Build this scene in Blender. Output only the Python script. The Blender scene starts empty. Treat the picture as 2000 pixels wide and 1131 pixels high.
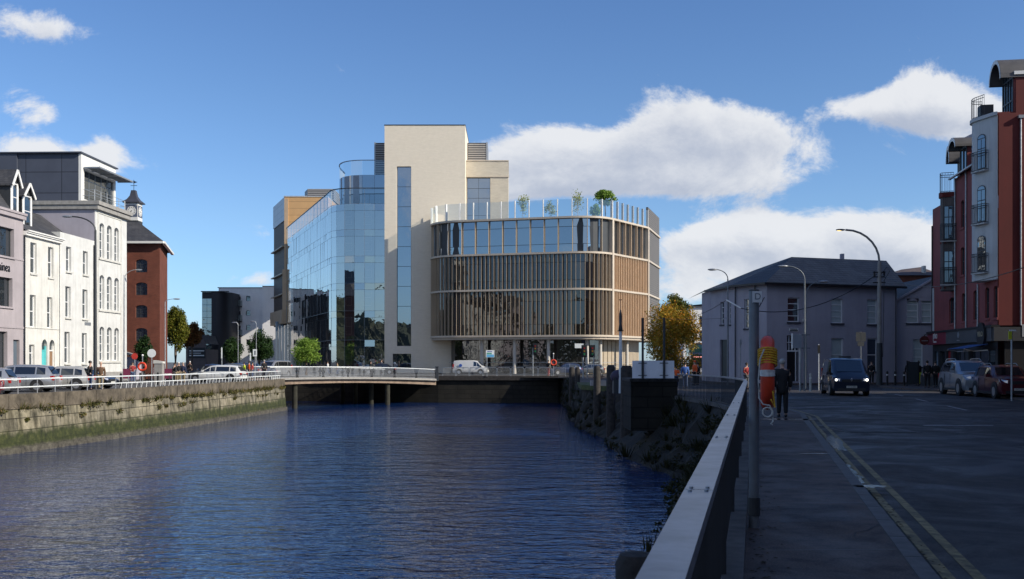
import bpy, bmesh, math, random
import numpy as np
from mathutils import Vector, Matrix
R = math.radians
random.seed(7)
sc = bpy.context.scene
COL = sc.collection
# ------------------------------------------------------------------ camera
F, CX, HY, EYE = 1944.0, 1000.0, 707.0, 1.65      # focal length (px of a 2000 px frame), centre, horizon, eye height
cam = bpy.data.cameras.new('camera'); camo = bpy.data.objects.new('camera', cam); COL.objects.link(camo)
camo.location = (0, 0, EYE); camo.rotation_euler = (R(90), 0, 0)
cam.sensor_width = 36; cam.lens = F*36/2000; cam.shift_y = (HY-565.5)/2000
cam.clip_start = 0.1; cam.clip_end = 6000
cam.dof.use_dof = True; cam.dof.focus_distance = 75; cam.dof.aperture_fstop = 11
sc.camera = camo
# ------------------------------------------------------------------ light
SUN_AZ, SUN_EL = 112.0, 29.0                      # degrees clockwise from +Y, degrees up
sdir = Vector((math.sin(R(SUN_AZ))*math.cos(R(SUN_EL)), math.cos(R(SUN_AZ))*math.cos(R(SUN_EL)), math.sin(R(SUN_EL))))
sl = bpy.data.lights.new('sun', 'SUN'); sl.energy = 4.4; sl.angle = R(0.5); sl.color = (1, .92, .79)
so = bpy.data.objects.new('sun', sl); COL.objects.link(so); so.rotation_euler = sdir.to_track_quat('Z', 'Y').to_euler()
sc.view_settings.view_transform = 'Standard'; sc.view_settings.look = 'None'
sc.view_settings.gamma = 1; sc.view_settings.exposure = 0.35
SKY = 0.062
w = bpy.data.worlds.new('World'); sc.world = w; w.use_nodes = True
nt = w.node_tree; N = nt.nodes; L = nt.links; N.clear()
def nd(t, **k):
    n = N.new(t)
    for a, b in k.items(): setattr(n, a, b)
    return n
def lk(v, s):
    if isinstance(v, bpy.types.NodeSocket): L.new(v, s)
    else: s.default_value = v
def M(op, a, b=0.0, c=0.0, clamp=False):
    n = nd('ShaderNodeMath', operation=op, use_clamp=clamp)
    lk(a, n.inputs[0]); lk(b, n.inputs[1]); lk(c, n.inputs[2]); return n.outputs[0]
def SM(a, lo, hi):
    n = nd('ShaderNodeMapRange', interpolation_type='SMOOTHSTEP'); lk(a, n.inputs[0])
    n.inputs[1].default_value = lo; n.inputs[2].default_value = hi; return n.outputs[0]
def MIX(f, a, b):
    n = nd('ShaderNodeMix', data_type='RGBA'); lk(f, n.inputs[0]); lk(a, n.inputs[6]); lk(b, n.inputs[7]); return n.outputs[2]
sky = nd('ShaderNodeTexSky', sky_type='NISHITA', sun_disc=False, sun_elevation=R(SUN_EL), sun_rotation=R(SUN_AZ), air_density=1.15, dust_density=0.25, ozone_density=1.6)
tc = nd('ShaderNodeTexCoord'); sp = nd('ShaderNodeSeparateXYZ'); L.new(tc.outputs['Generated'], sp.inputs[0])
dx, dy, dz = sp.outputs
ady = M('MAXIMUM', M('ABSOLUTE', dy), 0.05)
ahead = M('GREATER_THAN', dy, 0.0)
cu = M('DIVIDE', dx, ady); cv = M('DIVIDE', dz, ady)
def noise(vec, sc_, det, rough, dist=0.0):
    n = nd('ShaderNodeTexNoise'); n.inputs['Scale'].default_value = sc_; n.inputs['Detail'].default_value = det
    n.inputs['Roughness'].default_value = rough; n.inputs['Distortion'].default_value = dist; L.new(vec, n.inputs['Vector']); return n.outputs['Fac']
def comb(a, b, c=0.0):
    n = nd('ShaderNodeCombineXYZ'); lk(a, n.inputs[0]); lk(b, n.inputs[1]); lk(c, n.inputs[2]); return n.outputs[0]
# cumulus banks ahead, as directions (u = x/y, v = z/y): centre, half widths, weight
BL = [(1350,250,110,50,1.05),(1200,285,150,32,1),(1050,310,100,42,1.05),(1100,350,130,30,.9),(1480,285,95,52,1),(1240,345,170,30,.95),(1400,345,90,36,.8),
      (1830,180,75,52,1.15),(1740,212,110,26,.9),(1900,240,130,48,1),(1690,205,60,16,.45),
      (1455,446,70,30,1.05),(1640,436,90,34,1.1),(1545,480,120,34,.9),(1770,462,90,30,.95),(1350,480,90,34,.9),(1700,510,140,32,.9),(1440,520,120,26,.8),(1850,500,80,40,1),(1570,575,300,26,.7),(1330,560,70,24,.7),
      (1000,372,120,20,.6),(480,545,65,18,.85),(60,288,85,24,.9),(200,290,36,32,.95),(88,222,48,22,.66),(110,58,100,24,.72),(25,35,70,30,.62),(150,330,120,26,.8),
      (980,470,900,14,.12),(700,640,900,30,.3)]
def dens(du, dv):
    uu = M('ADD', cu, du) if du else cu
    vv = M('ADD', cv, dv) if dv else cv
    acc = None
    for (x, y, a, b, wt) in BL:
        p = M('MULTIPLY', M('SUBTRACT', uu, (x-CX)/F), F/a/1.32); q = M('MULTIPLY', M('SUBTRACT', vv, (HY-y)/F), F/b/1.25)
        r2 = M('ADD', M('MULTIPLY', p, p), M('MULTIPLY', q, q))
        e = M('MULTIPLY', M('EXPONENT', M('MULTIPLY', r2, -1.0)), wt)
        acc = e if acc is None else M('ADD', acc, e)
    n1 = noise(comb(uu, M('MULTIPLY', vv, 1.35)), 9, 14, .68, .3)
    front = M('ADD', acc, M('MULTIPLY', M('SUBTRACT', n1, .5), 3.0))
    n2 = noise(tc.outputs['Generated'], 2.6, 8, .55, .3)
    back = M('ADD', M('MULTIPLY', M('SUBTRACT', n2, .505), 5.0), .4)
    return M('ADD', M('MULTIPLY', front, ahead), M('MULTIPLY', back, M('SUBTRACT', 1.0, ahead)))
d0 = dens(0, 0); d1 = dens(.012, .016)
alpha = SM(d0, .42, .98)
n5 = noise(comb(cu, M('MULTIPLY', cv, 1.6), 3.7), 7, 8, .6, .2)
shade = SM(M('ADD', M('MULTIPLY', M('SUBTRACT', d1, M('MULTIPLY', d0, .4)), .45), M('MULTIPLY', M('SUBTRACT', n5, .5), 1.6)), -.05, .95)
ccol = MIX(shade, (.66, .67, .69, 1), (.36, .40, .49, 1))
ccol = MIX(M('MULTIPLY', SM(d0, .9, .35), .3), ccol, (.55, .6, .7, 1))
hs = nd('ShaderNodeHueSaturation'); hs.inputs['Saturation'].default_value = 1.06; hs.inputs['Value'].default_value = 1.07; L.new(sky.outputs[0], hs.inputs['Color'])
tr_ = nd('ShaderNodeValToRGB'); el_ = tr_.color_ramp.elements      # air tint of the sky by elevation (values / 3)
for q_ in range(3): el_.new(.5)
for q_, (p_, c_) in zip(el_, ((0, (.27, .41, .80)), (.06, (.29, .42, .70)), (.14, (.325, .42, .60)), (.25, (.315, .40, .55)), (.42, (.29, .375, .53)))): q_.position = p_; q_.color = (*c_, 1)
L.new(dz, tr_.inputs[0])
tm = nd('ShaderNodeVectorMath', operation='MULTIPLY'); L.new(hs.outputs[0], tm.inputs[0]); L.new(tr_.outputs[0], tm.inputs[1])
sk = nd('ShaderNodeVectorMath', operation='SCALE'); L.new(tm.outputs[0], sk.inputs[0]); sk.inputs['Scale'].default_value = SKY*3
up = M('GREATER_THAN', dz, -0.02)
mixc = MIX(M('MULTIPLY', M('MULTIPLY', alpha, .94), up), sk.outputs[0], ccol)
bg = nd('ShaderNodeBackground'); L.new(mixc, bg.inputs[0]); bg.inputs[1].default_value = 1.0
wo = nd('ShaderNodeOutputWorld'); L.new(bg.outputs[0], wo.inputs[0])

# ------------------------------------------------------------------ materials
MT = {}
def _m(name):
    m = bpy.data.materials.new(name); m.use_nodes = True; MT[name] = m
    t = m.node_tree; return m, t, t.nodes['Principled BSDF']
def tn(t, typ, **k):
    n = t.nodes.new(typ)
    for a, b in k.items():
        if a in n.inputs: n.inputs[a].default_value = b
        else: setattr(n, a, b)
    return n
def ramp(t, fac, stops):
    r = t.nodes.new('ShaderNodeValToRGB'); e = r.color_ramp.elements
    while len(e) < len(stops): e.new(.5)
    for q, (p, c) in zip(e, stops): q.position = p; q.color = (*c, 1) if len(c) == 3 else c
    t.links.new(fac, r.inputs[0]); return r.outputs[0]
def tmix(t, f, a, b, blend='MIX'):
    n = t.nodes.new('ShaderNodeMix'); n.data_type = 'RGBA'; n.blend_type = blend
    for v, s in ((f, n.inputs[0]), (a, n.inputs[6]), (b, n.inputs[7])):
        if isinstance(v, bpy.types.NodeSocket): t.links.new(v, s)
        else: s.default_value = v if not isinstance(v, tuple) or len(v) == 4 else (*v, 1)
    return n.outputs[2]
def mat(name, c, rough=.7, metal=0.0, var=.12, scale=1.5, bump=0.0, bscale=20, spec=.5, streak=0.0, coat=0.0):
    m, t, b = _m(name)
    b.inputs['Roughness'].default_value = rough; b.inputs['Metallic'].default_value = metal
    b.inputs['Specular IOR Level'].default_value = spec; b.inputs['Coat Weight'].default_value = coat
    tcn = tn(t, 'ShaderNodeTexCoord')
    if var:
        n = tn(t, 'ShaderNodeTexNoise', Scale=scale, Detail=6.0, Roughness=.62); t.links.new(tcn.outputs['Object'], n.inputs['Vector'])
        lo = tuple(x*(1-var*1.6) for x in c); hi = tuple(min(1, x*(1+var*1.3)) for x in c)
        o = ramp(t, n.outputs['Fac'], [(.3, lo), (.7, hi)])
        if streak:
            mp = tn(t, 'ShaderNodeMapping'); mp.inputs['Scale'].default_value = (3, 3, .22); t.links.new(tcn.outputs['Object'], mp.inputs[0])
            n2 = tn(t, 'ShaderNodeTexNoise', Scale=1.0, Detail=5.0, Roughness=.7); t.links.new(mp.outputs[0], n2.inputs['Vector'])
            f = ramp(t, n2.outputs['Fac'], [(.48, (0, 0, 0)), (.75, (streak,)*3)])
            o = tmix(t, f, o, tuple(x*.45 for x in c))
        t.links.new(o, b.inputs['Base Color'])
    else: b.inputs['Base Color'].default_value = (*c, 1)
    if bump:
        n3 = tn(t, 'ShaderNodeTexNoise', Scale=bscale, Detail=4.0); t.links.new(tcn.outputs['Object'], n3.inputs['Vector'])
        bp = tn(t, 'ShaderNodeBump', Strength=bump, Distance=.03); t.links.new(n3.outputs['Fac'], bp.inputs['Height']); t.links.new(bp.outputs[0], b.inputs['Normal'])
    return m
def uvz(t, zs=1.0):
    tcn = tn(t, 'ShaderNodeTexCoord'); s = tn(t, 'ShaderNodeSeparateXYZ'); t.links.new(tcn.outputs['Object'], s.inputs[0])
    a = tn(t, 'ShaderNodeMath', operation='ADD'); t.links.new(s.outputs[0], a.inputs[0]); t.links.new(s.outputs[1], a.inputs[1])
    c = tn(t, 'ShaderNodeCombineXYZ'); t.links.new(a.outputs[0], c.inputs[0]); t.links.new(s.outputs[2], c.inputs[1]); return tcn, s, c.outputs[0]
def brick(name, c1, c2, mortar, bw, bh, ms, rough=.85, offset=.5, bump=.3, var=.25, nscale=.8, spec=.3):
    m, t, b = _m(name); tcn, s, v = uvz(t)
    br = tn(t, 'ShaderNodeTexBrick'); br.offset = offset
    for k, q in (('Color1', (*c1, 1)), ('Color2', (*c2, 1)), ('Mortar', (*mortar, 1)), ('Scale', 1.0), ('Mortar Size', ms), ('Brick Width', bw), ('Row Height', bh), ('Bias', 0.0), ('Mortar Smooth', .3)):
        br.inputs[k].default_value = q
    t.links.new(v, br.inputs['Vector'])
    n = tn(t, 'ShaderNodeTexNoise', Scale=nscale, Detail=7.0, Roughness=.65); t.links.new(tcn.outputs['Object'], n.inputs['Vector'])
    f = ramp(t, n.outputs['Fac'], [(.3, (1-var,)*3), (.7, (1+var*.4,)*3)])
    o = tmix(t, 1.0, br.outputs['Color'], f, 'MULTIPLY'); t.links.new(o, b.inputs['Base Color'])
    b.inputs['Roughness'].default_value = rough; b.inputs['Specular IOR Level'].default_value = spec
    if bump:
        bp = tn(t, 'ShaderNodeBump', Strength=bump, Distance=.02); bp.invert = True
        t.links.new(br.outputs['Fac'], bp.inputs['Height']); t.links.new(bp.outputs[0], b.inputs['Normal'])
    return m
def glass(name, tint, refl, base=(.015, .02, .025), rough=.01, trans=0.0, wob=0.0, ior=1.5):
    """coated architectural glass: dark body (or see-through) under a reflecting film, stronger at grazing angles"""
    m = bpy.data.materials.new(name); m.use_nodes = True; MT[name] = m; t = m.node_tree; t.nodes.clear()
    out = tn(t, 'ShaderNodeOutputMaterial'); mx = tn(t, 'ShaderNodeMixShader'); gl = tn(t, 'ShaderNodeBsdfGlossy', Roughness=rough); gl.inputs['Color'].default_value = (*tint, 1)
    if trans: bs = tn(t, 'ShaderNodeBsdfTransparent'); bs.inputs['Color'].default_value = (trans*.93, trans*.98, trans, 1)
    else: bs = tn(t, 'ShaderNodeBsdfDiffuse'); bs.inputs['Color'].default_value = (*base, 1)
    fr = tn(t, 'ShaderNodeFresnel', IOR=ior); ma = tn(t, 'ShaderNodeMath', operation='MULTIPLY_ADD', use_clamp=True); t.links.new(fr.outputs[0], ma.inputs[0]); ma.inputs[1].default_value = 1-refl; ma.inputs[2].default_value = refl
    t.links.new(ma.outputs[0], mx.inputs[0]); t.links.new(bs.outputs[0], mx.inputs[1]); t.links.new(gl.outputs[0], mx.inputs[2]); t.links.new(mx.outputs[0], out.inputs[0])
    if wob:
        tcn = tn(t, 'ShaderNodeTexCoord'); n = tn(t, 'ShaderNodeTexNoise', Scale=.9, Detail=2.0); t.links.new(tcn.outputs['Object'], n.inputs['Vector'])
        bp = tn(t, 'ShaderNodeBump', Strength=wob, Distance=.05); t.links.new(n.outputs['Fac'], bp.inputs['Height']); t.links.new(bp.outputs[0], gl.inputs['Normal'])
    return m
def leafmat(name, cols, rough=.6):
    m, t, b = _m(name); g = tn(t, 'ShaderNodeNewGeometry')
    r = t.nodes.new('ShaderNodeValToRGB'); e = r.color_ramp.elements
    while len(e) < len(cols): e.new(.5)
    for i, (q, c) in enumerate(zip(e, cols)): q.position = i/max(1, len(cols)-1); q.color = (*c, 1)
    t.links.new(g.outputs['Random Per Island'], r.inputs[0])
    tcn = tn(t, 'ShaderNodeTexCoord'); n = tn(t, 'ShaderNodeTexNoise', Scale=.9, Detail=3.0); t.links.new(tcn.outputs['Object'], n.inputs['Vector'])
    f = ramp(t, n.outputs['Fac'], [(.3, (.6, .65, .55)), (.7, (1.3, 1.2, 1.1))])
    o = tmix(t, 1.0, r.outputs[0], f, 'MULTIPLY')
    t.links.new(o, b.inputs['Base Color']); b.inputs['Roughness'].default_value = rough; b.inputs['Specular IOR Level'].default_value = .25
    tr = tn(t, 'ShaderNodeBsdfTranslucent'); t.links.new(o, tr.inputs[0]); ms = tn(t, 'ShaderNodeMixShader'); ms.inputs[0].default_value = .25
    out = t.nodes['Material Output']; t.links.new(b.outputs[0], ms.inputs[1]); t.links.new(tr.outputs[0], ms.inputs[2]); t.links.new(ms.outputs[0], out.inputs[0])
    return m
white = mat('white_render', (.64, .63, .58), .8, var=.09, scale=.7, streak=.45)
white2 = mat('white_render_cool', (.62, .62, .59), .8, var=.08, scale=.9, streak=.4)
mauve = mat('mauve_render', (.37, .33, .34), .8, var=.08, scale=.6, streak=.25)
cream_trim = mat('white_trim', (.75, .74, .70), .5, var=.04)
upvc = mat('white_window_frame', (.72, .72, .72), .4, var=0)
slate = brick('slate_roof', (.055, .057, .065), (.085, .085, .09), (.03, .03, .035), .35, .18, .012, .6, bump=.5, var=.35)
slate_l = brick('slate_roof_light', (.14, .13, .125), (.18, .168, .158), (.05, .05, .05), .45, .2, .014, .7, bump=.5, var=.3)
metalclad = mat('dark_metal_cladding', (.075, .085, .11), .45, .3, var=.08, scale=.4)
redbrick = brick('red_brick', (.20, .060, .036), (.155, .048, .03), (.15, .08, .06), .24, .085, .01, var=.3)
creambrick = brick('cream_brick', (.78, .70, .57), (.74, .66, .53), (.74, .67, .55), .6, .11, .010, var=.05, bump=.3, nscale=2)
greyrend = mat('grey_render', (.36, .34, .385), .85, var=.07, scale=.5, streak=.2)
redrend = mat('red_render', (.235, .058, .055), .8, var=.12, scale=.6, streak=.25)
darkred = mat('deep_red_render', (.125, .014, .011), .75, var=.1, scale=.5, streak=.3)
palegrey = mat('pale_grey_render', (.52, .53, .52), .8, var=.07, scale=.6, streak=.3)
timber = brick('weathered_timber_boards', (.19, .17, .16), (.13, .115, .11), (.04, .04, .04), .14, 6, .012, var=.3)
black = mat('black_paint', (.012, .012, .014), .45, var=0)
dark = mat('dark_grey_metal', (.045, .05, .055), .5, .2, var=.06)
galv = mat('galvanised_steel', (.36, .38, .40), .45, .6, var=.15, scale=6)
paleiron = mat('white_painted_steel', (.72, .75, .74), .45, var=.06, scale=4)
concrete = mat('concrete', (.30, .29, .27), .85, var=.15, scale=3, bump=.3, streak=.3)
gpole = mat('grey_pole_paint', (.17, .19, .21), .5, .3, var=.12, scale=5)
bronze = mat('bronze_fin_metal', (.44, .345, .24), .5, .05, var=.05, scale=.5)
bronze_l = mat('pale_bronze_metal', (.54, .46, .36), .45, .05, var=.05, scale=.6)
bronze_p = mat('brown_fluted_panel', (.50, .355, .225), .5, .05, var=.06, scale=.7)
gold = brick('copper_gold_panel', (.62, .37, .16), (.55, .33, .15), (.18, .1, .05), 8, 1.3, .03, .45, offset=0, var=.1, spec=.5)
brownlouv = brick('brown_louvre', (.13, .085, .055), (.10, .065, .045), (.03, .02, .015), 30, .25, .06, .6, offset=0, var=.1)
whitepanel = brick('white_metal_panel', (.5, .52, .54), (.45, .47, .5), (.2, .2, .22), 2.2, 1.2, .03, .4, offset=0, var=.06)
louv = brick('grey_plant_louvre', (.36, .35, .34), (.34, .33, .32), (.06, .06, .065), 60, .34, .1, .5, offset=0, var=.05)
greenglass = glass('curtain_glass', (.76, .82, .88), .42, wob=.06)
gl_fin = glass('finned_floor_glass', (.75, .78, .80), .09, base=(.04, .034, .028), wob=.08)
gl_skin = glass('outer_glass_skin', (.92, .92, .90), .46, trans=.5, wob=.08)
gl_win = glass('window_glass', (.8, .88, .95), .16, base=(.02, .024, .028), wob=.15)
gl_par = glass('parapet_glass', (.85, .93, .96), .10, trans=.82)
gl_car = glass('car_glass', (.8, .86, .9), .1, base=(.012, .014, .016))
blind = mat('window_blind', (.42, .47, .46), .5, var=.06, scale=2)
stonew = mat('pale_window_sill', (.58, .57, .52), .7, var=.1)
rubber = mat('tyre_rubber', (.02, .02, .022), .85, var=0)
alloy = mat('alloy_rim', (.42, .43, .45), .35, .7, var=0)
bark = mat('bark', (.10, .075, .055), .9, var=.25, scale=6)
barkpale = mat('pale_bark', (.42, .38, .33), .85, var=.2, scale=6)
skin = mat('skin', (.48, .30, .22), .55, var=.04)
hairgrey = mat('grey_hair', (.36, .34, .31), .7, var=.1, scale=30)
hairdark = mat('dark_hair', (.03, .022, .016), .7, var=0)
def cloth(n, c): return mat('cloth_'+n, c, .9, var=.1, scale=8)
# ------------------------------------------------------------------ mesh builder and tagging
class MB:
    def __init__(s, Mx=None): s.v = []; s.f = []; s.mi = []; s.M = Mx; s.k = 0
    def add(s, vs, fs):
        b = len(s.v); s.v += [tuple((s.M @ Vector(p)) if s.M else p) for p in vs]
        s.f += [tuple(b+i for i in f) for f in fs]; s.mi += [s.k]*len(fs); return s
    def quad(s, a, b, c, d): return s.add([a, b, c, d], [(0, 1, 2, 3)])
    def poly(s, *p): return s.add(list(p), [tuple(range(len(p)))])
    def box(s, x0, x1, y0, y1, z0, z1):
        return s.add([(x0,y0,z0),(x1,y0,z0),(x1,y1,z0),(x0,y1,z0),(x0,y0,z1),(x1,y0,z1),(x1,y1,z1),(x0,y1,z1)],
                     [(3,2,1,0),(4,5,6,7),(0,1,5,4),(1,2,6,5),(2,3,7,6),(3,0,4,7)])
    def prism(s, pts, z0, z1, caps=True):       # vertical prism of an xy outline, ccw
        n = len(pts); z0s = z0 if hasattr(z0, '__len__') else [z0]*n; z1s = z1 if hasattr(z1, '__len__') else [z1]*n
        vs = [(p[0], p[1], z) for p, z in zip(pts, z0s)]+[(p[0], p[1], z) for p, z in zip(pts, z1s)]
        fs = [(i, (i+1) % n, n+(i+1) % n, n+i) for i in range(n)]
        if caps: fs += [tuple(range(n))[::-1], tuple(range(n, 2*n))]
        return s.add(vs, fs)
    def cyl(s, a, b, r0, r1=None, n=10, caps=True):
        a = Vector(a); b = Vector(b); r1 = r0 if r1 is None else r1; d = (b-a)
        if d.length < 1e-6: return s
        q = d.to_track_quat('Z', 'Y'); vs = []
        for p, r in ((a, r0), (b, r1)):
            for i in range(n):
                t = 2*math.pi*i/n; vs.append(tuple(p+q @ Vector((r*math.cos(t), r*math.sin(t), 0))))
        fs = [(i, (i+1) % n, n+(i+1) % n, n+i) for i in range(n)]
        if caps: fs += [tuple(range(n))[::-1], tuple(range(n, 2*n))]
        return s.add(vs, fs)
    def tube(s, pts, r, n=6):
        pts = [Vector(p) for p in pts]; rs = r if hasattr(r, '__len__') else [r]*len(pts); vs = []; q0 = None
        for i, p in enumerate(pts):
            d = (pts[min(i+1, len(pts)-1)]-pts[max(i-1, 0)]).normalized(); q = d.to_track_quat('Z', 'Y')
            for k in range(n):
                t = 2*math.pi*k/n; vs.append(tuple(p+q @ Vector((rs[i]*math.cos(t), rs[i]*math.sin(t), 0))))
        fs = [(i*n+k, i*n+(k+1) % n, (i+1)*n+(k+1) % n, (i+1)*n+k) for i in range(len(pts)-1) for k in range(n)]
        fs += [tuple(range(n))[::-1], tuple(range((len(pts)-1)*n, len(pts)*n))]
        return s.add(vs, fs)
    def bar(s, a, b, wd, h):                    # rectangular bar between two points
        a = Vector(a); b = Vector(b); d = (b-a).normalized(); sd = d.cross(Vector((0, 0, 1)))
        sd = (sd.normalized() if sd.length > 1e-4 else Vector((1, 0, 0))); u = sd.cross(d).normalized()
        vs = [tuple(p+sd*wd/2*i+u*h/2*j) for p in (a, b) for i, j in ((-1,-1),(1,-1),(1,1),(-1,1))]
        return s.add(vs, [(0,1,2,3),(7,6,5,4),(0,4,5,1),(1,5,6,2),(2,6,7,3),(3,7,4,0)])
    def lathe(s, c, prof, n=12):
        vs = [(c[0]+r*math.cos(2*math.pi*k/n), c[1]+r*math.sin(2*math.pi*k/n), c[2]+z) for r, z in prof for k in range(n)]
        fs = [(i*n+k, i*n+(k+1) % n, (i+1)*n+(k+1) % n, (i+1)*n+k) for i in range(len(prof)-1) for k in range(n)]
        fs += [tuple(range(n))[::-1], tuple(range((len(prof)-1)*n, len(prof)*n))]
        return s.add(vs, fs)
    def ball(s, c, r, nu=12, nv=8):
        rx, ry, rz = r if hasattr(r, '__len__') else (r, r, r)
        prof = [(math.sin(math.pi*(i+.02)/(nv+.04)), -math.cos(math.pi*(i+.02)/(nv+.04))) for i in range(nv+1)]
        vs = [(c[0]+rx*a*math.cos(2*math.pi*k/nu), c[1]+ry*a*math.sin(2*math.pi*k/nu), c[2]+rz*b) for a, b in prof for k in range(nu)]
        fs = [(i*nu+k, i*nu+(k+1) % nu, (i+1)*nu+(k+1) % nu, (i+1)*nu+k) for i in range(nv) for k in range(nu)]
        fs += [tuple(range(nu))[::-1], tuple(range(nv*nu, (nv+1)*nu))]
        return s.add(vs, fs)
    def build(s, name, mats, parent=None, smooth=None, loc=None):
        me = bpy.data.meshes.new(name); me.from_pydata(s.v, [], s.f); me.update()
        for m in (mats if isinstance(mats, (list, tuple)) else [mats]): me.materials.append(m)
        if any(s.mi): me.polygons.foreach_set('material_index', s.mi)
        if smooth:
            me.polygons.foreach_set('use_smooth', [True]*len(me.polygons)); me.set_sharp_from_angle(angle=R(smooth))
        o = bpy.data.objects.new(name, me); COL.objects.link(o)
        if parent: o.parent = parent
        if loc is not None: o.location = loc
        return o
def tag(o, label, cat, group=None):
    o['label'] = label; o['category'] = cat
    if group: o['group'] = group
    return o
def thing(name, label, cat, loc=(0, 0, 0), rz=0.0, group=None):
    o = bpy.data.objects.new(name, None); COL.objects.link(o); o.location = loc; o.rotation_euler = (0, 0, rz); o.empty_display_size = .3
    return tag(o, label, cat, group)
def struct(o, kind='structure'): o['kind'] = kind; return o
def dup(o, loc=None, rz=None, parent=None, label=None):
    c = o.copy(); COL.objects.link(c)
    if parent: c.parent = parent
    if loc is not None: c.location = loc
    if rz is not None: c.rotation_euler = (0, 0, rz)
    if label: c['label'] = label
    for ch in list(o.children): dup(ch, parent=c)
    return c
def pt(px, py, d): return Vector(((px-CX)/F*d, d, EYE+(HY-py)/F*d))
def gx(px, d): return (px-CX)/F*d
def text(s, size, m, parent, name='lettering', loc=(0, 0, 0), rot=(R(90), 0, 0), ext=.01, sx=1.0):
    cu_ = bpy.data.curves.new('t', 'FONT'); cu_.body = s; cu_.size = size; cu_.extrude = ext; cu_.align_x = 'CENTER'; cu_.align_y = 'CENTER'
    to = bpy.data.objects.new('t', cu_); COL.objects.link(to); dg = bpy.context.evaluated_depsgraph_get(); me = bpy.data.meshes.new_from_object(to.evaluated_get(dg))
    bpy.data.objects.remove(to); me.materials.clear(); me.materials.append(m); o = bpy.data.objects.new(name, me); COL.objects.link(o)
    o.parent = parent; o.location = loc; o.rotation_euler = rot; o.scale = (sx, 1, 1); return o
# ------------------------------------------------------------------ facades
class Fac:
    """a wall line from A (left end seen from outside) to B: local x along it, y inward, z up"""
    def __init__(s, A, B, z=0.0):
        s.A = Vector(A); s.B = Vector(B); s.u = (s.B-s.A).normalized(); s.len = (s.B-s.A).length; s.rz = math.atan2(s.u.y, s.u.x); s.z0 = z
    def s(s_, px):
        k = (px-CX)/F; return (k*s_.A.y-s_.A.x)/(s_.u.x-k*s_.u.y)
    def d(s_, px): return s_.A.y+s_.u.y*s_.s(px)
    def z(s_, px, py): return EYE+(HY-py)/F*s_.d(px)-s_.z0
    def empty(s, name, label, cat, group=None): return thing(name, label, cat, (s.A.x, s.A.y, s.z0), s.rz, group)
    def rect(s, x0, x1, yt, yb):     # pixel rectangle on this wall: tops/bottoms measured at x0
        return (s.s(x0), s.s(x1), s.z(x0, yb), s.z(x0, yt))
def arcpts(xa, xb, zs, rise, n=8):   # from right spring to left spring over the crown
    c = (xa+xb)/2; h = (xb-xa)/2; return [(c+h*math.cos(math.pi*i/n), zs+rise*math.sin(math.pi*i/n)) for i in range(n+1)]
def wall(mb, x0, x1, z0, z1, ops, y=0.0, rec=.2):
    """wall skin with real recessed openings; ops = (xa, xb, za, zb, rise)"""
    ops = [(o+(0,))[:5] for o in ops]; e = 1e-4
    xs = sorted({x0, x1, *[min(max(v, x0), x1) for o in ops for v in o[:2]]}); zs = sorted({z0, z1, *[min(max(v, z0), z1) for o in ops for v in o[2:4]]})
    for i in range(len(xs)-1):
        for j in range(len(zs)-1):
            cx, cz = (xs[i]+xs[i+1])/2, (zs[j]+zs[j+1])/2
            if xs[i+1]-xs[i] < e or zs[j+1]-zs[j] < e or any(o[0] < cx < o[1] and o[2] < cz < o[3] for o in ops): continue
            mb.quad((xs[i], y, zs[j]), (xs[i+1], y, zs[j]), (xs[i+1], y, zs[j+1]), (xs[i], y, zs[j+1]))
    for xa, xb, za, zb, rise in ops:
        zt = zb-rise; yr = y+rec
        mb.quad((xa, y, za), (xa, y, zt), (xa, yr, zt), (xa, yr, za)); mb.quad((xb, y, zt), (xb, y, za), (xb, yr, za), (xb, yr, zt))
        mb.quad((xa, y, za), (xa, yr, za), (xb, yr, za), (xb, y, za))
        if rise > e:
            A = arcpts(xa, xb, zt, rise); n = len(A)
            for i in range(n-1):
                (ax, az), (bx, bz) = A[i], A[i+1]
                mb.quad((ax, y, az), (bx, y, bz), (bx, yr, bz), (ax, yr, az)); mb.quad((ax, y, az), (ax, y, zb), (bx, y, zb), (bx, y, bz))
        else: mb.quad((xa, y, zb), (xb, y, zb), (xb, yr, zb), (xa, yr, zb))
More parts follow.
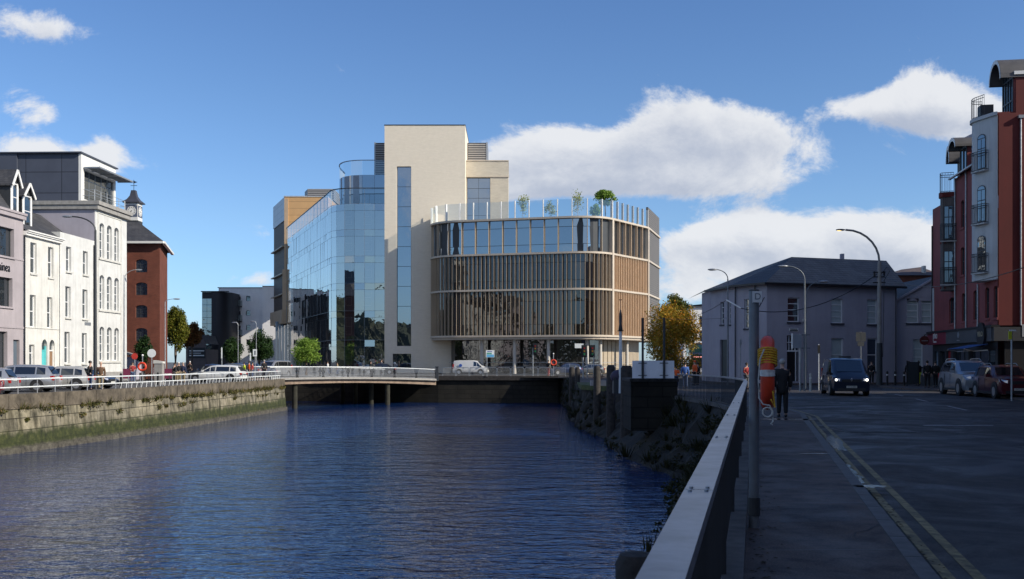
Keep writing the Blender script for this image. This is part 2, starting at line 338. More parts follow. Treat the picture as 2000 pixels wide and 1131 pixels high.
def window(par, o, cols=1, rows=(.5,), fm=None, gm=None, y=0.0, rec=.2, fw=.06, sill=None, name='window', sillm=None):
    xa, xb, za, zb, rise = (o+(0,))[:5]; fm = fm or upvc; gm = gm or gl_win; m = MB(); yf0, yf1 = y+rec-.07, y+rec-.012; zt = zb-rise
    m.box(xa, xb, yf0, yf1, za, za+fw); m.box(xa, xa+fw, yf0, yf1, za+fw, zt); m.box(xb-fw, xb, yf0, yf1, za+fw, zt)
    if rise > 1e-4:
        A = arcpts(xa, xb, zt, rise); B = arcpts(xa+fw, xb-fw, zt, max(rise-fw, .01))
        for i in range(len(A)-1):
            m.add([(p[0], yy, p[1]) for yy in (yf0, yf1) for p in (A[i], A[i+1], B[i+1], B[i])], [(0,1,2,3),(7,6,5,4),(2,6,7,3)])
    else: m.box(xa+fw, xb-fw, yf0, yf1, zb-fw, zb)
    for r in rows: z = za+(zb-za)*r; m.box(xa+fw, xb-fw, yf0+.004, yf1-.004, z-fw*.4, z+fw*.4)
    for c in range(1, cols): x = xa+(xb-xa)*c/cols; m.box(x-fw*.35, x+fw*.35, yf0+.008, yf1-.008, za+fw, (zb if rise < 1e-4 else zb-.04)-fw)
    f = m.build(name, fm, par)
    p = MB(); yy = y+rec-.03
    if rise > 1e-4: p.poly((xa, yy, za), (xb, yy, za), *[(q[0], yy, q[1]) for q in arcpts(xa, xb, zt, rise)])
    else: p.quad((xa, yy, za), (xb, yy, za), (xb, yy, zb), (xa, yy, zb))
    p.build('pane', gm, f)
    if sill: MB().box(xa-.08, xb+.08, y-sill, y+.02, za-.14, za-.003).build('sill', sillm or stonew, f)
    return f
def shell(mb, x0, x1, z0, z1, dep, y=0.0):    # sides and back
    mb.quad((x0, y+dep, z0), (x0, y, z0), (x0, y, z1), (x0, y+dep, z1)); mb.quad((x1, y, z0), (x1, y+dep, z0), (x1, y+dep, z1), (x1, y, z1)); mb.quad((x1, y+dep, z0), (x0, y+dep, z0), (x0, y+dep, z1), (x1, y+dep, z1))
# ------------------------------------------------------------------ ground, river, banks
def groundmat(name, c, r0, r1, var, bsc, spot):
    """worn surface: broad tone changes, aggregate speckle, small stains, uneven gloss"""
    m, t, b = _m(name); tcn = tn(t, 'ShaderNodeTexCoord')
    def nz(s, d, dist=0.0):
        n = tn(t, 'ShaderNodeTexNoise', Scale=s, Detail=d, Roughness=.65, Distortion=dist); t.links.new(tcn.outputs['Object'], n.inputs['Vector']); return n.outputs['Fac']
    o = ramp(t, nz(.22, 6.0, .6), [(.32, tuple(x*(1-var) for x in c)), (.68, tuple(x*(1+var) for x in c))])
    o = tmix(t, 1.0, o, ramp(t, nz(55.0, 2.0), [(.3, (.55,)*3), (.7, (1.5,)*3)]), 'MULTIPLY')
    o = tmix(t, 1.0, o, ramp(t, nz(3.1, 9.0, .3), [(.36, (.55, .55, .58)), (.5, (1,)*3), (.72, (1.35, 1.3, 1.25))]), 'MULTIPLY')
    vo = tn(t, 'ShaderNodeTexVoronoi', Scale=spot); t.links.new(tcn.outputs['Object'], vo.inputs['Vector'])
    o = tmix(t, ramp(t, vo.outputs['Distance'], [(.05, (.7,)*3), (.085, (0,)*3)]), o, tuple(x*.35 for x in c))
    t.links.new(o, b.inputs['Base Color']); t.links.new(ramp(t, nz(.5, 7.0, 1.0), [(.38, (r0,)*3), (.6, (r1,)*3)]), b.inputs['Roughness'])
    bp = tn(t, 'ShaderNodeBump', Strength=.35, Distance=.03); t.links.new(nz(bsc, 4.0), bp.inputs['Height']); t.links.new(bp.outputs[0], b.inputs['Normal']); return m
asphalt = groundmat('asphalt', (.034, .030, .028), .5, .85, .3, 60, 1.3)
patchm = groundmat('asphalt_patch', (.030, .028, .028), .5, .8, .2, 70, 2.0)
patch2 = groundmat('pale_asphalt_patch', (.068, .062, .058), .6, .85, .2, 70, 2.0)
asphalt2 = mat('street_tarmac', (.09, .09, .09), .85, var=.2, scale=.3, bump=.2, bscale=40)
pave = groundmat('footpath_concrete', (.082, .064, .057), .65, .9, .22, 45, 2.4)
wet = mat('wet_patch', (.03, .033, .04), .12, var=.2, scale=3, bump=.3, bscale=9, spec=.8)
yellow = mat('worn_yellow_paint', (.20, .16, .065), .7, var=.5, scale=7)
whitep = mat('worn_white_paint', (.33, .33, .34), .7, var=.35, scale=9)
kerbm = mat('granite_kerb', (.085, .082, .08), .7, var=.25, scale=5)
grassm = leafmat('grass_and_weeds', [(.05, .075, .015), (.10, .12, .03), (.13, .10, .04)])
def quaymat():
    m, t, b = _m('quay_limestone'); tcn, s, v = uvz(t)
    mp = tn(t, 'ShaderNodeSeparateXYZ'); t.links.new(tcn.outputs['Object'], mp.inputs[0])
    c = tn(t, 'ShaderNodeCombineXYZ'); t.links.new(mp.outputs[1], c.inputs[0]); t.links.new(mp.outputs[2], c.inputs[1])
    br = tn(t, 'ShaderNodeTexBrick'); br.offset = .43
    for k, q in (('Color1', (.32, .30, .235, 1)), ('Color2', (.21, .20, .165, 1)), ('Mortar', (.05, .045, .03, 1)), ('Scale', 1.0), ('Mortar Size', .018), ('Brick Width', 1.9), ('Row Height', .62), ('Mortar Smooth', .2), ('Bias', 0.0)): br.inputs[k].default_value = q
    t.links.new(c.outputs[0], br.inputs['Vector'])
    n = tn(t, 'ShaderNodeTexNoise', Scale=1.3, Detail=9.0, Roughness=.7); t.links.new(tcn.outputs['Object'], n.inputs['Vector'])
    o = tmix(t, 1.0, br.outputs['Color'], ramp(t, n.outputs['Fac'], [(.32, (.30, .30, .26)), (.5, (.8, .77, .7)), (.66, (1.2, 1.15, 1.1))]), 'MULTIPLY')
    mps = tn(t, 'ShaderNodeMapping'); mps.inputs['Scale'].default_value = (1, 2.2, .35); t.links.new(tcn.outputs['Object'], mps.inputs[0])
    ns = tn(t, 'ShaderNodeTexNoise', Scale=1.0, Detail=7.0, Roughness=.7); t.links.new(mps.outputs[0], ns.inputs['Vector'])
    o = tmix(t, 1.0, o, ramp(t, ns.outputs['Fac'], [(.36, (.28, .27, .22)), (.52, (.95, .93, .88)), (.7, (1.1, 1.08, 1.05))]), 'MULTIPLY')
    def band(lo, hi, amp, sc_):
        n2 = tn(t, 'ShaderNodeTexNoise', Scale=sc_, Detail=6.0, Roughness=.65); t.links.new(tcn.outputs['Object'], n2.inputs['Vector'])
        a = tn(t, 'ShaderNodeMath', operation='MULTIPLY_ADD'); t.links.new(n2.outputs['Fac'], a.inputs[0]); a.inputs[1].default_value = amp; t.links.new(s.outputs[2], a.inputs[2])
        q = tn(t, 'ShaderNodeMapRange', interpolation_type='SMOOTHSTEP'); t.links.new(a.outputs[0], q.inputs[0]); q.inputs[1].default_value = hi; q.inputs[2].default_value = lo; return q.outputs[0]
    n4 = tn(t, 'ShaderNodeTexNoise', Scale=2.6, Detail=9.0, Roughness=.75); t.links.new(tcn.outputs['Object'], n4.inputs['Vector'])
    o = tmix(t, ramp(t, band(-.95, -.70, .3, .9), [(0, (0,)*3), (1, (0,)*3)]) if 0 else band(-1.7, -1.2, .9, 1.4), o, ramp(t, n4.outputs['Fac'], [(.3, (.008, .010, .004)), (.5, (.028, .036, .008)), (.62, (.055, .062, .016)), (.76, (.15, .14, .10))]))   # weed line
    o = tmix(t, band(-2.62, -2.4, .3, 1.7), o, ramp(t, n4.outputs['Fac'], [(.35, (.02, .018, .015)), (.65, (.12, .11, .085))]))
    t.links.new(o, b.inputs['Base Color']); b.inputs['Roughness'].default_value = .9
    bp = tn(t, 'ShaderNodeBump', Strength=.8, Distance=.06); bp.invert = True; t.links.new(br.outputs['Fac'], bp.inputs['Height'])
    b2 = tn(t, 'ShaderNodeBump', Strength=.6, Distance=.08); t.links.new(n.outputs['Fac'], b2.inputs['Height']); t.links.new(bp.outputs[0], b2.inputs['Normal']); t.links.new(b2.outputs[0], b.inputs['Normal'])
    return m
quaym = quaymat()
copem = mat('weathered_coping', (.115, .095, .068), .9, var=.4, scale=1.6, bump=.6, bscale=8, streak=.5)
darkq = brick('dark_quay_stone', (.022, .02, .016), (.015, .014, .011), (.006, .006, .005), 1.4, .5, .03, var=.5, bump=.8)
mudm = mat('dark_bank_mud', (.010, .009, .006), .85, var=.5, scale=2.0, bump=.8, bscale=5)
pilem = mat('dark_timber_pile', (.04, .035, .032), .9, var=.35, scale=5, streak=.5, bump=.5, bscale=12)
def watermat():
    m, t, b = _m('river_water'); b.inputs['Base Color'].default_value = (.005, .026, .11, 1); b.inputs['Roughness'].default_value = .02; b.inputs['Specular Tint'].default_value = (.72, .86, 1, 1); b.inputs['IOR'].default_value = 2.3
    tcn = tn(t, 'ShaderNodeTexCoord'); last = None
    for sx, sc_, det, st, di in ((.45, 1.3, 3.0, 1.0, .12), (.6, 4.2, 3.0, 1.0, .05), (.4, .35, 2.0, .8, .16)):
        mp = tn(t, 'ShaderNodeMapping'); mp.inputs['Scale'].default_value = (sx, 1, 1); mp.inputs['Rotation'].default_value = (0, 0, R(12)); t.links.new(tcn.outputs['Object'], mp.inputs[0])
        n = tn(t, 'ShaderNodeTexNoise', Scale=sc_, Detail=det, Roughness=.55, Distortion=.4); t.links.new(mp.outputs[0], n.inputs['Vector'])
        bp = tn(t, 'ShaderNodeBump', Strength=st, Distance=di); t.links.new(n.outputs['Fac'], bp.inputs['Height'])
        if last: t.links.new(last.outputs[0], bp.inputs['Normal'])
        last = bp
    # calmer slicks drifting over the surface
    n = tn(t, 'ShaderNodeTexNoise', Scale=.045, Detail=3.0); t.links.new(tcn.outputs['Object'], n.inputs['Vector'])
    t.links.new(ramp(t, n.outputs['Fac'], [(.42, (.15,)*3), (.6, (1,)*3)]), last.inputs['Strength'])
    t.links.new(last.outputs[0], b.inputs['Normal']); return m
WZ = -3.0
QL = [(-34, -80), (-29, 10), (-27.4, 35), (-26.5, 45), (-25.3, 52), (-24.4, 60), (-23.7, 68), (-23.2, 76), (-22.7, 85), (-22.3, 92.5), (-22.2, 96.5)]
def fence_x(y): return .377+.243*(y-2.52)
RT = [(fence_x(-80)-.3, -80), (fence_x(28)-.22, 28), (7.7, 34.5), (7.95, 39.6), (7.6, 46.2), (8.2, 50), (8.2, 60), (5.2, 70), (5.1, 80), (6.0, 97), (5.7, 112.5), (-8.4, 114), (-24, 118), (-60, 124), (-400, 150)]
RF = [(-23, -80), (3.9, 28), (5.2, 33), (6.4, 38.5), (5.6, 44.0), (4.6, 47), (4.7, 62), (4.5, 70), (4.6, 80), (5.5, 97), (5.3, 112), (-8.4, 113.6), (-24, 117.6), (-60, 123.6), (-400, 149.6)]
g = MB()
g.poly(*[(x, y, -.12) for x, y in QL], (-400, 96.5, -.12), (-3000, 96.5, -.12), (-3000, -80, -.12))
g.poly(*[(x, y, -.12) for x, y in RT], (-3000, 150, -.12), (-3000, 4000, -.12), (3000, 4000, -.12), (3000, -80, -.12))
struct(g.build('ground', asphalt2))
struct(MB().poly((-3000, -600, WZ), (600, -600, WZ), (600, 600, WZ), (-3000, 600, WZ)).build('river_water', watermat()))
# left quay wall
qw = thing('quay_wall', 'sunlit limestone quay wall with green weed band and brown coping along the left bank', 'quay wall', (-22.2, 96.5, 0))
def loc(o, m): m.M = Matrix.Translation(-Vector(o.location)); return m
m = loc(qw, MB())
for (a, b) in zip(QL[:-1], QL[1:]):
    for (z0, z1, o0, o1) in ((-4, -2.7, .5, .42), (-2.7, -.75, .30, .12)):
        m.quad((a[0]+o0, a[1], z0), (b[0]+o0, b[1], z0), (b[0]+o1, b[1], z1), (a[0]+o1, a[1], z1))
    m.quad((a[0]+.42, a[1], -2.7), (b[0]+.42, b[1], -2.7), (b[0]+.3, b[1], -2.7), (a[0]+.3, a[1], -2.7))
e = QL[-1]; m.quad((e[0]+.5, e[1], -4), (-400, e[1], -4), (-400, e[1], -.7), (e[0]+.12, e[1], -.7))
m.build('stone_face', quaym, qw)
m = loc(qw, MB())
for (a, b) in zip(QL[:-1], QL[1:]):
    n = max(1, int((b[1]-a[1])/1.6))
    for i in range(n):
        p = [a[k]+(b[k]-a[k])*i/n for k in (0, 1)]; q = [a[k]+(b[k]-a[k])*(i+1)/n for k in (0, 1)]; j = random.uniform(0, .05); d = random.uniform(-.02, .02)
        m.prism([(p[0]-.45, p[1]+.01), (p[0]+.16+j, p[1]+.01), (q[0]+.16+j, q[1]-.01), (q[0]-.45, q[1]-.01)], -.76+d, .0+d*.5)
m.build('coping', copem, qw)
# small 9 marker painted on the coping
mk = loc(qw, MB()); mk.box(-22.92, -22.80, 81.0, 82.6, -.62, -.08); mo = mk.build('number_plate', cream_trim, qw)
t9 = text('09', .5, dark, mo, loc=(-22.78+22.2, 81.8-96.5, -.36), rot=(R(90), 0, R(90)))
# right bank: mud and stone slope under the footpath, dark wall beyond
def resample(P, n):
    P = [Vector(p) for p in P]; out = []
    for a, b in zip(P[:-1], P[1:]):
        k = max(1, int((b-a).length/n)); out += [a+(b-a)*i/k for i in range(k)]
    return out+[P[-1]]
bank = MB(); rows = 8; T = []; Fo = []
for i in range(len(RT)-1):
    k = max(1, int((Vector(RT[i+1])-Vector(RT[i])).length/1.0)); k = min(k, 60)
    for j in range(k):
        f = j/k; T.append(Vector(RT[i]).lerp(Vector(RT[i+1]), f)); Fo.append(Vector(RF[i]).lerp(Vector(RF[i+1]), f))
T.append(Vector(RT[-1])); Fo.append(Vector(RF[-1])); vs = []
rnd = random.Random(3)
for i, (a, b) in enumerate(zip(T, Fo)):
    for r in range(rows+1):
        f = r/rows; p = a.lerp(b, f**1.0); z = -.1-3.5*(f**.8); j = (0 if r in (0,) else .16)
        vs.append((p.x+rnd.uniform(-j, j), p.y+rnd.uniform(-j, j)*.4, z+rnd.uniform(-j, j)*.6))
W_ = rows+1
bank.add(vs, [(i*W_+r, i*W_+r+1, (i+1)*W_+r+1, (i+1)*W_+r) for i in range(len(T)-1) for r in range(rows)])
struct(bank.build('river_bank', mudm))
# dark quay wall facing us at the far side, behind and right of the bridge
fw = thing('quay_wall', 'dark shaded stone quay wall across the river below the curved building', 'quay wall', (-8.4, 114, 0))
m = loc(fw, MB()); FWP = [(-400, 149.8), (-60, 123.4), (-24, 117.3), (-8.4, 113.3), (5.2, 111.8)]
for a, b in zip(FWP[:-1], FWP[1:]):
    m.quad((a[0], a[1], -4), (b[0], b[1], -4), (b[0], b[1]+.25, -.4), (a[0], a[1]+.25, -.4))
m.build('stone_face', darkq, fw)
m = loc(fw, MB())
for a, b in zip(FWP[:-1], FWP[1:]): m.prism([(a[0], a[1]-.05), (b[0]-.02, b[1]-.05), (b[0]-.02, b[1]+.7), (a[0], a[1]+.7)], -.42, .06)
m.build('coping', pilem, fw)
# roads and footpaths of the right bank
def sheet(P, z, name, m_): return struct(MB().poly(*[(x, y, z) for x, y in P]).build(name, m_))
def kerb_x(y): return 3.11+.25*(y-7.56)
KL = [(kerb_x(-60), -60), (kerb_x(28), 28), (9.25, 32), (9.75, 36), (9.9, 41), (9.7, 48), (9.6, 58), (8.6, 75), (8.0, 95), (7.5, 108)]
KR = [(12.2+.24*-60, -60), (12.2+.24*56, 56), (25.0, 60), (24.6, 63), (25.2, 66)]
sheet([*KL, (-8, 118), (-30, 123), (-30, 128), (14, 128), (19, 110), (15.3, 86), (16.2, 78), (18.6, 74.6), (31, 78.5), (60, 79), (60, 70), (27, 69.5), *KR[::-1]], -.1, 'road', asphalt)
pv = MB(); pv.prism([(fence_x(-60)-.02, -60), *[(x, y) for x, y in KL], (6.1, 108), (6.15, 97), (5.3, 80), (5.4, 70), (8.35, 60), (8.3, 50), (7.75, 46.5), (8.1, 39.6), (7.85, 34.5), (fence_x(28)-.02, 28)][::-1], -.3, 0.0)
struct(pv.build('footpath', pave))
# kerb stones
kb = MB()
for a, b in zip(KL[:-1], KL[1:]):
    a = Vector(a); b = Vector(b); k = max(1, int((b-a).length/1.0)); d = (b-a)/k; n = Vector((d.y, -d.x)).normalized()*.14
    for i in range(k):
        p = a+d*i; q = a+d*(i+.985); kb.prism([(p.x-.01, p.y), (p.x+n.x, p.y+n.y), (q.x+n.x, q.y+n.y), (q.x-.01, q.y)], -.3, .004)
struct(kb.build('kerb', kerbm))
rp = MB(); rp.prism([*KR, (25.6, 69.4), (60, 69.4), (60, -60)][::-1], -.3, -.0)
struct(rp.build('far_footpath', pave))
rp = MB(); rp.prism([(15.5, 86), (16.2, 78.6), (18.6, 75.2), (31, 79), (60, 79.5), (60, 140), (30, 140), (19.5, 110)], -.3, 0); struct(rp.build('corner_footpath', pave))
# markings
def strip(P, wd, off, z, mb):
    for a, b in zip(P[:-1], P[1:]):
        a = Vector(a); b = Vector(b); n = Vector(((b-a).y, -(b-a).x)).normalized()
        mb.quad(*[(v.x, v.y, z) for v in (a+n*(off+wd/2), a+n*(off-wd/2), b+n*(off-wd/2), b+n*(off+wd/2))][::-1])
ym = MB()
for off in (.29, .53): strip(KL[:8], .10, off, -.094, ym)
struct(ym.build('double_yellow_lines', yellow))
wm = MB()
for y0, y1 in ((44, 47.2), (36, 39.5), (51, 54)): strip([(17.4+.24*(y0-40), y0), (17.4+.24*(y1-40), y1)], .12, 0, -.094, wm)
strip([(9.9, 52.6), (17.6, 54.4)], .12, 0, -.093, wm); strip([(19.5, 55), (27.5, 56)], .10, 0, -.0925, wm)
wm.poly((11.3, 27.3, -.094), (13.2, 27.3, -.094), (13.3, 27.5, -.094), (11.35, 27.5, -.094))
struct(wm.build('white_road_markings', whitep))
mh = thing('manhole_cover', 'pale iron manhole frame flush with the dark road', 'manhole cover', (10.9, 20.0, -.095)); MB().box(-.55, .55, -.42, .42, 0, .008).build('frame', kerbm, mh); MB().box(-.4, .25, -.28, .28, .009, .014).build('cover', patchm, mh)
mh = thing('drain_grate', 'dark rectangular service hatch in the road beside the kerb', 'manhole cover', (9.2, 25.3, -.095)); MB().box(-.9, .9, -.8, .8, 0, .006).build('frame', kerbm, mh); MB().box(-.8, .8, -.7, .7, .007, .013).build('cover', patchm, mh)
for P_, m_ in (([(9.0, 20.6), (14.8, 21.4), (15.2, 23.0), (9.6, 22.4)], patchm), ([(6.2, 9.5), (7.2, 9.4), (9.9, 19.2), (8.8, 19.4)], patchm), ([(12.5, 31), (22, 33), (22.4, 35.5), (12.8, 33.6)], patch2), ([(7.6, 13.2), (9.0, 13.0), (9.4, 14.4), (8.0, 14.7)], patch2)): sheet(P_, -.0965, 'road_patch', m_)
sheet([(fence_x(10.2)+.5, 10.2), (kerb_x(10.2)-.25, 10.3), (kerb_x(11.4)-.25, 11.5), (fence_x(11.4)+.55, 11.4)], .002, 'footpath_patch', groundmat('darker_footpath_patch', (.07, .062, .06), .6, .9, .2, 45, 3))
ck = MB(); rc = random.Random(9)
for (x, y, a, n) in ((7.5, 12, 1.35, 26), (10.5, 16, .5, 22), (12, 25, 2.2, 24), (9.0, 10.5, .2, 18), (3.2, 9.2, 1.2, 16), (4.6, 14.2, .3, 12), (15, 30, .9, 24)):
    for i in range(n):
        a2 = a+rc.uniform(-.6, .6); x2, y2 = x+.22*math.cos(a2), y+.22*math.sin(a2); w_2 = rc.uniform(.006, .018); z = .0035 if x < kerb_x(y)-.1 else -.0955
        ck.quad((x, y, z), (x+w_2, y-w_2, z), (x2+w_2, y2-w_2, z), (x2, y2, z)); x, y = x2, y2
struct(ck.build('surface_cracks', patchm))
gr = MB()
for i in range(900):
    y = 6.5+26*rc.random()**1.4; x = kerb_x(y)+.16+abs(rc.gauss(0, .07)); s_ = rc.uniform(.008, .028); a = rc.uniform(0, 3.1); z = -.09
    if rc.random() < .35: x = fence_x(y)+.2+abs(rc.gauss(0, .12)); z = .008
    gr.quad((x-s_, y, z), (x, y-s_*.7, z+.003), (x+s_, y, z), (x, y+s_*.7, z+.006))
struct(gr.build('gutter_litter', leafmat('fallen_leaf_litter', [(.05, .03, .015), (.11, .07, .03), (.03, .03, .025)])), 'stuff')
# wet film left on the footpath and gutter
wp = MB()
def blob(mb, c, rx, ry, z, n=48, ang=0, seed=1):
    r_ = random.Random(seed); pts = []
    for i in range(n):
        t = 2*math.pi*i/n; k = 1+r_.uniform(-.25, .25); x = rx*k*math.cos(t); y = ry*k*math.sin(t)
        pts.append((c[0]+x*math.cos(ang)-y*math.sin(ang), c[1]+x*math.sin(ang)+y*math.cos(ang), z))
    mb.poly(*pts)
for c, rx, ry, z, a, sd in (((7.9, 28.6), .75, .45, .004, 0, 1), ((6.6, 22.9), .10, 2.2, -.0895, -.245, 2), ((7.0, 21.6), .16, 2.0, -.0905, -.245, 5), ((4.75, 13.2), .22, .14, .004, 0, 3), ((5.25, 15.5), .16, 1.6, -.09, -.245, 4), ((5.45, 17.9), .3, .08, .005, 0, 8)): blob(wp, c, rx, ry, z, ang=a, seed=sd)
struct(wp.build('wet_patches', wet))
# joints of the footpath
jn = MB()
for y in (8.7, 11.6, 14.5, 18.5, 23): jn.quad((fence_x(y)+.3, y, .003), (kerb_x(y)-.02, y+.05, .003), (kerb_x(y)-.02, y+.07, .003), (fence_x(y)+.3, y+.02, .003))
struct(jn.build('footpath_joints', dark))
# ------------------------------------------------------------------ foreground railing on the right
wirem = mat('rail_mesh', (.05, .055, .065), .5, .4, var=.1)
railm = mat('galvanised_handrail', (.27, .27, .28), .35, .3, var=.25, scale=4, bump=.05, bscale=9)
fr = thing('riverside_railing', 'flat topped galvanised railing with dark mesh running beside the footpath towards the camera', 'railing', (fence_x(2.5), 2.5, 0))
m = loc(fr, MB()); ys = [-1.0, 1.4, 4.25, 7.2, 10.2, 13.2, 16.2, 19.2, 22.2, 25.2, 28.2]
for a, b in zip(ys[:-1], ys[1:]): m.bar((fence_x(a+.004), a+.004, 1.08), (fence_x(b-.006), b-.006, 1.08), .122, .05)
c_ = [(fence_x(28.2), 28.2), (7.35, 31.5), (7.72, 34.5), (7.98, 38), (8.0, 41), (7.85, 44), (7.7, 46.2)]
for a, b in zip(c_[:-1], c_[1:]): m.bar((a[0], a[1], 1.08), (b[0], b[1], 1.08), .10, .05)
m.build('handrail', railm, fr)
m = loc(fr, MB())
for y in ys[1:6]:
    for dy in (-.05, .05):
        for dx_ in (-.035, .035): m.cyl((fence_x(y+dy)+dx_, y+dy, 1.104), (fence_x(y+dy)+dx_, y+dy, 1.112), .009, n=8)
m.build('bolt_heads', galv, fr)
for y in ys[1:]: loc(fr, MB()).box(fence_x(y)-.03, fence_x(y)+.03, y-.03, y+.03, 0, 1.054).build('post', wirem, fr)
m = loc(fr, MB())
for i in range(int((28.2+1)/.055)):
    y = -1+i*.055; x = fence_x(y); m.box(x-.004, x+.004, y-.004, y+.004, .14, 1.05)
for z in [.15+.075*k for k in range(13)]: m.bar((fence_x(-1)-.01, -1, z), (fence_x(28.2)-.01, 28.2, z), .008, .008)
m.build('mesh_infill', wirem, fr)
m = loc(fr, MB())
for a, b in zip(c_[:-1], c_[1:]):
    k = int((Vector(b)-Vector(a)).length/.24)
    for i in range(k): p = Vector(a).lerp(Vector(b), i/k); m.cyl((p.x, p.y, -.05), (p.x, p.y, 1.06), .014, n=5)
    m.bar((a[0], a[1], .12), (b[0], b[1], .12), .03, .03)
m.build('baluster_panel', wirem, fr)
pl = loc(fr, MB()); pl.prism([(fence_x(-3)-.1, -3), (fence_x(-3)+.16, -3), (fence_x(28)+.16, 28), (fence_x(28)-.1, 28)], -.2, .12)
for a, b in zip(c_[:-1], c_[1:]): pl.bar((a[0], a[1], 0), (b[0], b[1], 0), .3, .16)
pl.build('plinth', mat('plinth_concrete', (.10, .095, .09), .9, var=.3, scale=3), fr)
# ------------------------------------------------------------------ left railing
lr = thing('riverside_railing', 'white two-rail railing on the coping of the left quay in front of the parked cars', 'railing', (-23.2, 76, 0))
def qx(y):
    for a, b in zip(QL[:-1], QL[1:]):
        if a[1] <= y <= b[1]: return a[0]+(b[0]-a[0])*(y-a[1])/(b[1]-a[1])
    return QL[-1][0]
m = loc(lr, MB()); yy = [40+i*2 for i in range(29)]
for z, r in ((.76, .042), (.34, .036)): m.tube([(qx(y)-.15, y, z) for y in yy], r, 6)
m.build('rails', paleiron, lr)
y = 41.55
while y < 96.4:
    loc(lr, MB()).cyl((qx(y)-.15, y, -.02), (qx(y)-.15, y, .76), .03, n=6).build('post', galv, lr); y += 1.65
y = 62.0
while y < 96: loc(lr, MB()).cyl((qx(y)-.15, y, 0), (qx(y)-.12, y+.06, .33), .018, n=5).build('lower_strut', paleiron, lr); y += .7
# ------------------------------------------------------------------ bridge
br = thing('road_bridge', 'low arched bridge with pale steel railings crossing the river', 'bridge', (-23.5, 97, 0))
BA, BB = Vector((-23.6, 96.6)), Vector((-8.6, 112.6)); bd = (BB-BA).normalized(); bn = Vector((-bd.y, bd.x)); BL_ = (BB-BA).length
def bz(t): return .0-.34*t+.30*4*t*(1-t)*.5
deckm = mat('rusty_bridge_beam', (.26, .19, .14), .85, var=.25, scale=1.2, streak=.5)
m = loc(br, MB()); n = 28
for off0, off1 in ((0, 9.0),):
    for i in range(n):
        t0, t1 = i/n, (i+1)/n; p = BA+(BB-BA)*t0; q = BA+(BB-BA)*t1; a, b = p+bn*off0, p+bn*off1; c, d = q+bn*off0, q+bn*off1
        h0, h1 = .62-.1*math.sin(math.pi*t0), .62-.1*math.sin(math.pi*t1)
        m.add([(a.x, a.y, bz(t0)-h0), (c.x, c.y, bz(t1)-h1), (d.x, d.y, bz(t1)-h1), (b.x, b.y, bz(t0)-h0), (a.x, a.y, bz(t0)-.13), (c.x, c.y, bz(t1)-.13), (d.x, d.y, bz(t1)-.13), (b.x, b.y, bz(t0)-.13)], [(3,2,1,0),(4,5,6,7),(0,1,5,4),(2,3,7,6)])
m.build('deck_beam', deckm, br)
m = loc(br, MB())
for i in range(n):
    t0, t1 = i/n, (i+1)/n; p = BA+(BB-BA)*t0-bn*.18; q = BA+(BB-BA)*t1-bn*.18; m.bar((p.x, p.y, bz(t0)-.02), (q.x, q.y, bz(t1)-.02), .4, .2)
m.build('edge_kerb', concrete, br)
for t in (.155, .70):
    p = BA+(BB-BA)*t
    for o in (.6, 3.4, 6.2, 8.6):
      q = p+bn*o; m = loc(br, MB()); m.cyl((q.x, q.y, -4), (q.x, q.y, bz(t)-.5), .27, n=12)
      m.build('pier', mat('pier_algae_concrete', (.028, .027, .018), .9, var=.35, scale=2, streak=.4) if 'pier_algae_concrete' not in MT else MT['pier_algae_concrete'], br)
bays = 7
for sgn, off in ((0, -.2), (1, 9.0)):
    for k in range(bays):
        m = loc(br, MB()); t0 = (k+.06)/bays; t1 = (k+.94)/bays; P_ = lambda t, z: (lambda v: (v.x, v.y, bz(t)+z))(BA+(BB-BA)*t+bn*off)
        nb = 26
        for i in range(nb+1): t = t0+(t1-t0)*i/nb; m.cyl(P_(t, .12), P_(t, 1.08), .013, n=4, caps=False)
        for z, r in ((.12, .025),): m.tube([P_(t0+(t1-t0)*i/4, z) for i in range(5)], r, 5)
        m.build('railing_panel', galv, br)
    m = loc(br, MB()); m.tube([P_(i/24, 1.13) for i in range(25)], .04, 6); m.build('top_rail', paleiron, br)
    for k in range(bays+1):
        for s_ in (-1, 1):
            t = k/bays; t = min(max(t, .004), .996); m = loc(br, MB()); m.bar(P_(t, .0), P_(min(max(t+s_*.014, 0), 1), 1.1), .03, .045); m.build('slanted_post', dark, br)
# end post at the right abutment
q = BB; ep = thing('bridge_end_post', 'dark square post where the bridge meets the far quay', 'post', (q.x+.15, q.y-.3, -.4)); MB().box(-.16, .16, -.16, .16, 0, 1.45).build('shaft', dark, ep); MB().box(-.2, .2, -.2, .2, 1.453, 1.55).build('cap', dark, ep)
# quay railings on the far wall: separate steel panels
for k in range(9):
    x0 = -7.9+k*1.56
    o = thing('railing_panel', 'hooped steel railing panel on the far quay, number %s from the bridge' % ['one', 'two', 'three', 'four', 'five', 'six', 'seven', 'eight', 'nine'][k], 'railing', (x0, 113.4-.106*(x0+8.4)+.25, .06), math.atan2(-.106, 1), 'steel railing panels on the far quay')
    m = MB(); m.tube([(0, 0, 0), (0, 0, .85), (.1, 0, .95), (1.36, 0, .95), (1.46, 0, .85), (1.46, 0, 0)], .03, 5); m.tube([(0, 0, .2), (1.46, 0, .2)], .02, 5); m.build('hoop', galv, o)
    m = MB(); [m.cyl((.12+i*.125, 0, .2), (.12+i*.125, 0, .94), .009, n=4, caps=False) for i in range(11)]; m.build('bars', galv, o)
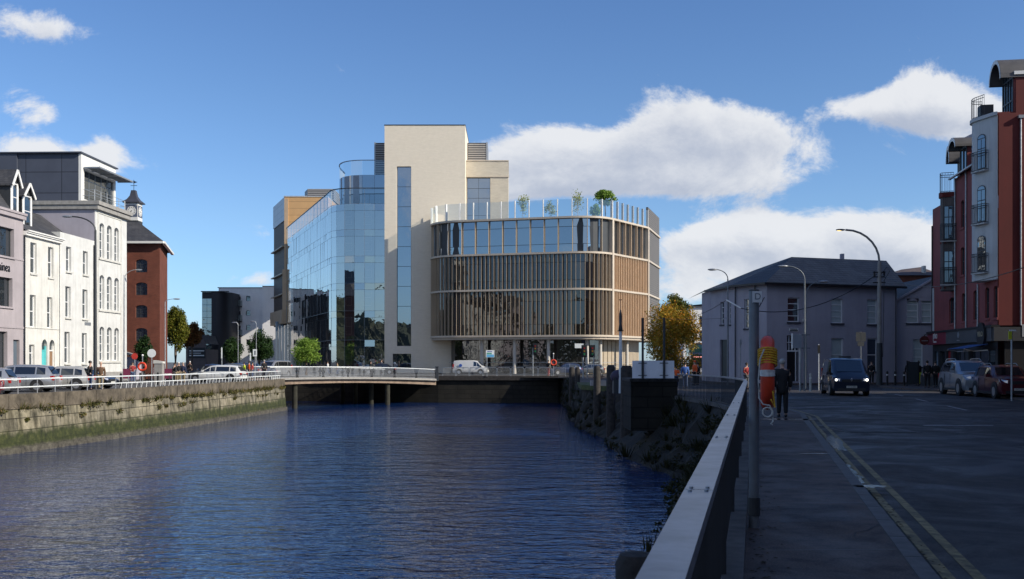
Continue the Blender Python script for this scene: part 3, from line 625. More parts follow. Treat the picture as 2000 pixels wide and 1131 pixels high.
# timber piles, garden strip and dark block on the right bank
for i, (px, py, d, r) in enumerate(((1117, 717, 84, .26), (1128, 717, 81, .22), (1166, 715, 66, .24), (1193, 713, 60, .27), (1224, 714, 54, .34))):
    p = pt(px, py, d); a = thing('timber_pile', ['slim dark timber pile furthest left beside the garden strip', 'slim timber pile just right of the furthest left one', 'dark timber pile in front of the flower box', 'round headed timber pile in the middle of the row', 'thickest dark timber pile against the stone block'][i], 'timber pile', (p.x, p.y, -3.6), 0, 'old timber piles along the right bank')
    h = p.z+3.6; MB().lathe((0, 0, 0), [(r*1.08, 0), (r, h*.5), (r*.95, h-.15), (r*.7, h)], 10).build('shaft', pilem, a, 40)
for px, py, d, r, lb in ((1243, 1078, 9.0, .19, 'worn round timber fender pile in the water at the bottom edge'), (1336, 962, 19, .22, 'low dark fender pile tight under the railing')):
    p = pt(px, py, d); a = thing('timber_pile', lb, 'timber pile', (p.x, p.y, -3.6)); h = p.z+3.6; MB().lathe((0, 0, 0), [(r, 0), (r, h-.1), (r*.8, h-.02), (r*.3, h)], 14).build('shaft', pilem, a, 40)
bk = thing('stone_block', 'dark retaining block jutting into the river under the white board', 'retaining wall', (6.9, 48.5, -3.5)); MB().box(-1.3, .9, -1.6, 1.6, 1.9, 4.22).build('body', darkq, bk); MB().box(-1.36, .96, -1.66, 1.66, 4.223, 4.36).build('cap', pilem, bk)
bd_ = thing('notice_board', 'blank white back of a sign board on two tall posts above the stone block', 'sign', (pt(1276, 707, 46.5).x, 46.5, .86))
MB().box(-.98, .98, .02, .05, .03, .85).build('board', mat('sign_back', (.80, .82, .85), .5, var=.06), bd_)
for x in (-.5, .5): MB().box(x-.05, x+.05, -.07, .0, -.0, 2.85).build('post', dark, bd_)
for x in (-.5, .5):
    for z in (.15, .72): MB().box(x-.2, x+.2, -.0, .019, z, z+.03).build('bracket', dark, bd_)
gs = MB(); gs.prism([(4.9, 70.4), (8.2, 60.4), (9.4, 61), (8.4, 78), (5.2, 79.5)], -.3, .03); struct(gs.build('grass_strip', mat('mown_grass', (.075, .095, .03), .9, var=.3, scale=3, bump=.5, bscale=30)))
def leafclump(mb, c, r, n, size, rnd, squash=.7, up=.3):
    for i in range(n):
        d = Vector((rnd.gauss(0, 1), rnd.gauss(0, 1), rnd.gauss(0, 1)*squash)); d = d.normalized()*r*rnd.random()**.45; d.z *= squash
        p = Vector(c)+d; a = Vector((rnd.uniform(-1, 1), rnd.uniform(-1, 1), rnd.uniform(-.3, 1))).normalized(); b = a.cross(Vector((rnd.uniform(-1, 1), rnd.uniform(-1, 1), rnd.uniform(-1, 1)))).normalized(); s_ = size*rnd.uniform(.6, 1.3)
        mb.quad(p-a*s_*.6, p+b*s_*.35, p+a*s_*.6, p-b*s_*.35)
def tuft(mb, c, h, n, rnd, spread=.5):
    for i in range(n):
        a = rnd.uniform(0, 2*math.pi); r = rnd.uniform(0, spread)*h; q = Vector(c)+Vector((math.cos(a)*r*.5, math.sin(a)*r*.5, 0)); t_ = q+Vector((math.cos(a)*r, math.sin(a)*r, h*rnd.uniform(.5, 1))); s_ = Vector((-math.sin(a), math.cos(a), 0))*h*.05
        mb.poly(q-s_, q+s_, t_)
rnd = random.Random(11)
for i, (x, y, r, lb, mcol) in enumerate(((5.9, 68, .35, 'pale wooden planter box with pink flowers on the grass strip', (.5, .25, .3)), (7.2, 66, .5, 'round green shrub in a teal tub on the grass strip', (.1, .16, .03)), (7.8, 63.6, .4, 'planter of yellow green grasses next to the thick pile', (.3, .3, .1)))):
    a = thing('planter', lb, 'planter', (x, y, .03), 0, 'planters on the grass strip')
    MB().prism([(-.5, -.25), (.5, -.25), (.55, .25), (-.55, .25)], 0, .36).build('box', mat('planter_%d' % i, [(.4, .36, .34), (.05, .17, .16), (.2, .15, .13)][i], .7), a)
    l = MB(); leafclump(l, (0, 0, .6), r*1.2, 260, .09, rnd); l.build('plants', leafmat('planter_leaf_%d' % i, [(.06, .1, .02), mcol, (.2, .22, .08)]), a)
# weeds rooted in the walls
wd_ = MB()
for i in range(170):
    y = random.uniform(44, 96) if i % 3 else random.uniform(66, 96); z = random.choice((-.78, -.8, -.95, -1.35)) if i % 2 else -.8; x = qx(y)+.16
    if rnd.random() < .6: tuft(wd_, (x, y, z), rnd.uniform(.2, .55), 30, rnd, 1.2)
    else: leafclump(wd_, (x+.05, y, z), rnd.uniform(.15, .4), 90, .11, rnd)
struct(wd_.build('wall_weeds', leafmat('dry_wall_weeds', [(.05, .065, .015), (.12, .12, .03), (.16, .11, .05)])), 'stuff')
wd_ = MB()
for i in range(900):
    k = rnd.randrange(len(T)); 
    if T[k].y < 9 or T[k].y > 112 or T[k].x < -9: continue
    f = rnd.random()**1.2; p = T[k].lerp(Fo[k], f); z = -.1-3.5*(f**.8)
    if T[k].y < 30 and rnd.random() < .4: continue
    if rnd.random() < .5: tuft(wd_, (p.x, p.y, z), rnd.uniform(.3, .8), 26, rnd, .9)
    else: leafclump(wd_, (p.x, p.y, z+.05), rnd.uniform(.15, .4), 70, .09, rnd)
for i in range(900):
    k = rnd.randrange(len(T))
    if not 24 < T[k].y < 47: continue
    f = rnd.random(); p = T[k].lerp(Fo[k], f); z = -.1-3.5*(f**.8)
    if rnd.random() < .65: leafclump(wd_, (p.x, p.y, z+.1), rnd.uniform(.2, .5), 60, .1, rnd)
    else: tuft(wd_, (p.x, p.y, z), rnd.uniform(.4, .9), 20, rnd, .8)
for i in range(14): leafclump(wd_, (fence_x(17.5)-.95+rnd.uniform(-.25, .25), 17.5+rnd.uniform(-.8, .8), -.75+rnd.uniform(-.25, .25)), .2, 60, .06, rnd)
struct(wd_.build('bank_undergrowth', leafmat('bank_leaves', [(.015, .02, .006), (.03, .035, .01), (.045, .038, .015)])), 'stuff')
# ------------------------------------------------------------------ left bank buildings
LU = Vector((.03, 1)).normalized()
def LP(px0, px1): 
    f = Fac((-38, 80), Vector((-38, 80))+LU*10); a = Vector(f.A)+f.u*f.s(px0); b = Vector(f.A)+f.u*f.s(px1); return Fac(a, b, -.12)
def gutter(par, m_, x0, x1, z, y=-.12): MB().box(x0, x1, y, y+.14, z-.1, z).build('gutter', m_, par)
def pipe(par, x, z0, z1, m_, y=-.1, r=.05): return MB().cyl((x, y, z0), (x, y, z1), r, n=8).build('downpipe', m_, par)
# --- mauve building at the left edge
f = LP(-150, 45.5); b = f.empty('mauve_building', 'mauve rendered building with wide grey windows cut off by the left edge', 'building'); eave = f.z(46, 418)
ops = [f.rect(-34, 27.5, 437, 503)[:2]+(f.z(27.5, 503.7), f.z(27.5, 448)), f.rect(-34, 24.5, 0, 0)[:2]+(f.z(24.5, 600), f.z(24.5, 544)), (f.s(-34), f.s(14.5), .35, f.z(15, 648)), (f.s(26), f.s(38.3), 0, f.z(30, 663.5))]
ops += [(f.s(-120), f.s(-60), ops[0][2], ops[0][3]), (f.s(-120), f.s(-60), ops[1][2], ops[1][3]), (f.s(-120), f.s(-50), .35, ops[2][3])]
m = MB(); wall(m, 0, f.len, 0, eave-.5, ops, rec=.35); shell(m, 0, f.len, 0, eave-.5, 10); m.build('wall', mauve, b)
m = MB(); m.box(-.1, f.len+.06, -.22, .3, eave-.5, eave-.18); m.box(-.1, f.len+.1, -.3, .3, eave-.178, eave); m.build('cornice', mauve, b)
for i, o in enumerate(ops):
    if i == 3: 
        d_ = MB().box(o[0]+.05, o[1]-.05, .2, .28, 0, o[3]-.05).build('door', mat('blue_grey_door', (.10, .13, .16), .5, var=.05), b); MB().box(o[0]+.18, o[0]+.3, .15, .197, 1.0, 1.12).build('handle', galv, d_)
    else: window(b, o, 3 if i < 2 else 2, (.8,) if i in (2, 6) else (), dark, rec=.35, fw=.09, sill=.12 if i not in (2, 6) else None, sillm=mauve)
m = MB(); m.box(0, f.len, -.06, .0, f.z(30, 640)-.06, f.z(30, 640)+.1); m.box(0, f.len, -.05, .0, f.z(30, 507), f.z(30, 507)+.12); m.build('string_course', mauve, b)
zt = (f.z(9, 531)+f.z(9, 513))/2; sg = text('ainea', .95, black, b, 'sign_letters', (f.s(8), -.05, zt), sx=.8)
rf = MB(); rf.poly((0, .3, eave-.02), (f.len, .3, eave-.02), (f.len, 2.2, eave+2.6), (0, 2.2, eave+2.6)); rf.poly((0, 2.2, eave+2.6), (f.len, 2.2, eave+2.6), (f.len, 10, eave+3), (0, 10, eave+3)); rf.poly((f.len, .3, eave-.02), (f.len, 10, eave-.02), (f.len, 10, eave+3), (f.len, 2.2, eave+2.6)); rf.build('roof', slate, b)
def dormer(par, x0, x1, y0, y1, z0, z1, zr):     # gable faces -y
    d_ = MB(); xm = (x0+x1)/2; d_.box(x0, x1, y0, y1, z0, z1); d_.add([(x0, y0, z1), (x1, y0, z1), (xm, y0, zr)], [(0, 1, 2)]); o = d_.build('dormer', dark, par)
    r_ = MB(); e = .18; k = (zr-z1)/(xm-x0)
    for s_, xe in ((-1, x0-e), (1, x1+e)):
        ze = z1-e*k; r_.add([(xe, y0-.25, ze), (xm, y0-.25, zr), (xm, y1, zr), (xe, y1, ze), (xe, y0-.25, ze+.1), (xm, y0-.25, zr+.1), (xm, y1, zr+.1), (xe, y1, ze+.1)], [(0,1,2,3),(7,6,5,4),(0,4,5,1),(1,5,6,2),(2,6,7,3),(3,7,4,0)])
    r_.build('dormer_roof', slate, o)
    t = MB()
    for xe in (x0-e, x1+e): t.bar((xe, y0-.29, z1-e*k+.02), (xm, y0-.29, zr+.02), .07, .2)
    for xe in (x0+.06, x1-.06): t.box(xe-.09, xe+.09, y0-.05, y0-.002, z0, z1)
    t.box(x0+.15, x1-.15, y0-.05, y0-.002, z0, z0+.12); t.build('bargeboard', cream_trim, o)
    window(o, (x0+.16, x1-.16, z0+.12, z1-.05), 1, (.5,), upvc, y=y0-.12, rec=.12, fw=.08)
dormer(b, f.s(33), f.s(47), .5, 5, eave+.0, eave+2.35, eave+3.3)
# --- white house A
f = LP(46, 117); b = f.empty('white_house', 'white house with slate roof dormer and turquoise arched door', 'house'); eave = f.z(49, 452)
W = [(59.3, 71.7, 472.7, 533), (93.8, 104.4, 481.6, 541), (58.4, 70, 575.4, 639), (92, 102.3, 579.8, 640.7)]
ops = []
for x0, x1, yt, yb in W: ops.append((f.s(x0), f.s(x1), f.z(x0, yb), f.z(x0, yt), 0))
ops.append((f.s(57), f.s(67.5), f.z(57, 716), f.z(57, 673), 0)); D = [(f.s(81.6), f.s(92.6), 0, f.z(87, 662.8), .55), (f.s(96.6), f.s(107), 0, f.z(101, 663.7), .5)]
m = MB(); wall(m, 0, f.len, 0, eave-.3, ops+D, rec=.26); shell(m, 0, f.len, 0, eave-.3, 9); m.build('wall', white, b)
for i, o in enumerate(ops): window(b, o, 1, (.5 if i < 4 else .62,), upvc, rec=.26, fw=.09, sill=.1 if i in (0, 1) else None, gm=gl_win)
for o, mm in zip(D, (mat('turquoise_door', (.10, .50, .50), .45, var=.04), mat('varnished_brown_door', (.25, .15, .08), .5, var=.2))):
    d_ = MB().box(o[0]+.1, o[1]-.1, .16, .22, 0, o[3]-.95).build('door', mm, b); MB().box(o[0]+.2, o[0]+.26, .11, .157, 1, 1.14).build('handle', galv, d_)
    MB().box(o[0], o[0]+.09, .12, .24, 0, o[3]-o[4]).box(o[1]-.09, o[1], .12, .24, 0, o[3]-o[4]).box(o[0]+.09, o[1]-.09, .12, .24, o[3]-.94, o[3]-.84).build('door_frame', mm if mm.name[0] == 't' else cream_trim, b)
    MB().poly((o[0], .24, o[3]-.84), (o[1], .24, o[3]-.84), *[(q[0], .24, q[1]) for q in arcpts(o[0], o[1], o[3]-o[4], o[4])]).build('fanlight', gl_win, b)
m = MB(); m.box(-.02, f.len+.03, -.25, .2, eave-.3, eave-.12); m.box(-.02, f.len+.06, -.36, .2, eave-.117, eave+.02); m.build('eaves_board', cream_trim, b)
gutter(b, cream_trim, -.02, f.len+.08, eave+.1, -.46)
rh = 3.4; dp = 9.6
m = MB(); m.poly((0, -.3, eave), (f.len, -.3, eave), (f.len, dp/2, eave+rh), (0, dp/2, eave+rh)); m.poly((f.len, dp, eave), (0, dp, eave), (0, dp/2, eave+rh), (f.len, dp/2, eave+rh)); m.build('roof', slate, b)
m = MB(); m.add([(f.len-.01, 0, eave-.3), (f.len-.01, dp, eave-.3), (f.len-.01, dp/2, eave+rh-.05)], [(0, 1, 2)]); m.add([(.01, 0, eave-.3), (.01, dp, eave-.3), (.01, dp/2, eave+rh-.05)], [(2, 1, 0)]); m.build('gable', greyrend, b)
m = MB(); m.box(-.1, f.len+.05, dp/2-.12, dp/2+.12, eave+rh-.06, eave+rh+.08); m.build('ridge', slate, b)
dormer(b, f.s(65), f.s(82.5), .9, 5, eave+.5, eave+3.15, eave+4.05)
pipe(b, .0, .1, eave-.3, black); pipe(b, f.len-.1, .1, eave-.3, cream_trim)
MB().box(.2, f.len-.2, -.05, 0, f.z(80, 642), f.z(80, 642)+.06).build('cable_duct', stonew, b)
# --- white house B
f = LP(117.3, 184.8); b = f.empty('white_house', 'plain white house with flat parapet between the slate roofed house and the arched window building', 'house'); eave = f.z(117, 452.6)
W = [(129, 139, 481, 529.4), (162, 171.6, 489.6, 535.6), (127.6, 138, 558.6, 619.6), (161, 171, 564.8, 622.3), (125.8, 136.4, 647.8, 709.7), (160, 169.8, 650.4, 709.7)]
ops = [(f.s(x0), f.s(x1), f.z(x0, yb), f.z(x0, yt), 0) for x0, x1, yt, yb in W]
m = MB(); wall(m, 0, f.len, 0, eave, ops, rec=.28); shell(m, 0, f.len, 0, eave, 1.0); m.poly((0, 0, eave), (f.len, 0, eave), (f.len, 1, eave), (0, 1, eave)); m.build('wall', white2, b)
for o in ops: window(b, o, 1, (.5,), upvc, rec=.28, fw=.08, sill=.14)
m = MB(); m.poly((0, 1, eave-.6), (f.len, 1, eave-.6), (f.len, 5, eave+2.4), (0, 5, eave+2.4)); m.poly((f.len, 10, eave-.6), (0, 10, eave-.6), (0, 5, eave+2.4), (f.len, 5, eave+2.4)); m.add([(0, 1, eave-.6), (0, 10, eave-.6), (0, 5, eave+2.4)], [(2, 1, 0)]); m.build('roof', slate, b)
m = MB(); m.box(0, f.len, 1.0, 10, 0, eave-.6); m.build('rear_wall', greyrend, b)
pipe(b, f.len-.25, .1, eave-.4, black, r=.07); MB().box(f.s(165), f.s(177), -.03, 0, f.z(165, 635), f.z(165, 629)).build('plaque', galv, b)
# --- white former warehouse with arched windows and metal clad top
f = LP(186, 247.5); b = f.empty('arched_window_building', 'tall white building with rows of three arched windows and a dark metal rooftop storey', 'building'); top = f.z(187, 393)
W = []
for (xs, yt, yb) in (([(196.4, 206), (211.5, 221), (225.4, 234.6)], (435, 439, 444), 503), ([(194.7, 204.4), (208.8, 218.6), (223.4, 232)], (536.5, 539, 542), 603.7), ([(193, 201.8), (207, 216.3), (220.9, 230)], (637.5, 639, 640), 704.4)):
    z1 = f.z(xs[0][0], yt[0]); z0 = f.z(xs[0][0], yb)
    for a_, c_2 in ((196.4, 206), (211, 220.8), (225.4, 234.6)): W.append((f.s(a_-2), f.s(c_2-2.3), z0, z1, .35))
ch = top-.75
m = MB(); wall(m, 0, f.len, 0, ch, W, rec=.3); shell(m, 0, f.len, 0, ch, 12); m.build('wall', white2, b)
for o in W: window(b, o, 1, (.25, .5, .75), upvc, rec=.3, fw=.07)
for z in (W[0][2], W[3][2], W[6][2]): MB().box(f.s(192.5), f.s(235), -.13, 0, z-.2, z-.01).build('sill_course', stonew, b)
m = MB(); x0, x1 = f.s(191), f.s(236); z0, z1 = W[6][2]-.2, f.z(191, 416)
for x in (x0, x1): m.box(x-.05, x+.05, -.06, 0, .9, z1)
m.box(x0, x1, -.06, -.001, z1, z1+.12); m.build('panel_moulding', stonew, b)
m = MB(); m.box(0, f.len+.02, -.1, 0, 0, .85); m.build('plinth', concrete, b)
m = MB(); m.box(-.25, f.len+.12, -.35, 12.1, top-.747, top-.35); m.box(-.35, f.len+.2, -.5, 12.2, top-.347, top); m.build('cornice', concrete, b)
# side wall above the neighbours (grey render) and rooftop storey
m = MB(); m.box(-.04, -.004, .05, 12, 0, ch-.02); m.build('side_wall', greyrend, b)
bx = MB(); X0, X1, Y0, Y1, Z0, Z1 = .15, 7.6, 1.35, 26, top+.002, 20.56+.12
bx.box(X0, X1, Y0+.25, Y1, Z0-1.5, Z1); bo = bx.build('rooftop_storey', brick('dark_cladding_panels', (.075, .085, .115), (.07, .08, .108), (.02, .022, .03), 3.3, 1.9, .035, .45, offset=0, var=.12), b)
sh_ = MB(); sh_.box(-.02, .148, 7.2, Y1+2, Z0-3.5, Z1-.02); sh_.build('side_cladding', MT['dark_cladding_panels'], b)
m = MB(); m.box(X0-.3, X1+.1, Y0-.15, Y1+.1, Z1+.001, Z1+.12); m.build('roof_edge', metalclad, bo)
m = MB(); wall(m, X0, X1-.15, Z0, Z1, [(.75, X1-.5, Z0+.3, Z1-1.35, 0)], y=Y0, rec=.2); m.quad((X0, Y0+.25, Z0), (X0, Y0, Z0), (X0, Y0, Z1), (X0, Y0+.25, Z1)); m.quad((X1-.15, Y0, Z0), (X1-.15, Y0+.25, Z0), (X1-.15, Y0+.25, Z1), (X1-.15, Y0, Z1)); m.build('end_wall', cream_trim, bo)
window(bo, (.75, X1-.5, Z0+.3, Z1-1.35, 0), 5, (.36, .68), galv, y=Y0, rec=.2, fw=.07)
m = MB(); zb = Z1-1.2
for i in range(26): yb_ = Y0-.05-1.4*(i+.5)/26; m.box(.5, X1+.3, yb_-.02, yb_+.012, zb, zb+.06)
for x in (.5, 2.2, 3.9, 5.6, X1+.26): m.box(x-.03, x+.03, Y0-1.5, Y0, zb-.08, zb-.001)
m.box(.5, X1+.3, Y0-1.54, Y0-1.48, zb-.06, zb+.08); m.build('sunshade', galv, bo)
m = MB()
for x in (.3, 1.6, 2.9, 4.2, 5.5, 6.8, f.len+.6): m.cyl((x if x < f.len+.1 else f.len+.1, .2 if x < f.len else .2, top), (min(x, f.len+.1), .2, top+1.1), .025, n=5)
for z in (.55, 1.1): m.tube([(.3, 1.3, top+z), (.3, .2, top+z), (f.len+.1, .2, top+z), (f.len+.1, 1.6, top+z)], .022, 5)
m.build('roof_railing', galv, b)
# --- red brick warehouse with clock cupola
zE = EYE+(HY-472)/F*103
A_ = (-36.45, 103); B_ = (-39.3, 113.5)
b = thing('brick_warehouse', 'red brick warehouse with hipped slate roof and white clock cupola', 'warehouse', (-36.45, 103, -.12)); Z = zE+.12
ops = []
for yt, yb in ((506.4, 532), (551.5, 576.4), (595.8, 620.5), (640.7, 666)):
    z1 = EYE+(HY-yt)/F*103+.12; z0 = EYE+(HY-yb)/F*103+.12; ops.append((gx(264.6, 103)+36.45, gx(287.6, 103)+36.45, z0, z1, .28))
for k in range(4): o = ops[k]; ops.append((o[0]-3.0, o[1]-3.0, *o[2:]))
m = MB(); wall(m, -9, 0, 0, Z, ops, rec=.25)
ev = Vector((B_[0]-A_[0], B_[1]-A_[1])); m.quad((0, 0, 0), (ev.x, ev.y, 0), (ev.x, ev.y, Z), (0, 0, Z)); m.quad((ev.x, ev.y, 0), (-11, 10.5, 0), (-11, 10.5, Z), (ev.x, ev.y, Z)); m.quad((-11, 10.5, 0), (-9, 0, 0), (-9, 0, Z), (-11, 10.5, Z)); m.build('wall', redbrick, b)
for o in ops: window(b, o, 3, (.33, .62), dark, rec=.25, fw=.06, gm=gl_win)
ap0 = (gx(254.5, 106)+36.45, 4.0, EYE+(HY-424)/F*106+.12); e = .45
C = [(e+.1, -e, Z), (ev.x+e, ev.y+e, Z), (-11.2, 10.9, Z), (-9.4, -e, Z)]; ap1 = (ap0[0]-1.2, 6.5, ap0[2])
m = MB(); m.poly(C[0], C[1], ap1, ap0); m.poly(C[1], C[2], ap1); m.poly(C[2], C[3], ap0, ap1); m.poly(C[3], C[0], ap0); m.build('roof', slate, b)
m = MB()
for p, q in ((C[3], C[0]), (C[0], C[1])): m.bar((p[0], p[1], Z-.12), (q[0], q[1], Z-.12), .3, .22)
m.build('eaves_gutter', cream_trim, b)
cz = ap0[2]-.75; cx_, cy_ = ap0[0], ap0[1]; hw = .68
cp = MB(); cp.box(cx_-hw, cx_+hw, cy_-hw, cy_+hw, cz-.5, cz+.45); c0 = cp.build('cupola_base', dark, b)
cp = MB(); cp.box(cx_-hw+.02, cx_+hw-.02, cy_-hw+.02, cy_+hw-.02, cz+.452, cz+2.35); cb = cp.build('cupola', cream_trim, b)
prof = [(1.12, 2.352), (1.08, 2.46), (.68, 2.75), (.4, 3.15), (.3, 3.6), (.28, 3.75)]; n_ = []
cp = MB()
vs = [(cx_+s1*r*.82, cy_+s2*r*.82, cz+z) for r, z in prof for s1, s2 in ((-1, -1), (1, -1), (1, 1), (-1, 1))]; cp.add(vs, [(i*4+k, i*4+(k+1) % 4, (i+1)*4+(k+1) % 4, (i+1)*4+k) for i in range(5) for k in range(4)]+[(3, 2, 1, 0), (20, 21, 22, 23)]); cp.build('cupola_roof', mat('lead_roof', (.05, .052, .065), .5, var=.15), cb)
cp = MB(); cp.cyl((cx_, cy_, cz+3.75), (cx_, cy_, cz+4.9), .03, n=6); cp.box(cx_-.35, cx_+.35, cy_-.02, cy_+.02, cz+4.25, cz+4.3); cp.poly((cx_-.05, cy_-.01, cz+4.5), (cx_+.4, cy_-.01, cz+4.65), (cx_-.05, cy_-.01, cz+4.8)); cp.build('weather_vane', black, cb)
for fx, fy, ax in ((0, -1, 0), (1, 0, 1)):
    def P2(u, v, o): return (cx_+u, cy_-hw-o, cz+1.45+v) if ax == 0 else (cx_+hw+o, cy_+u, cz+1.45+v)
    m = MB(); m.poly(*[P2(.62*sx_, .62*sz_, .0) for sx_, sz_ in ((-1, -1), (1, -1), (1, 1), (-1, 1))]); m.build('dial_panel', mat('dial_blue_grey', (.10, .12, .17), .6, var=.05) if 'dial_blue_grey' not in MT else MT['dial_blue_grey'], cb)
    m = MB(); m.poly(*[P2(.5*math.cos(2*math.pi*i/24), .5*math.sin(2*math.pi*i/24), .02) for i in range(24)]); dl = m.build('clock_face', cream_trim, cb)
    m = MB()
    for i in range(12):
        t = math.pi*i/6; c_, s_ = math.cos(t), math.sin(t); m.poly(P2(.30*c_+.025*s_, .30*s_-.025*c_, .03), P2(.44*c_+.035*s_, .44*s_-.035*c_, .03), P2(.44*c_-.035*s_, .44*s_+.035*c_, .03), P2(.30*c_-.025*s_, .30*s_+.025*c_, .03))
    for t, l, wd in ((R(90-232), .26, .045), (R(90-212), .42, .03)):
        c_, s_ = math.cos(t), math.sin(t); m.poly(P2(wd*s_, -wd*c_, .036), P2(l*c_, l*s_, .036), P2(-wd*s_, wd*c_, .036), P2(-.1*c_, -.1*s_, .036))
    m.build('clock_hands', black, dl)
# --- small pitched shelter beside the warehouse
o = thing('street_kiosk', 'low kiosk with pale pitched roof in the shade of the brick warehouse', 'kiosk', (gx(246, 99), 99, -.12)); m = MB(); m.box(-1.2, .8, 0, 2, 0, 2.3); m.build('body', greyrend, o); m = MB(); m.poly((-1.3, -.2, 3.0), (.95, -.2, 2.3), (.95, 2.2, 2.3), (-1.3, 2.2, 3.0)); m.poly((-1.3, -.2, 2.9), (-1.3, 2.2, 2.9), (.95, 2.2, 2.2), (.95, -.2, 2.2)); m.build('roof', concrete, o)
# --- dark gabled building with a sign
o = thing('gabled_shed', 'low dark brown gabled building with a striped sign beside the black curved block', 'building', (gx(379, 190), 190, -.12)); m = MB(); hw = 1.75
x0, x1 = gx(363, 190)-gx(379, 190), gx(402, 190)-gx(379, 190)
m.add([(x0, 0, 0), (x1, 0, 0), (x1, 0, 5.2), (x1-.6, 0, 6.9), (x0, 0, 5.0)], [(0, 1, 2, 3, 4)]); m.quad((x0, 8, 0), (x0, 0, 0), (x0, 0, 4), (x0, 8, 4)); m.quad((x1, 0, 0), (x1, 8, 0), (x1, 8, 4.2), (x1, 0, 4.2)); m.build('wall', mat('brown_render', (.12, .095, .09), .8, var=.1), o)
m = MB(); m.poly((x0-.2, -.2, 4.95), (x1-.6, -.2, 6.95), (x1-.6, 8, 6.95), (x0-.2, 8, 4.95)); m.poly((x1-.6, -.2, 6.95), (x1+.1, -.2, 5.2), (x1+.1, 8, 5.2), (x1-.6, 8, 6.95)); m.build('roof', slate, o)
s_ = MB().box(x0+.5, x1-.1, -.08, -.002, 2.5, 4.5).build('sign_board', black, o); MB().box(x0+.7, x1-.3, -.1, -.082, 3.8, 3.98).box(x0+.7, x1-.3, -.1, -.082, 2.9, 3.1).box(x0+.7, x1-.9, -.1, -.082, 3.4, 3.5).build('sign_lines', cream_trim, s_)
# --- black curved block with glass stair
Yb = 200; o = thing('black_curved_block', 'black rounded apartment end block with a tall glazed stair strip', 'apartment block', (gx(420, Yb), Yb, -.12)); zt = EYE+(HY-570)/F*Yb+.12
blk = mat('black_zinc', (.018, .018, .024), .5, .2, var=.1)
xl, xr = gx(413, Yb)-gx(420, Yb), gx(447, Yb)-gx(420, Yb)
m = MB(); arc = [(xl, .0)]+[(xl+(xr-xl)*(.25+.75*math.sin(t)), -.2+3.8*(1-math.cos(t))) for t in [R(a) for a in range(0, 91, 10)]]+[(xr, 12), (xl, 12)]; m.prism(arc, 0, zt); m.build('wall', blk, o, 30)
xg = gx(393.5, Yb)-gx(420, Yb); m = MB(); m.box(xg, xl-.002, .35, 10, 0, zt-.02); m.build('stair_core', blk, o)
gstair = glass('stair_glass', (.85, .92, .95), .3, base=(.10, .13, .14), wob=.3)
for r_ in range(11):
    for c_ in range(2):
        z0 = .6+r_*(zt-1.9)/11; m = MB(); a0 = xg+.05+c_*1.0; m.box(a0, a0+.95, .25, .33, z0, z0+(zt-1.9)/11-.06); m.build('stair_pane', gstair, o)
m = MB(); m.box(xg-.05, xr+.02, -.3, .2, zt-.02, zt+.15); m.build('roof_edge', blk, o)
# --- white apartment block
Yb = 208; xo = gx(447, Yb); o = thing('apartment_block', 'pale grey and white apartment block with small balconies behind the round trees', 'apartment block', (xo, Yb, -.12)); g_ = lambda px: gx(px, Yb)-xo; zz = lambda py: EYE+(HY-py)/F*Yb+.12
pale = mat('pale_apartment_render', (.78, .77, .77), .8, var=.05, scale=.4, streak=.15)
ops = [(g_(480.5), g_(489), zz(y+10), zz(y), 0) for y in (578, 606.5, 635, 663)]+[(g_(448), g_(470), zz(y+12), zz(y+1), 0) for y in (578, 606.5, 635, 663)]
m = MB(); wall(m, g_(427), g_(513.3), 0, zz(562.5), ops, rec=.25); shell(m, g_(427), g_(513.3), 0, zz(562.5), 14); m.box(g_(427), g_(513.3), .3, 14, zz(562.5)-.5, zz(562.5)); m.build('wall', pale, o)
m = MB(); m.box(g_(513.5), g_(539), -.4, 14, 0, zz(559.8)); m.build('side_wing', pale, o)
m = MB(); m.box(g_(425), g_(513.5), -.1, 14.1, zz(562.5)+.002, zz(562.5)+.15); m.box(g_(513.5)-.03, g_(539), -.5, 14.1, zz(559.8)+.002, zz(559.8)+.12); m.build('roof_edge', dark, o)
for i, p in enumerate(ops): window(o, p, 1 if i < 4 else 3, (.5,) if i < 4 else (), dark, rec=.25, fw=.05)
for y in (578, 606.5, 635, 663):
    k = MB(); k.box(g_(457), g_(473), -1.3, -.002, zz(y+22), zz(y+20.3)); bo_ = k.build('balcony', dark, o)
    k = MB(); k.box(g_(457), g_(473), -1.32, -1.28, zz(y+20), zz(y+9)); k.box(g_(457)-.02, g_(457)+.02, -1.27, 0, zz(y+20), zz(y+9)); k.box(g_(473)-.02, g_(473)+.02, -1.27, 0, zz(y+20), zz(y+9)); k.build('balcony_glass', glass('balcony_glass', (.8, .9, .92), .2, base=(.1, .12, .13)) if 'balcony_glass' not in MT else MT['balcony_glass'], bo_)
# ------------------------------------------------------------------ the office development in the centre
def polyfac(P, cum=True):
    P = [Vector(p) for p in P]; L_ = [0]
    for a, b in zip(P[:-1], P[1:]): L_.append(L_[-1]+(b-a).length)
    return P, L_
class Path2:
    def __init__(s, P):
        s.P, s.L = polyfac(P); s.len = s.L[-1]
    def at(s, t, off=0.0):
        t = min(max(t, 0), s.len-1e-6)
        for i in range(len(s.P)-1):
            if t <= s.L[i+1]: break
        a, b = s.P[i], s.P[i+1]; d = (b-a).normalized(); p = a+d*(t-s.L[i]); n0 = Vector((d.y, -d.x))
        # blend the normals near joints for smooth curves
        f = (t-s.L[i])/max(1e-6, s.L[i+1]-s.L[i])
        def nrm(j): 
            if j < 0 or j >= len(s.P)-1: return n0
            q = (s.P[j+1]-s.P[j]).normalized(); return Vector((q.y, -q.x))
        if s.L[i+1]-s.L[i] < 2.2: n0 = (nrm(i-1).lerp(n0, .5)).lerp(nrm(i+1).lerp(n0, .5), f).normalized()
        return p+n0*off, n0
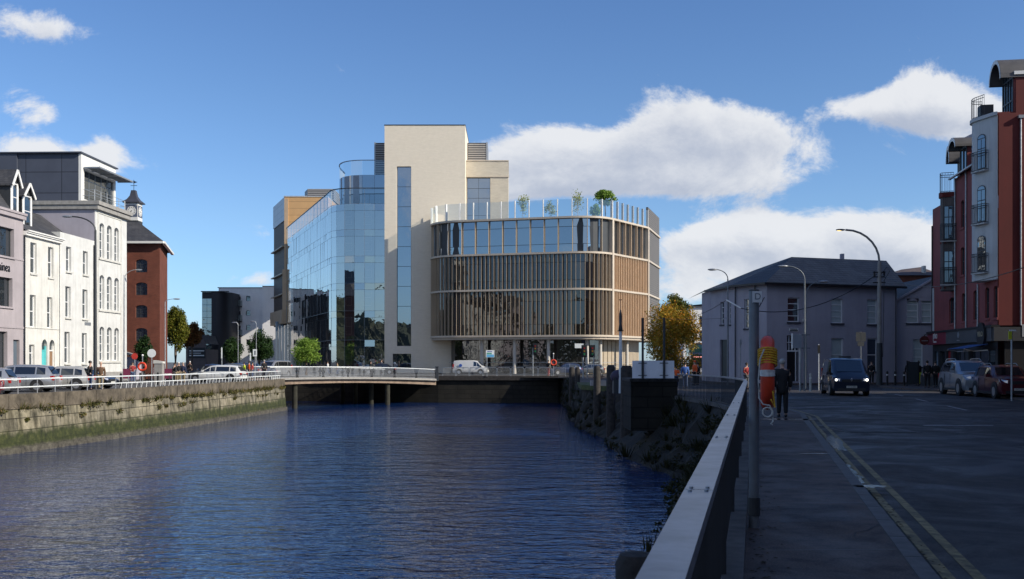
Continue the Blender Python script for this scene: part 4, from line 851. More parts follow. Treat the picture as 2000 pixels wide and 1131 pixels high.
def bez(a, b, c, n=7): a, b, c = Vector(a), Vector(b), Vector(c); return [tuple(a*(1-t)**2+b*2*t*(1-t)+c*t*t) for t in [i/n for i in range(n+1)]]
def band(mb, pa, t0, t1, o0, o1, z0, z1, step=.8):
    n = max(1, int((t1-t0)/step)); pts = [t0+(t1-t0)*i/n for i in range(n+1)]; vs = []
    for t in pts:
        a, _ = pa.at(t, o0); b, _ = pa.at(t, o1); vs += [(a.x, a.y, z0), (b.x, b.y, z0), (b.x, b.y, z1), (a.x, a.y, z1)]
    fs = []
    for i in range(n): k = i*4; fs += [(k+j, k+4+j, k+4+(j+1) % 4, k+(j+1) % 4) for j in range(4)]
    fs += [(3, 2, 1, 0), (n*4, n*4+1, n*4+2, n*4+3)]; mb.add(vs, fs)
def panes(mb, pa, ts, off, z0, z1, rnd, tilt=.006, gap=.02):
    for a, b in zip(ts[:-1], ts[1:]):
        p, n1 = pa.at(a+gap, off); q, n2 = pa.at(b-gap, off); j = [rnd.uniform(-tilt, tilt) for _ in range(3)]; n = (n1+n2).normalized()
        mb.quad((p.x+n.x*j[0], p.y+n.y*j[0], z0), (q.x+n.x*j[1], q.y+n.y*j[1], z0), (q.x+n.x*(j[2]), q.y+n.y*(j[2]), z1), (p.x+n.x*(j[0]+j[2]-j[1]), p.y+n.y*(j[0]+j[2]-j[1]), z1))
rp_ = random.Random(5)
# --- curved block with fins
cb = thing('finned_office_block', 'curved office block wrapped in pale bronze fins with glass roof terrace', 'office building', (2, 140, 0))
P0 = [(-9.8, 146.2)]+bez((-11.3, 144.6), (-11.6, 141.0), (-8.0, 139.5), 6)+bez((8.0, 135.2), (11.8, 134.3), (13.6, 137.2), 7)[0:]+[(19.6, 146.0), (23.0, 157.5)]
pa = Path2(P0); inv = Matrix.Translation(-Vector((2, 140, 0)))
def cbm(): return MB(inv)
def tpx(px):      # path parameter of the point seen at pixel px
    k = (px-CX)/F; best = None
    for i in range(int(pa.len*20)):
        t = i/20; p, _ = pa.at(t)
        e = abs(p.x/p.y-k)
        if best is None or e < best[0]: best = (e, t)
    return best[1]
LV = [5.2, 11.55, 16.5, 21.3]; tC = tpx(1191); tR = pa.L[-2]; tE = pa.len
for i, z in enumerate(LV):
    m = cbm(); band(m, pa, 0, tE, -.3, .5, z-.13, z+.13); m.build('floor_band', bronze_l, cb, 30)
m = cbm(); band(m, pa, 0, tE, -3.2, .3, 4.75, 5.06, 1.0); m.prism([tuple(pa.at(t, -.8)[0]) for t in [i*tE/40 for i in range(41)]]+[(-4, 158)], 4.9, 5.05); m.build('soffit', mat('soffit_panel', (.42, .36, .29), .7, var=.05), cb)
finm = bronze
for k, (z0, z1) in enumerate(zip(LV[:-1], LV[1:])):
    # glazing behind the fins: rows of panes with thin transoms
    rowsz = [z0+.14, z0+.14+(z1-z0-.28)*.24, z0+.14+(z1-z0-.28)*.76, z1-.14]; step = 1.42 if k < 2 else 1.95
    ts = [.02+i*(tC-.02)/round(tC/step) for i in range(round(tC/step)+1)]
    for a, b in zip(rowsz[:-1], rowsz[1:]):
        m = cbm(); panes(m, pa, ts, .0, a+.03, b-.03, rp_, .012); m.build('glazing_row', gl_fin if k < 2 else greenglass, cb)
    m = cbm(); band(m, pa, 0, tE, -.35, -.05, z0+.12, z1-.12); m.build('spandrel_wall', dark, cb)
    sp_ = .60 if k < 2 else 1.95; nn = round(tC/sp_); m = cbm()
    for i in range(nn+1):
        t = min(.05+i*(tC-.1)/nn, tC-.05); a, n_ = pa.at(t, .06); b, _ = pa.at(t, .44); d = Vector((-n_.y, n_.x))*.024
        m.prism([(a.x-d.x, a.y-d.y), (b.x-d.x, b.y-d.y), (b.x+d.x, b.y+d.y), (a.x+d.x, a.y+d.y)], z0+.135, z1-.135)
    m.build('louvre_screen', finm, cb)
    # right flank
    if k < 2:
        m = cbm(); band(m, pa, tC+.3, tR-.2, .0, .12, z0+.135, z1-.135, 2); m.build('flank_panel', bronze_p, cb)
        m = cbm(); t = tC+.5
        while t < tR-.3:
            a, n_ = pa.at(t, .12); b, _ = pa.at(t, .42); d = Vector((-n_.y, n_.x))*.06; m.prism([(a.x-d.x, a.y-d.y), (b.x-d.x, b.y-d.y), (b.x+d.x, b.y+d.y), (a.x+d.x, a.y+d.y)], z0+.135, z1-.135); t += .52
        m.build('flank_fluting', bronze_p, cb)
    else:
        ts2 = [tC+.3+i*(tR-.4-tC)/6 for i in range(7)]; m = cbm(); panes(m, pa, ts2, .02, z0+.16, z1-.16, rp_, .01); m.build('glazing_row', greenglass, cb)
        m = cbm()
        for t in ts2:
            a, n_ = pa.at(t, .06); b, _ = pa.at(t, .47); d = Vector((-n_.y, n_.x))*.05; m.prism([(a.x-d.x, a.y-d.y), (b.x-d.x, b.y-d.y), (b.x+d.x, b.y+d.y), (a.x+d.x, a.y+d.y)], z0+.135, z1-.135)
        m.build('louvre_screen', bronze_p, cb)
m = cbm(); band(m, pa, tR+.35, tE, .0, .3, LV[0]+.135, LV[1]-.135, 3); band(m, pa, tR+.35, tE, .0, .3, LV[1]+.135, LV[2]-.135, 3); band(m, pa, tR+.35, tE, .0, .3, LV[2]+.135, LV[3]-.135, 3); band(m, pa, tR+.35, tE, .0, .3, LV[3]+.135, 24.4, 3); m.build('perforated_end_panel', brick('perforated_grey_bronze', (.20, .175, .15), (.17, .15, .13), (.06, .055, .05), .32, .32, .05, .5, offset=.5, var=.06), cb)
for t, wd in ((tC+.08, .42), (tR-.02, .3)):
    m = cbm(); band(m, pa, t-wd/2, t+wd/2, -.05, .54, LV[0]+.135, LV[3]-.135, wd/2); m.build('corner_column', bronze_l, cb)
m = cbm(); band(m, pa, 0, 2.2, .02, .40, LV[0]+.136, 23.2, .5); m.build('end_column', bronze_l, cb, 30)
# glass screen of the roof terrace
tsp = [1.6+i*(tC-1.6)/15 for i in range(16)]; m = cbm(); panes(m, pa, tsp, .30, 21.45, 23.75, rp_, .0); panes(m, pa, [tC+i*(tR-tC)/7 for i in range(8)], .30, 21.45, 23.9, rp_, .0); m.build('terrace_screen', gl_par, cb)
m = cbm()
for t in tsp: m = cbm(); a, n_ = pa.at(t, .1); b, _ = pa.at(t, .48); d = Vector((-n_.y, n_.x))*.05; m.prism([(a.x-d.x, a.y-d.y), (b.x-d.x, b.y-d.y), (b.x+d.x, b.y+d.y), (a.x+d.x, a.y+d.y)], 21.43, 23.8); m.build('terrace_fin', cream_trim, cb)
for i in range(8): m = cbm(); a, n_ = pa.at(tC+.1+i*(tR-tC-.1)/7, .1); b, _ = pa.at(tC+.1+i*(tR-tC-.1)/7, .45); d = Vector((-n_.y, n_.x))*.03; m.prism([(a.x-d.x, a.y-d.y), (b.x-d.x, b.y-d.y), (b.x+d.x, b.y+d.y), (a.x+d.x, a.y+d.y)], 21.43, 23.9); m.build('terrace_fin', cream_trim, cb)
m = cbm(); m.prism([tuple(pa.at(t, -.32)[0]) for t in [i*tE/50 for i in range(51)]]+[(18, 165), (-6.0, 165)], 21.0, 21.2); m.build('terrace_deck', concrete, cb)
m = cbm(); m.box(6.8, 13, 146, 154, 21.2, 22.05); m.build('terrace_pavilion', dark, cb)
# ground floor: set back glazing, columns, panels
pg = Path2([tuple(pa.at(t, -2.6)[0]) for t in [2.5+i*(tE-4.5)/40 for i in range(41)]])
m = cbm(); tg = [i*pg.len/34 for i in range(35)]; gdark = glass('shopfront_glass', (.7, .72, .75), .14, base=(.02, .018, .016), wob=.4)
panes(m, pg, tg[:20], 0, .1, 4.7, rp_, .02); m.build('shopfront_glazing', gdark, cb)
m = cbm(); panes(m, pg, tg[19:], 0, .1, 4.7, rp_, .0, .08); m.build('ground_floor_panels', mat('beige_stone_panel', (.40, .33, .24), .5, var=.08), cb)
m = cbm(); band(m, pg, 0, pg.len, -.4, -.06, 0, 4.75, 1.2); m.build('inner_wall', mat('brown_interior', (.10, .075, .05), .7, var=.3, scale=.6), cb)
for px, d in ((941, 138.8), (1005, 137.3), (1071.5, 136.0), (1147, 135.5), (1173, 136.6), (1225, 142.5)):
    x = gx(px, d); m = cbm(); m.cyl((x, d+.5, 0), (x, d+.5, 4.75), .24, n=14); m.build('column', mat('column_white', (.48, .45, .40), .6, var=.04) if 'column_white' not in MT else MT['column_white'], cb, 40)
for z in (1.0, 1.55): m = cbm(); band(m, pa, 5, tE-3, -2.0, -1.96, z, z+.05, 1.5); m.build('hand_rail', galv, cb)
# --- brick tower and side block
TY = 146.0; xl, xr = gx(751, TY), gx(908.5, TY); tz = EYE+(HY-245)/F*TY
f = Fac((xl, TY), (xr, TY)); b = f.empty('brick_stair_tower', 'tall cream brick tower with a narrow dark vertical window slot', 'tower')
slot = (gx(775, TY)-xl, gx(803, TY)-xl, EYE+(HY-676)/F*TY, EYE+(HY-325)/F*TY, 0); low = (gx(767, TY)-xl, gx(803, TY)-xl, .75, EYE+(HY-691)/F*TY, 0)
m = MB(); wall(m, 0, f.len, 0, tz, [slot, low], rec=.45); shell(m, 0, f.len, 0, tz, 11); m.quad((0, 0, tz), (f.len, 0, tz), (f.len, 11, tz), (0, 11, tz)); m.build('wall', creambrick, b)
m = MB(); m.box(-.05, f.len+.05, -.05, 11.05, tz+.002, tz+.12); m.build('coping', dark, b)
for o, nr in ((slot, 9), (low, 1)):
    n_ = nr*2; m = MB()
    fm_ = window(b, o, 1, tuple(i/nr for i in range(1, nr)), dark, gm=greenglass, rec=.45, fw=.07)
x1 = gx(889, 145)-xl
m = MB(); m.box(f.len-.02, x1, -1.6, 6, 0, 5.06); m.build('base_wall', creambrick, b)
m = MB(); m.box(gx(843, 145)-xl, f.len-.03, -1.6, -.003, 0, 5.06); m.build('base_return', creambrick, b)
# side block right of the tower
SY = 149.0; xs = xr+.02; wS = gx(993, SY)-xs; zt = EYE+(HY-315)/F*SY; zw = EYE+(HY-346)/F*SY
b = thing('brick_side_block', 'lower cream brick block with a blue window right of the tower', 'building', (xs, SY, 0))
o = (gx(912, SY)-xs, gx(957.5, SY)-xs, 21.2, zw, 0)
m = MB(); wall(m, 0, wS, 0, zt, [o], rec=.5); shell(m, 0, wS, 0, zt, 12); m.quad((0, 0, zt), (wS, 0, zt), (wS, 12, zt), (0, 12, zt)); m.build('wall', brick('cream_brick_light', (.62, .56, .45), (.55, .49, .39), (.58, .53, .44), .6, .11, .012, var=.1, bump=.3), b)
m = MB(); m.box(0, wS+.04, -.08, 12, zt+.002, zt+.15); m.box(0, wS+.12, -.12, -.002, zw-.02, zw+.08); m.build('coping', bronze_l, b)
window(b, o, 2, (.3, .62, .8), dark, gm=greenglass, rec=.5, fw=.06)
pr = thing('roof_plant_screen', 'grey louvred plant enclosure on the roof right of the tower', 'plant screen', (xr+.03, 153, zt+.16), 0, 'louvred plant screens on the roofs'); d = 153; MB().box(0, gx(949, d)-xr, 0, 6, 0, EYE+(HY-279)/F*d-zt-.16).build('louvres', louv, pr); MB().box(gx(949, d)-xr+.002, gx(952, d)-xr, -.05, 6.05, 0, EYE+(HY-278)/F*d-zt-.16).build('corner_post', galv, pr)
pl_ = thing('roof_plant_screen', 'louvred plant enclosure on the roof left of the tower', 'plant screen', (gx(731, 153), 153, 27.4), 0, 'louvred plant screens on the roofs'); MB().box(.2, 1.7, 0, 6, 0, EYE+(HY-279)/F*d-27.4).build('louvres', louv, pl_); MB().box(0, .198, -.05, 6.05, 0, EYE+(HY-278)/F*d-27.4).build('corner_post', galv, pl_)
# --- glass office
gb = thing('glass_office_block', 'tall blue glass office block with rounded corner left of the brick tower', 'office building', (-25, 150, 0)); inv2 = Matrix.Translation(Vector((25, -150, 0)))
GT = 27.25
GP = [(-43.3, 191)]+[(-28.6, 153.0)]+bez((-27.6, 150.2), (-26.7, 147.0), (-23.3, 146.9), 7)+[(-18.75, 146.9)]
pgb = Path2(GP); t1 = pgb.len; zf = [0.15, 4.9, 9.2, 13.3, 17.3, 21.2, 25.0, GT]
nP = round(t1/1.5); tsg = [i*t1/nP for i in range(nP+1)]
fm = mat('mullion_blue_grey', (.24, .28, .32), .4, .5, var=0)
for a, b_ in zip(zf[:-1], zf[1:]):
    m = MB(inv2); split = b_-1.0 if b_ < GT-.1 else b_
    if b_ > GT-.1: panes(m, pgb, tsg, 0, a+.03, b_, rp_, .0, .012); m.build('parapet_glazing', gl_par, gb)
    else: panes(m, pgb, tsg, 0, a+.02, split, rp_, .014, .012); panes(m, pgb, tsg, 0, split+.03, b_-.0, rp_, .014, .012); m.build('glazing_row', gl_skin, gb)
m = MB(inv2)
for t in tsg[::2]: a, n_ = pgb.at(t, -.08); d = Vector((-n_.y, n_.x))*.016; c = a+n_*.09; m.prism([(a.x-d.x, a.y-d.y), (c.x-d.x, c.y-d.y), (c.x+d.x, c.y+d.y), (a.x+d.x, a.y+d.y)], .1, GT)
m.build('mullions', fm, gb)
m = MB(inv2)
for z in zf[1:-1]: band(m, pgb, 0, t1, -.06, .02, z-.018, z+.018, 1.5)
m.build('transoms', fm, gb)
m = MB(inv2); band(m, pgb, 0, t1, -.12, .05, GT-.0, GT+.12, 1.0); m.build('top_rail', dark, gb)
# inner facade behind the skin: floor slabs, wall and pale window frames
inn = mat('inner_facade', (.30, .34, .39), .7, var=.1, scale=.4)
m = MB(inv2); band(m, pgb, .3, t1, -1.5, -1.1, 0, 25.0, 1.5); m.build('inner_wall', inn, gb)
m = MB(inv2)
for z in zf[1:-1]: band(m, pgb, .3, t1, -1.1, -.2, z-.35, z-.05, 1.5)
m.build('floor_edge', mat('slab_edge_dark', (.05, .055, .065), .7, var=0), gb)
m = MB(inv2)
for z in zf[:-2]:
    t = 1.2
    while t < t1-1.2:
        for (ta, tb, za, zb) in ((t, t+.07, z+.9, z+3.4), (t+1.13, t+1.2, z+.9, z+3.4), (t, t+1.2, z+.83, z+.9), (t, t+1.2, z+3.4, z+3.47), (t, t+1.2, z+2.0, z+2.06)): band(m, pgb, ta, tb, -1.09, -1.03, za, zb, 1.5)
        t += 3.1
m.build('inner_window_frames', cream_trim, gb)
m = MB(inv2); m.prism([tuple(pgb.at(t, -1.6)[0]) for t in [i*t1/30 for i in range(31)]]+[(-18.8, 165), (-38, 191)], 24.9, 25.1); m.build('roof_deck', concrete, gb)
# recessed top drum
DP = bez((-26.9, 156.5), (-27.0, 149.8), (-22.6, 149.4), 8)+[(-18.8, 149.4)]; pd = Path2([(-26.9, 160)]+DP); dz_ = (25.1, 27.5, 29.75, 31.9)
tsd = [i*pd.len/9 for i in range(10)]
for k, (a, b_) in enumerate(zip(dz_[:-1], dz_[1:])): m = MB(inv2); panes(m, pd, tsd, 0, a+.03, b_, rp_, .008); m.build('drum_glazing' if k < 2 else 'drum_parapet', greenglass if k < 2 else gl_par, gb)
m = MB(inv2); band(m, pd, 0, pd.len, -.1, .05, 31.9, 32.0, .6); band(m, pd, 0, pd.len, -.3, -.05, 25, 29.7, .6); m.build('drum_frame', inn, gb)
# --- gold and bronze block behind
GY = 191.5; xg = gx(555.5, GY); b = thing('copper_clad_block', 'gold copper clad block with bronze louvres left of the glass office', 'office building', (xg, GY, 0)); gz_ = lambda py: EYE+(HY-py)/F*GY
gh = gz_(384.5)
m = MB(); m.box(0, gx(640, GY)-xg, 0, 20, gz_(445)-8, gh); m.build('copper_panels', gold, b)
m = MB(); m.box(-.12, gx(640, GY)-xg, -.1, 20, gh+.002, gh+.18); m.build('roof_edge', whitepanel, b)
LV_ = Vector((gx(533.5, 204.5)-xg, 204.5-GY)).normalized(); ll = Vector((gx(533.5, 204.5)-xg, 204.5-GY)).length
def leftface(z0, z1, o0, o1, name, m_, s0=0, s1=None):
    s1 = ll if s1 is None else s1; n_ = Vector((-LV_.y, LV_.x)); m = MB(); P = [LV_*s0+n_*o0, LV_*s1+n_*o0, LV_*s1+n_*o1, LV_*s0+n_*o1]; m.prism([(p.x, p.y) for p in P][::-1], z0, z1); return m.build(name, m_, b)
n_ = Vector((-LV_.y, LV_.x))
leftface(gz_(430), gh, -.5, .002, 'white_panel', whitepanel); leftface(8.8, gz_(430)-.003, -.5, -.15, 'brown_louvres', brownlouv)
for py in (482, 535, 575): leftface(gz_(py), gz_(py)+.2, -.14, .5, 'shade_ledge', bronze)
m = MB(); m.box(-.35, .5, -.2, .6, gz_(625), gz_(445)-8.003); m.box(0, gx(563, GY)-xg, -.15, .0-.002, gz_(625), gz_(388)); m.build('bronze_column', bronze_p, b)
leftface(gz_(632), gz_(605), -.6, .6, 'bronze_beam', bronze_p, -.3); m = MB(); m.box(-.3, gx(563, GY)-xg, -.22, -.16, gz_(629), gz_(601)); m.build('front_beam', bronze_p, b)
for px in (541, 547, 553, 559): m = MB(); x = gx(px, GY+3)-xg; m.box(x-.22, x+.22, 2.6, 3.2, 0, gz_(627)); m.build('column', MT['mullion_blue_grey'], b)
m = MB(); m.box(gx(545, GY)-xg, 8, 8, 18, 0, gz_(630)); m.build('ground_floor_core', inn, b)
d = 197; o = thing('roof_plant_screen', 'louvred plant enclosure on top of the copper block', 'plant screen', (gx(588, d), d, gh+.2), 0, 'louvred plant screens on the roofs'); m = MB(); m.prism([(0, 3.5), (1.3, 0), (6.5, 0), (6.5, 8), (0, 8)], 0, EYE+(HY-369)/F*d-gh-.2); m.build('louvres', louv, o)
# ------------------------------------------------------------------ right bank buildings
# --- grey corner building
zE = 7.75; b = thing('grey_corner_building', 'purple grey rendered two storey building with hipped slate roof on the street corner', 'building', (19.6, 76.6, 0))
Q = [(16.9, 84.5), (17.8, 79.6), (19.6, 76.6), (31.2, 80.7)]
def sub(A, B_):
    f = Fac(A, B_); o = bpy.data.objects.new('wall', None)
    return f
def fwall(par, A, B_, ops, z1, m_, name='wall', rec=.2, org=(19.6, 76.6)):
    f = Fac(A, B_); m = MB(); wall(m, 0, f.len, 0, z1, ops, rec=rec); o = m.build(name, m_, par); o.location = (A[0]-org[0], A[1]-org[1], 0); o.rotation_euler = (0, 0, f.rz); return f, o
F3 = Fac(Q[2], Q[3]); r3 = lambda x0, x1, yt, yb, rise=0: (F3.s(x0), F3.s(x1), F3.z(x0, yb), F3.z(x0, yt), rise)
ops3 = [r3(1538.5, 1561.5, 581, 628.5), r3(1623.8, 1646.5, 583, 631), r3(1694, 1714, 584.5, 633), r3(1624, 1647.5, 660.5, 700), r3(1694, 1714, 661, 703), r3(1537, 1561, 655, 745)]
ops3[4] = (*ops3[4][:2], .9, ops3[4][3], 0); ops3[3] = (*ops3[3][:2], .9, ops3[3][3], 0); ops3[5] = (*ops3[5][:2], .15, ops3[5][3], 0)
f3, w3 = fwall(b, Q[2], Q[3], ops3, zE, greyrend)
dsill = mat('dark_sill', (.05, .05, .065), .8, var=.1)
for i, o in enumerate(ops3[:5]): window(w3, o, 1, (.25, .5, .75) if i < 3 else (.5,), upvc, gm=(gl_win if i == 0 or i == 4 else blind), rec=.2, fw=.07, sill=.1, sillm=dsill)
o = ops3[5]; d_ = MB().box(o[0]+.05, o[1]-.3, .12, .19, .15, 2.45).build('door', black, w3); m = MB(); m.box(o[0], o[1], .1, .2, 2.45, 2.56); m.box(o[1]-.3, o[1]-.22, .1, .2, .15, 2.45)
for i in range(1, 4): m.box(o[0]+i*(o[1]-o[0])/4-.02, o[0]+i*(o[1]-o[0])/4+.02, .12, .19, 2.56, o[3])
m.box(o[0], o[1], .12, .19, 3.15, 3.2); m.build('door_frame', upvc, d_); MB().quad((o[0], .195, .15), (o[1], .195, .15), (o[1], .195, o[3]), (o[0], .195, o[3])).build('fanlight', gl_win, d_)
s_ = MB().box(f3.s(1541), f3.s(1559), -.03, -.003, f3.z(1541, 647), f3.z(1541, 641)).build('street_name_plate', cream_trim, w3); MB().box(f3.s(1542), f3.s(1558), -.036, -.031, f3.z(1541, 646.5), f3.z(1541, 644.6)).box(f3.s(1543), f3.s(1557), -.036, -.031, f3.z(1541, 643.6), f3.z(1541, 642)).build('plate_lines', dark, s_)
MB().box(f3.s(1567), f3.s(1570), -.25, -.002, f3.z(1567, 628), f3.z(1567, 623)).build('camera_box', cream_trim, w3)
f2_, w2 = fwall(b, Q[1], Q[2], [(1.1, 1.6, 4.3, 6.6, 0)], zE, greyrend); window(w2, (1.1, 1.6, 4.3, 6.6, 0), 1, (.25, .5, .75), upvc, rec=.2, fw=.06, sill=.08, sillm=dsill)
F1 = Fac(Q[0], Q[1]); o1 = [(F1.s(1407), F1.s(1414), F1.z(1407, 634), F1.z(1407, 590), 0), (F1.s(1422), F1.s(1427.5), F1.z(1422, 634), F1.z(1422, 590), 0), (F1.s(1406), F1.s(1420), .1, F1.z(1406, 664), 0)]
f1, w1 = fwall(b, Q[0], Q[1], o1, zE, greyrend)
for o in o1[:2]: window(w1, o, 1, (.25, .5, .75), upvc, rec=.2, fw=.06, sill=.08, sillm=dsill)
MB().box(o1[2][0], o1[2][1], .15, .2, .1, o1[2][3]).build('door', black, w1)
m = MB(); m.quad((Q[3][0]-19.6, Q[3][1]-76.6, 0), (Q[3][0]-19.6-3, Q[3][1]-76.6+9, 0), (Q[3][0]-19.6-3, Q[3][1]-76.6+9, zE), (Q[3][0]-19.6, Q[3][1]-76.6, zE)); m.quad((9, 13, 0), (-2.7, 12, 0), (-2.7, 12, zE), (9, 13, zE)); m.quad((-2.7, 12, 0), (-2.7, 7.9, 0), (-2.7, 7.9, zE), (-2.7, 12, zE)); m.build('rear_wall', greyrend, b)
off = lambda x, y, z: (x-19.6, y-76.6, z)
e0, e1, e2, e3 = off(16.4, 84.6, zE), off(17.4, 79.3, zE), off(19.4, 76.1, zE), off(31.9, 80.5, zE)
a1 = off(gx(1546, 81.5), 81.5, 10.25); a2 = off(gx(1731, 85.0), 85.0, 10.3); a0 = off(gx(1512, 85), 85, 10.1); az = off(gx(1470, 90), 90, 9.9); bk_ = off(30, 92, zE)
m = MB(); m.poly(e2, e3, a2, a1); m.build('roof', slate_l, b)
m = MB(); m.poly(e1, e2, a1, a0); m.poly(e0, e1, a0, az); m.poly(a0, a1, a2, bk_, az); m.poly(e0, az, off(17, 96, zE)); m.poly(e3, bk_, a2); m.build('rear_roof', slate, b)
m = MB()
for p, q in ((e0, e1), (e1, e2), (e2, e3)): m.bar((p[0], p[1], zE-.08), (q[0], q[1], zE-.08), .18, .16)
m.build('gutter', black, b)
for p in ((17.8, 79.5), (18.9, 77.6), (31.0, 80.5)): MB().cyl(off(p[0], p[1]-.12, 0), off(p[0], p[1]-.12, zE-.1), .05, n=6).build('downpipe', dark, b)
MB().box(*[v for v in (gx(1640, 84)-19.6, gx(1646, 84)-19.6)], 7.0, 7.4, 10.2, 10.75).build('chimney', greyrend, b)
# --- grey gabled neighbour
Y = 81.6; x0 = 31.45; f = Fac((x0, Y), (38.5, Y)); b = f.empty('grey_gabled_building', 'small purple grey gabled building with paired arched windows beside the red apartments', 'building')
r_ = lambda a, c, yt, yb, rise=0: (f.s(a), f.s(c), f.z(a, yb), f.z(a, yt), rise)
ops = [r_(1771, 1794.5, 583, 631, .5), r_(1799.5, 1821, 580, 631, .12), r_(1783.5, 1803, 663, 716)]; ops[0] = (*ops[0][:4], .45)
zc = f.z(1752, 583)-.2; xa = f.s(1822)+.3
m = MB(); wall(m, 0, 6.8, 0, zc, ops[:3], rec=.2); m.add([(0, 0, zc), (6.8, 0, zc), (xa, 0, 8.6)], [(0, 1, 2)]); m.quad((0, 10, 0), (0, 0, 0), (0, 0, zc), (0, 10, zc)); m.build('wall', greyrend, b)
ops2_ = ops
for o in ops: window(b, o, 1, (.25, .5, .75) if o[2] > 3 else (.35, .65), upvc, gm=blind, rec=.2, fw=.08, sill=.08, sillm=dsill)
m = MB(); m.poly((-.15, -.15, zc-.02), (xa, -.15, 8.72), (xa, 10, 8.72), (-.15, 10, zc-.02)); m.poly((xa, -.15, 8.72), (7.1, -.15, zc-.02), (7.1, 10, zc-.02), (xa, 10, 8.72)); m.build('roof', slate, b)
MB().bar((-.15, -.12, zc-.06), (xa, -.12, 8.66), .2, .16).build('verge', greyrend, b)
pipe(b, -.1, 0, zc, dark)
# --- red brick roof behind
Y = 97; o = thing('red_brick_building', 'distant red brick building with brown hipped roof above the grey gable', 'building', (gx(1745, Y), Y, 0)); g_ = lambda px: gx(px, Y)-gx(1745, Y); zz = lambda py: EYE+(HY-py)/F*Y
MB().box(0, g_(1840), 0, 8, 0, zz(537)).build('wall', redbrick, o); m = MB(); m.poly((-.3, -.3, zz(538)), (g_(1840), -.3, zz(538)), (g_(1840), 5, zz(512)), (g_(1800), 5, zz(517))); m.poly((-.3, -.3, zz(538)), (g_(1800), 5, zz(517)), (-.3, 8, zz(538))); m.build('roof', mat('brown_slate', (.085, .06, .055), .8, var=.2), o)
MB().box(g_(1812), g_(1817), 1, 1.5, zz(532), zz(517)).build('chimney', stonew, o)
# --- far pale apartment block seen past the bus
Y = 165; o = thing('apartment_block', 'distant pale apartment block behind the bus and the autumn tree', 'apartment block', (gx(1330, Y), Y, 0)); g_ = lambda px: gx(px, Y)-gx(1330, Y); zz = lambda py: EYE+(HY-py)/F*Y
ops = [(g_(a), g_(c), zz(y+22), zz(y), 0) for a, c in ((1340, 1347), (1366, 1372), (1382, 1391)) for y in (617, 645, 672)]
m = MB(); wall(m, g_(1335), g_(1411), 0, zz(598), ops); shell(m, g_(1335), g_(1411), 0, zz(598), 10); m.build('wall', pale, o)
for q in ops: window(o, q, 1, (.5,), dark, rec=.2, fw=.05)
m = MB(); m.poly((g_(1333), -.3, zz(598)), (g_(1412), -.3, zz(590)), (g_(1412), 10, zz(590)), (g_(1333), 10, zz(598))); m.box(g_(1333), g_(1412), -.3, 10, zz(600), zz(598)); m.build('roof', metalclad, o)
# --- red apartment building with shops
K = Vector((28.3, 58)); fd = Vector((.154, 1)).normalized(); FAR = Vector((28.3, 58))+fd*((72.1-58)/fd.y)
f = Fac(tuple(FAR), tuple(K)); b = f.empty('red_apartment_building', 'tall red and white apartment building with round balconies over dark shopfronts', 'apartment building'); LN = f.len
def rr(x0, x1, yt, yb, rise=0): return (f.s(x0), f.s(x1), f.z(x0, yb), f.z(x0, yt), rise)
zF1 = f.z(1950, 635.5); zF0 = f.z(1950, 666); zEv = f.z(1872, 345)
nar = [rr(1924, 1932, 562, 622, .16), rr(1940.5, 1948.5, 559, 621, .16), rr(1901, 1909, 568, 625, .16), rr(1878.5, 1886, 573.5, 628, .16), rr(1853.5, 1866, 582, 632, .25)]
up_ = [rr(1876.5, 1883, 393, 446, .14), rr(1876.5, 1883.5, 484, 538, .14)]
xs_ = f.s(1866); zs_ = f.z(1866, 384)
m = MB(); wall(m, xs_, LN, zF1, zEv, nar[:4]+up_, rec=.18); wall(m, 0, xs_, zF1, zs_, nar[4:], rec=.18); m.quad((0, 10, 0), (0, 0, 0), (0, 0, zs_), (0, 10, zs_)); m.quad((xs_, 10, zs_), (xs_, 0, zs_), (xs_, 0, zEv), (xs_, 10, zEv)); m.build('wall', redrend, b)
for o in nar+up_: window(b, o, 1, (.5,), dark, rec=.18, fw=.04, sill=.06, sillm=redrend)
# dark red wall facing the camera
zTop = f.z(1950, 220)
m = MB(); m.box(LN-.06, LN-.003, .06, 18, zF1+.003, zTop); m.box(LN-.06, LN-.003, 1.0, 18, zTop+.001, zTop+2.2); m.build('front_wall', darkred, b)
MB().box(.1, LN-.07, 9.5, 18, 0, zEv+1.5).build('rear_block', darkred, b); MB().box(LN-9, LN-.07, 9, 18, zEv+1.51, zTop+2.1).build('upper_rear_wall', darkred, b)
for xx, m_ in ((f.s(1867.5), galv), (f.s(1889), galv), (f.s(1912), galv)): pipe(b, xx, zF1+.05, (zEv if xx < f.s(1880) else f.z(1912, 555)) if xx != f.s(1889) else zEv, m_, y=-.08, r=.045)
m = MB(); m.cyl((LN+.05, 1.25, zF1), (LN+.05, 1.25, f.z(1950, 228)), .05, n=8); m.box(LN, LN+.18, 1.1, 1.4, f.z(1950, 232), f.z(1950, 226)); m.build('downpipe', galv, b)
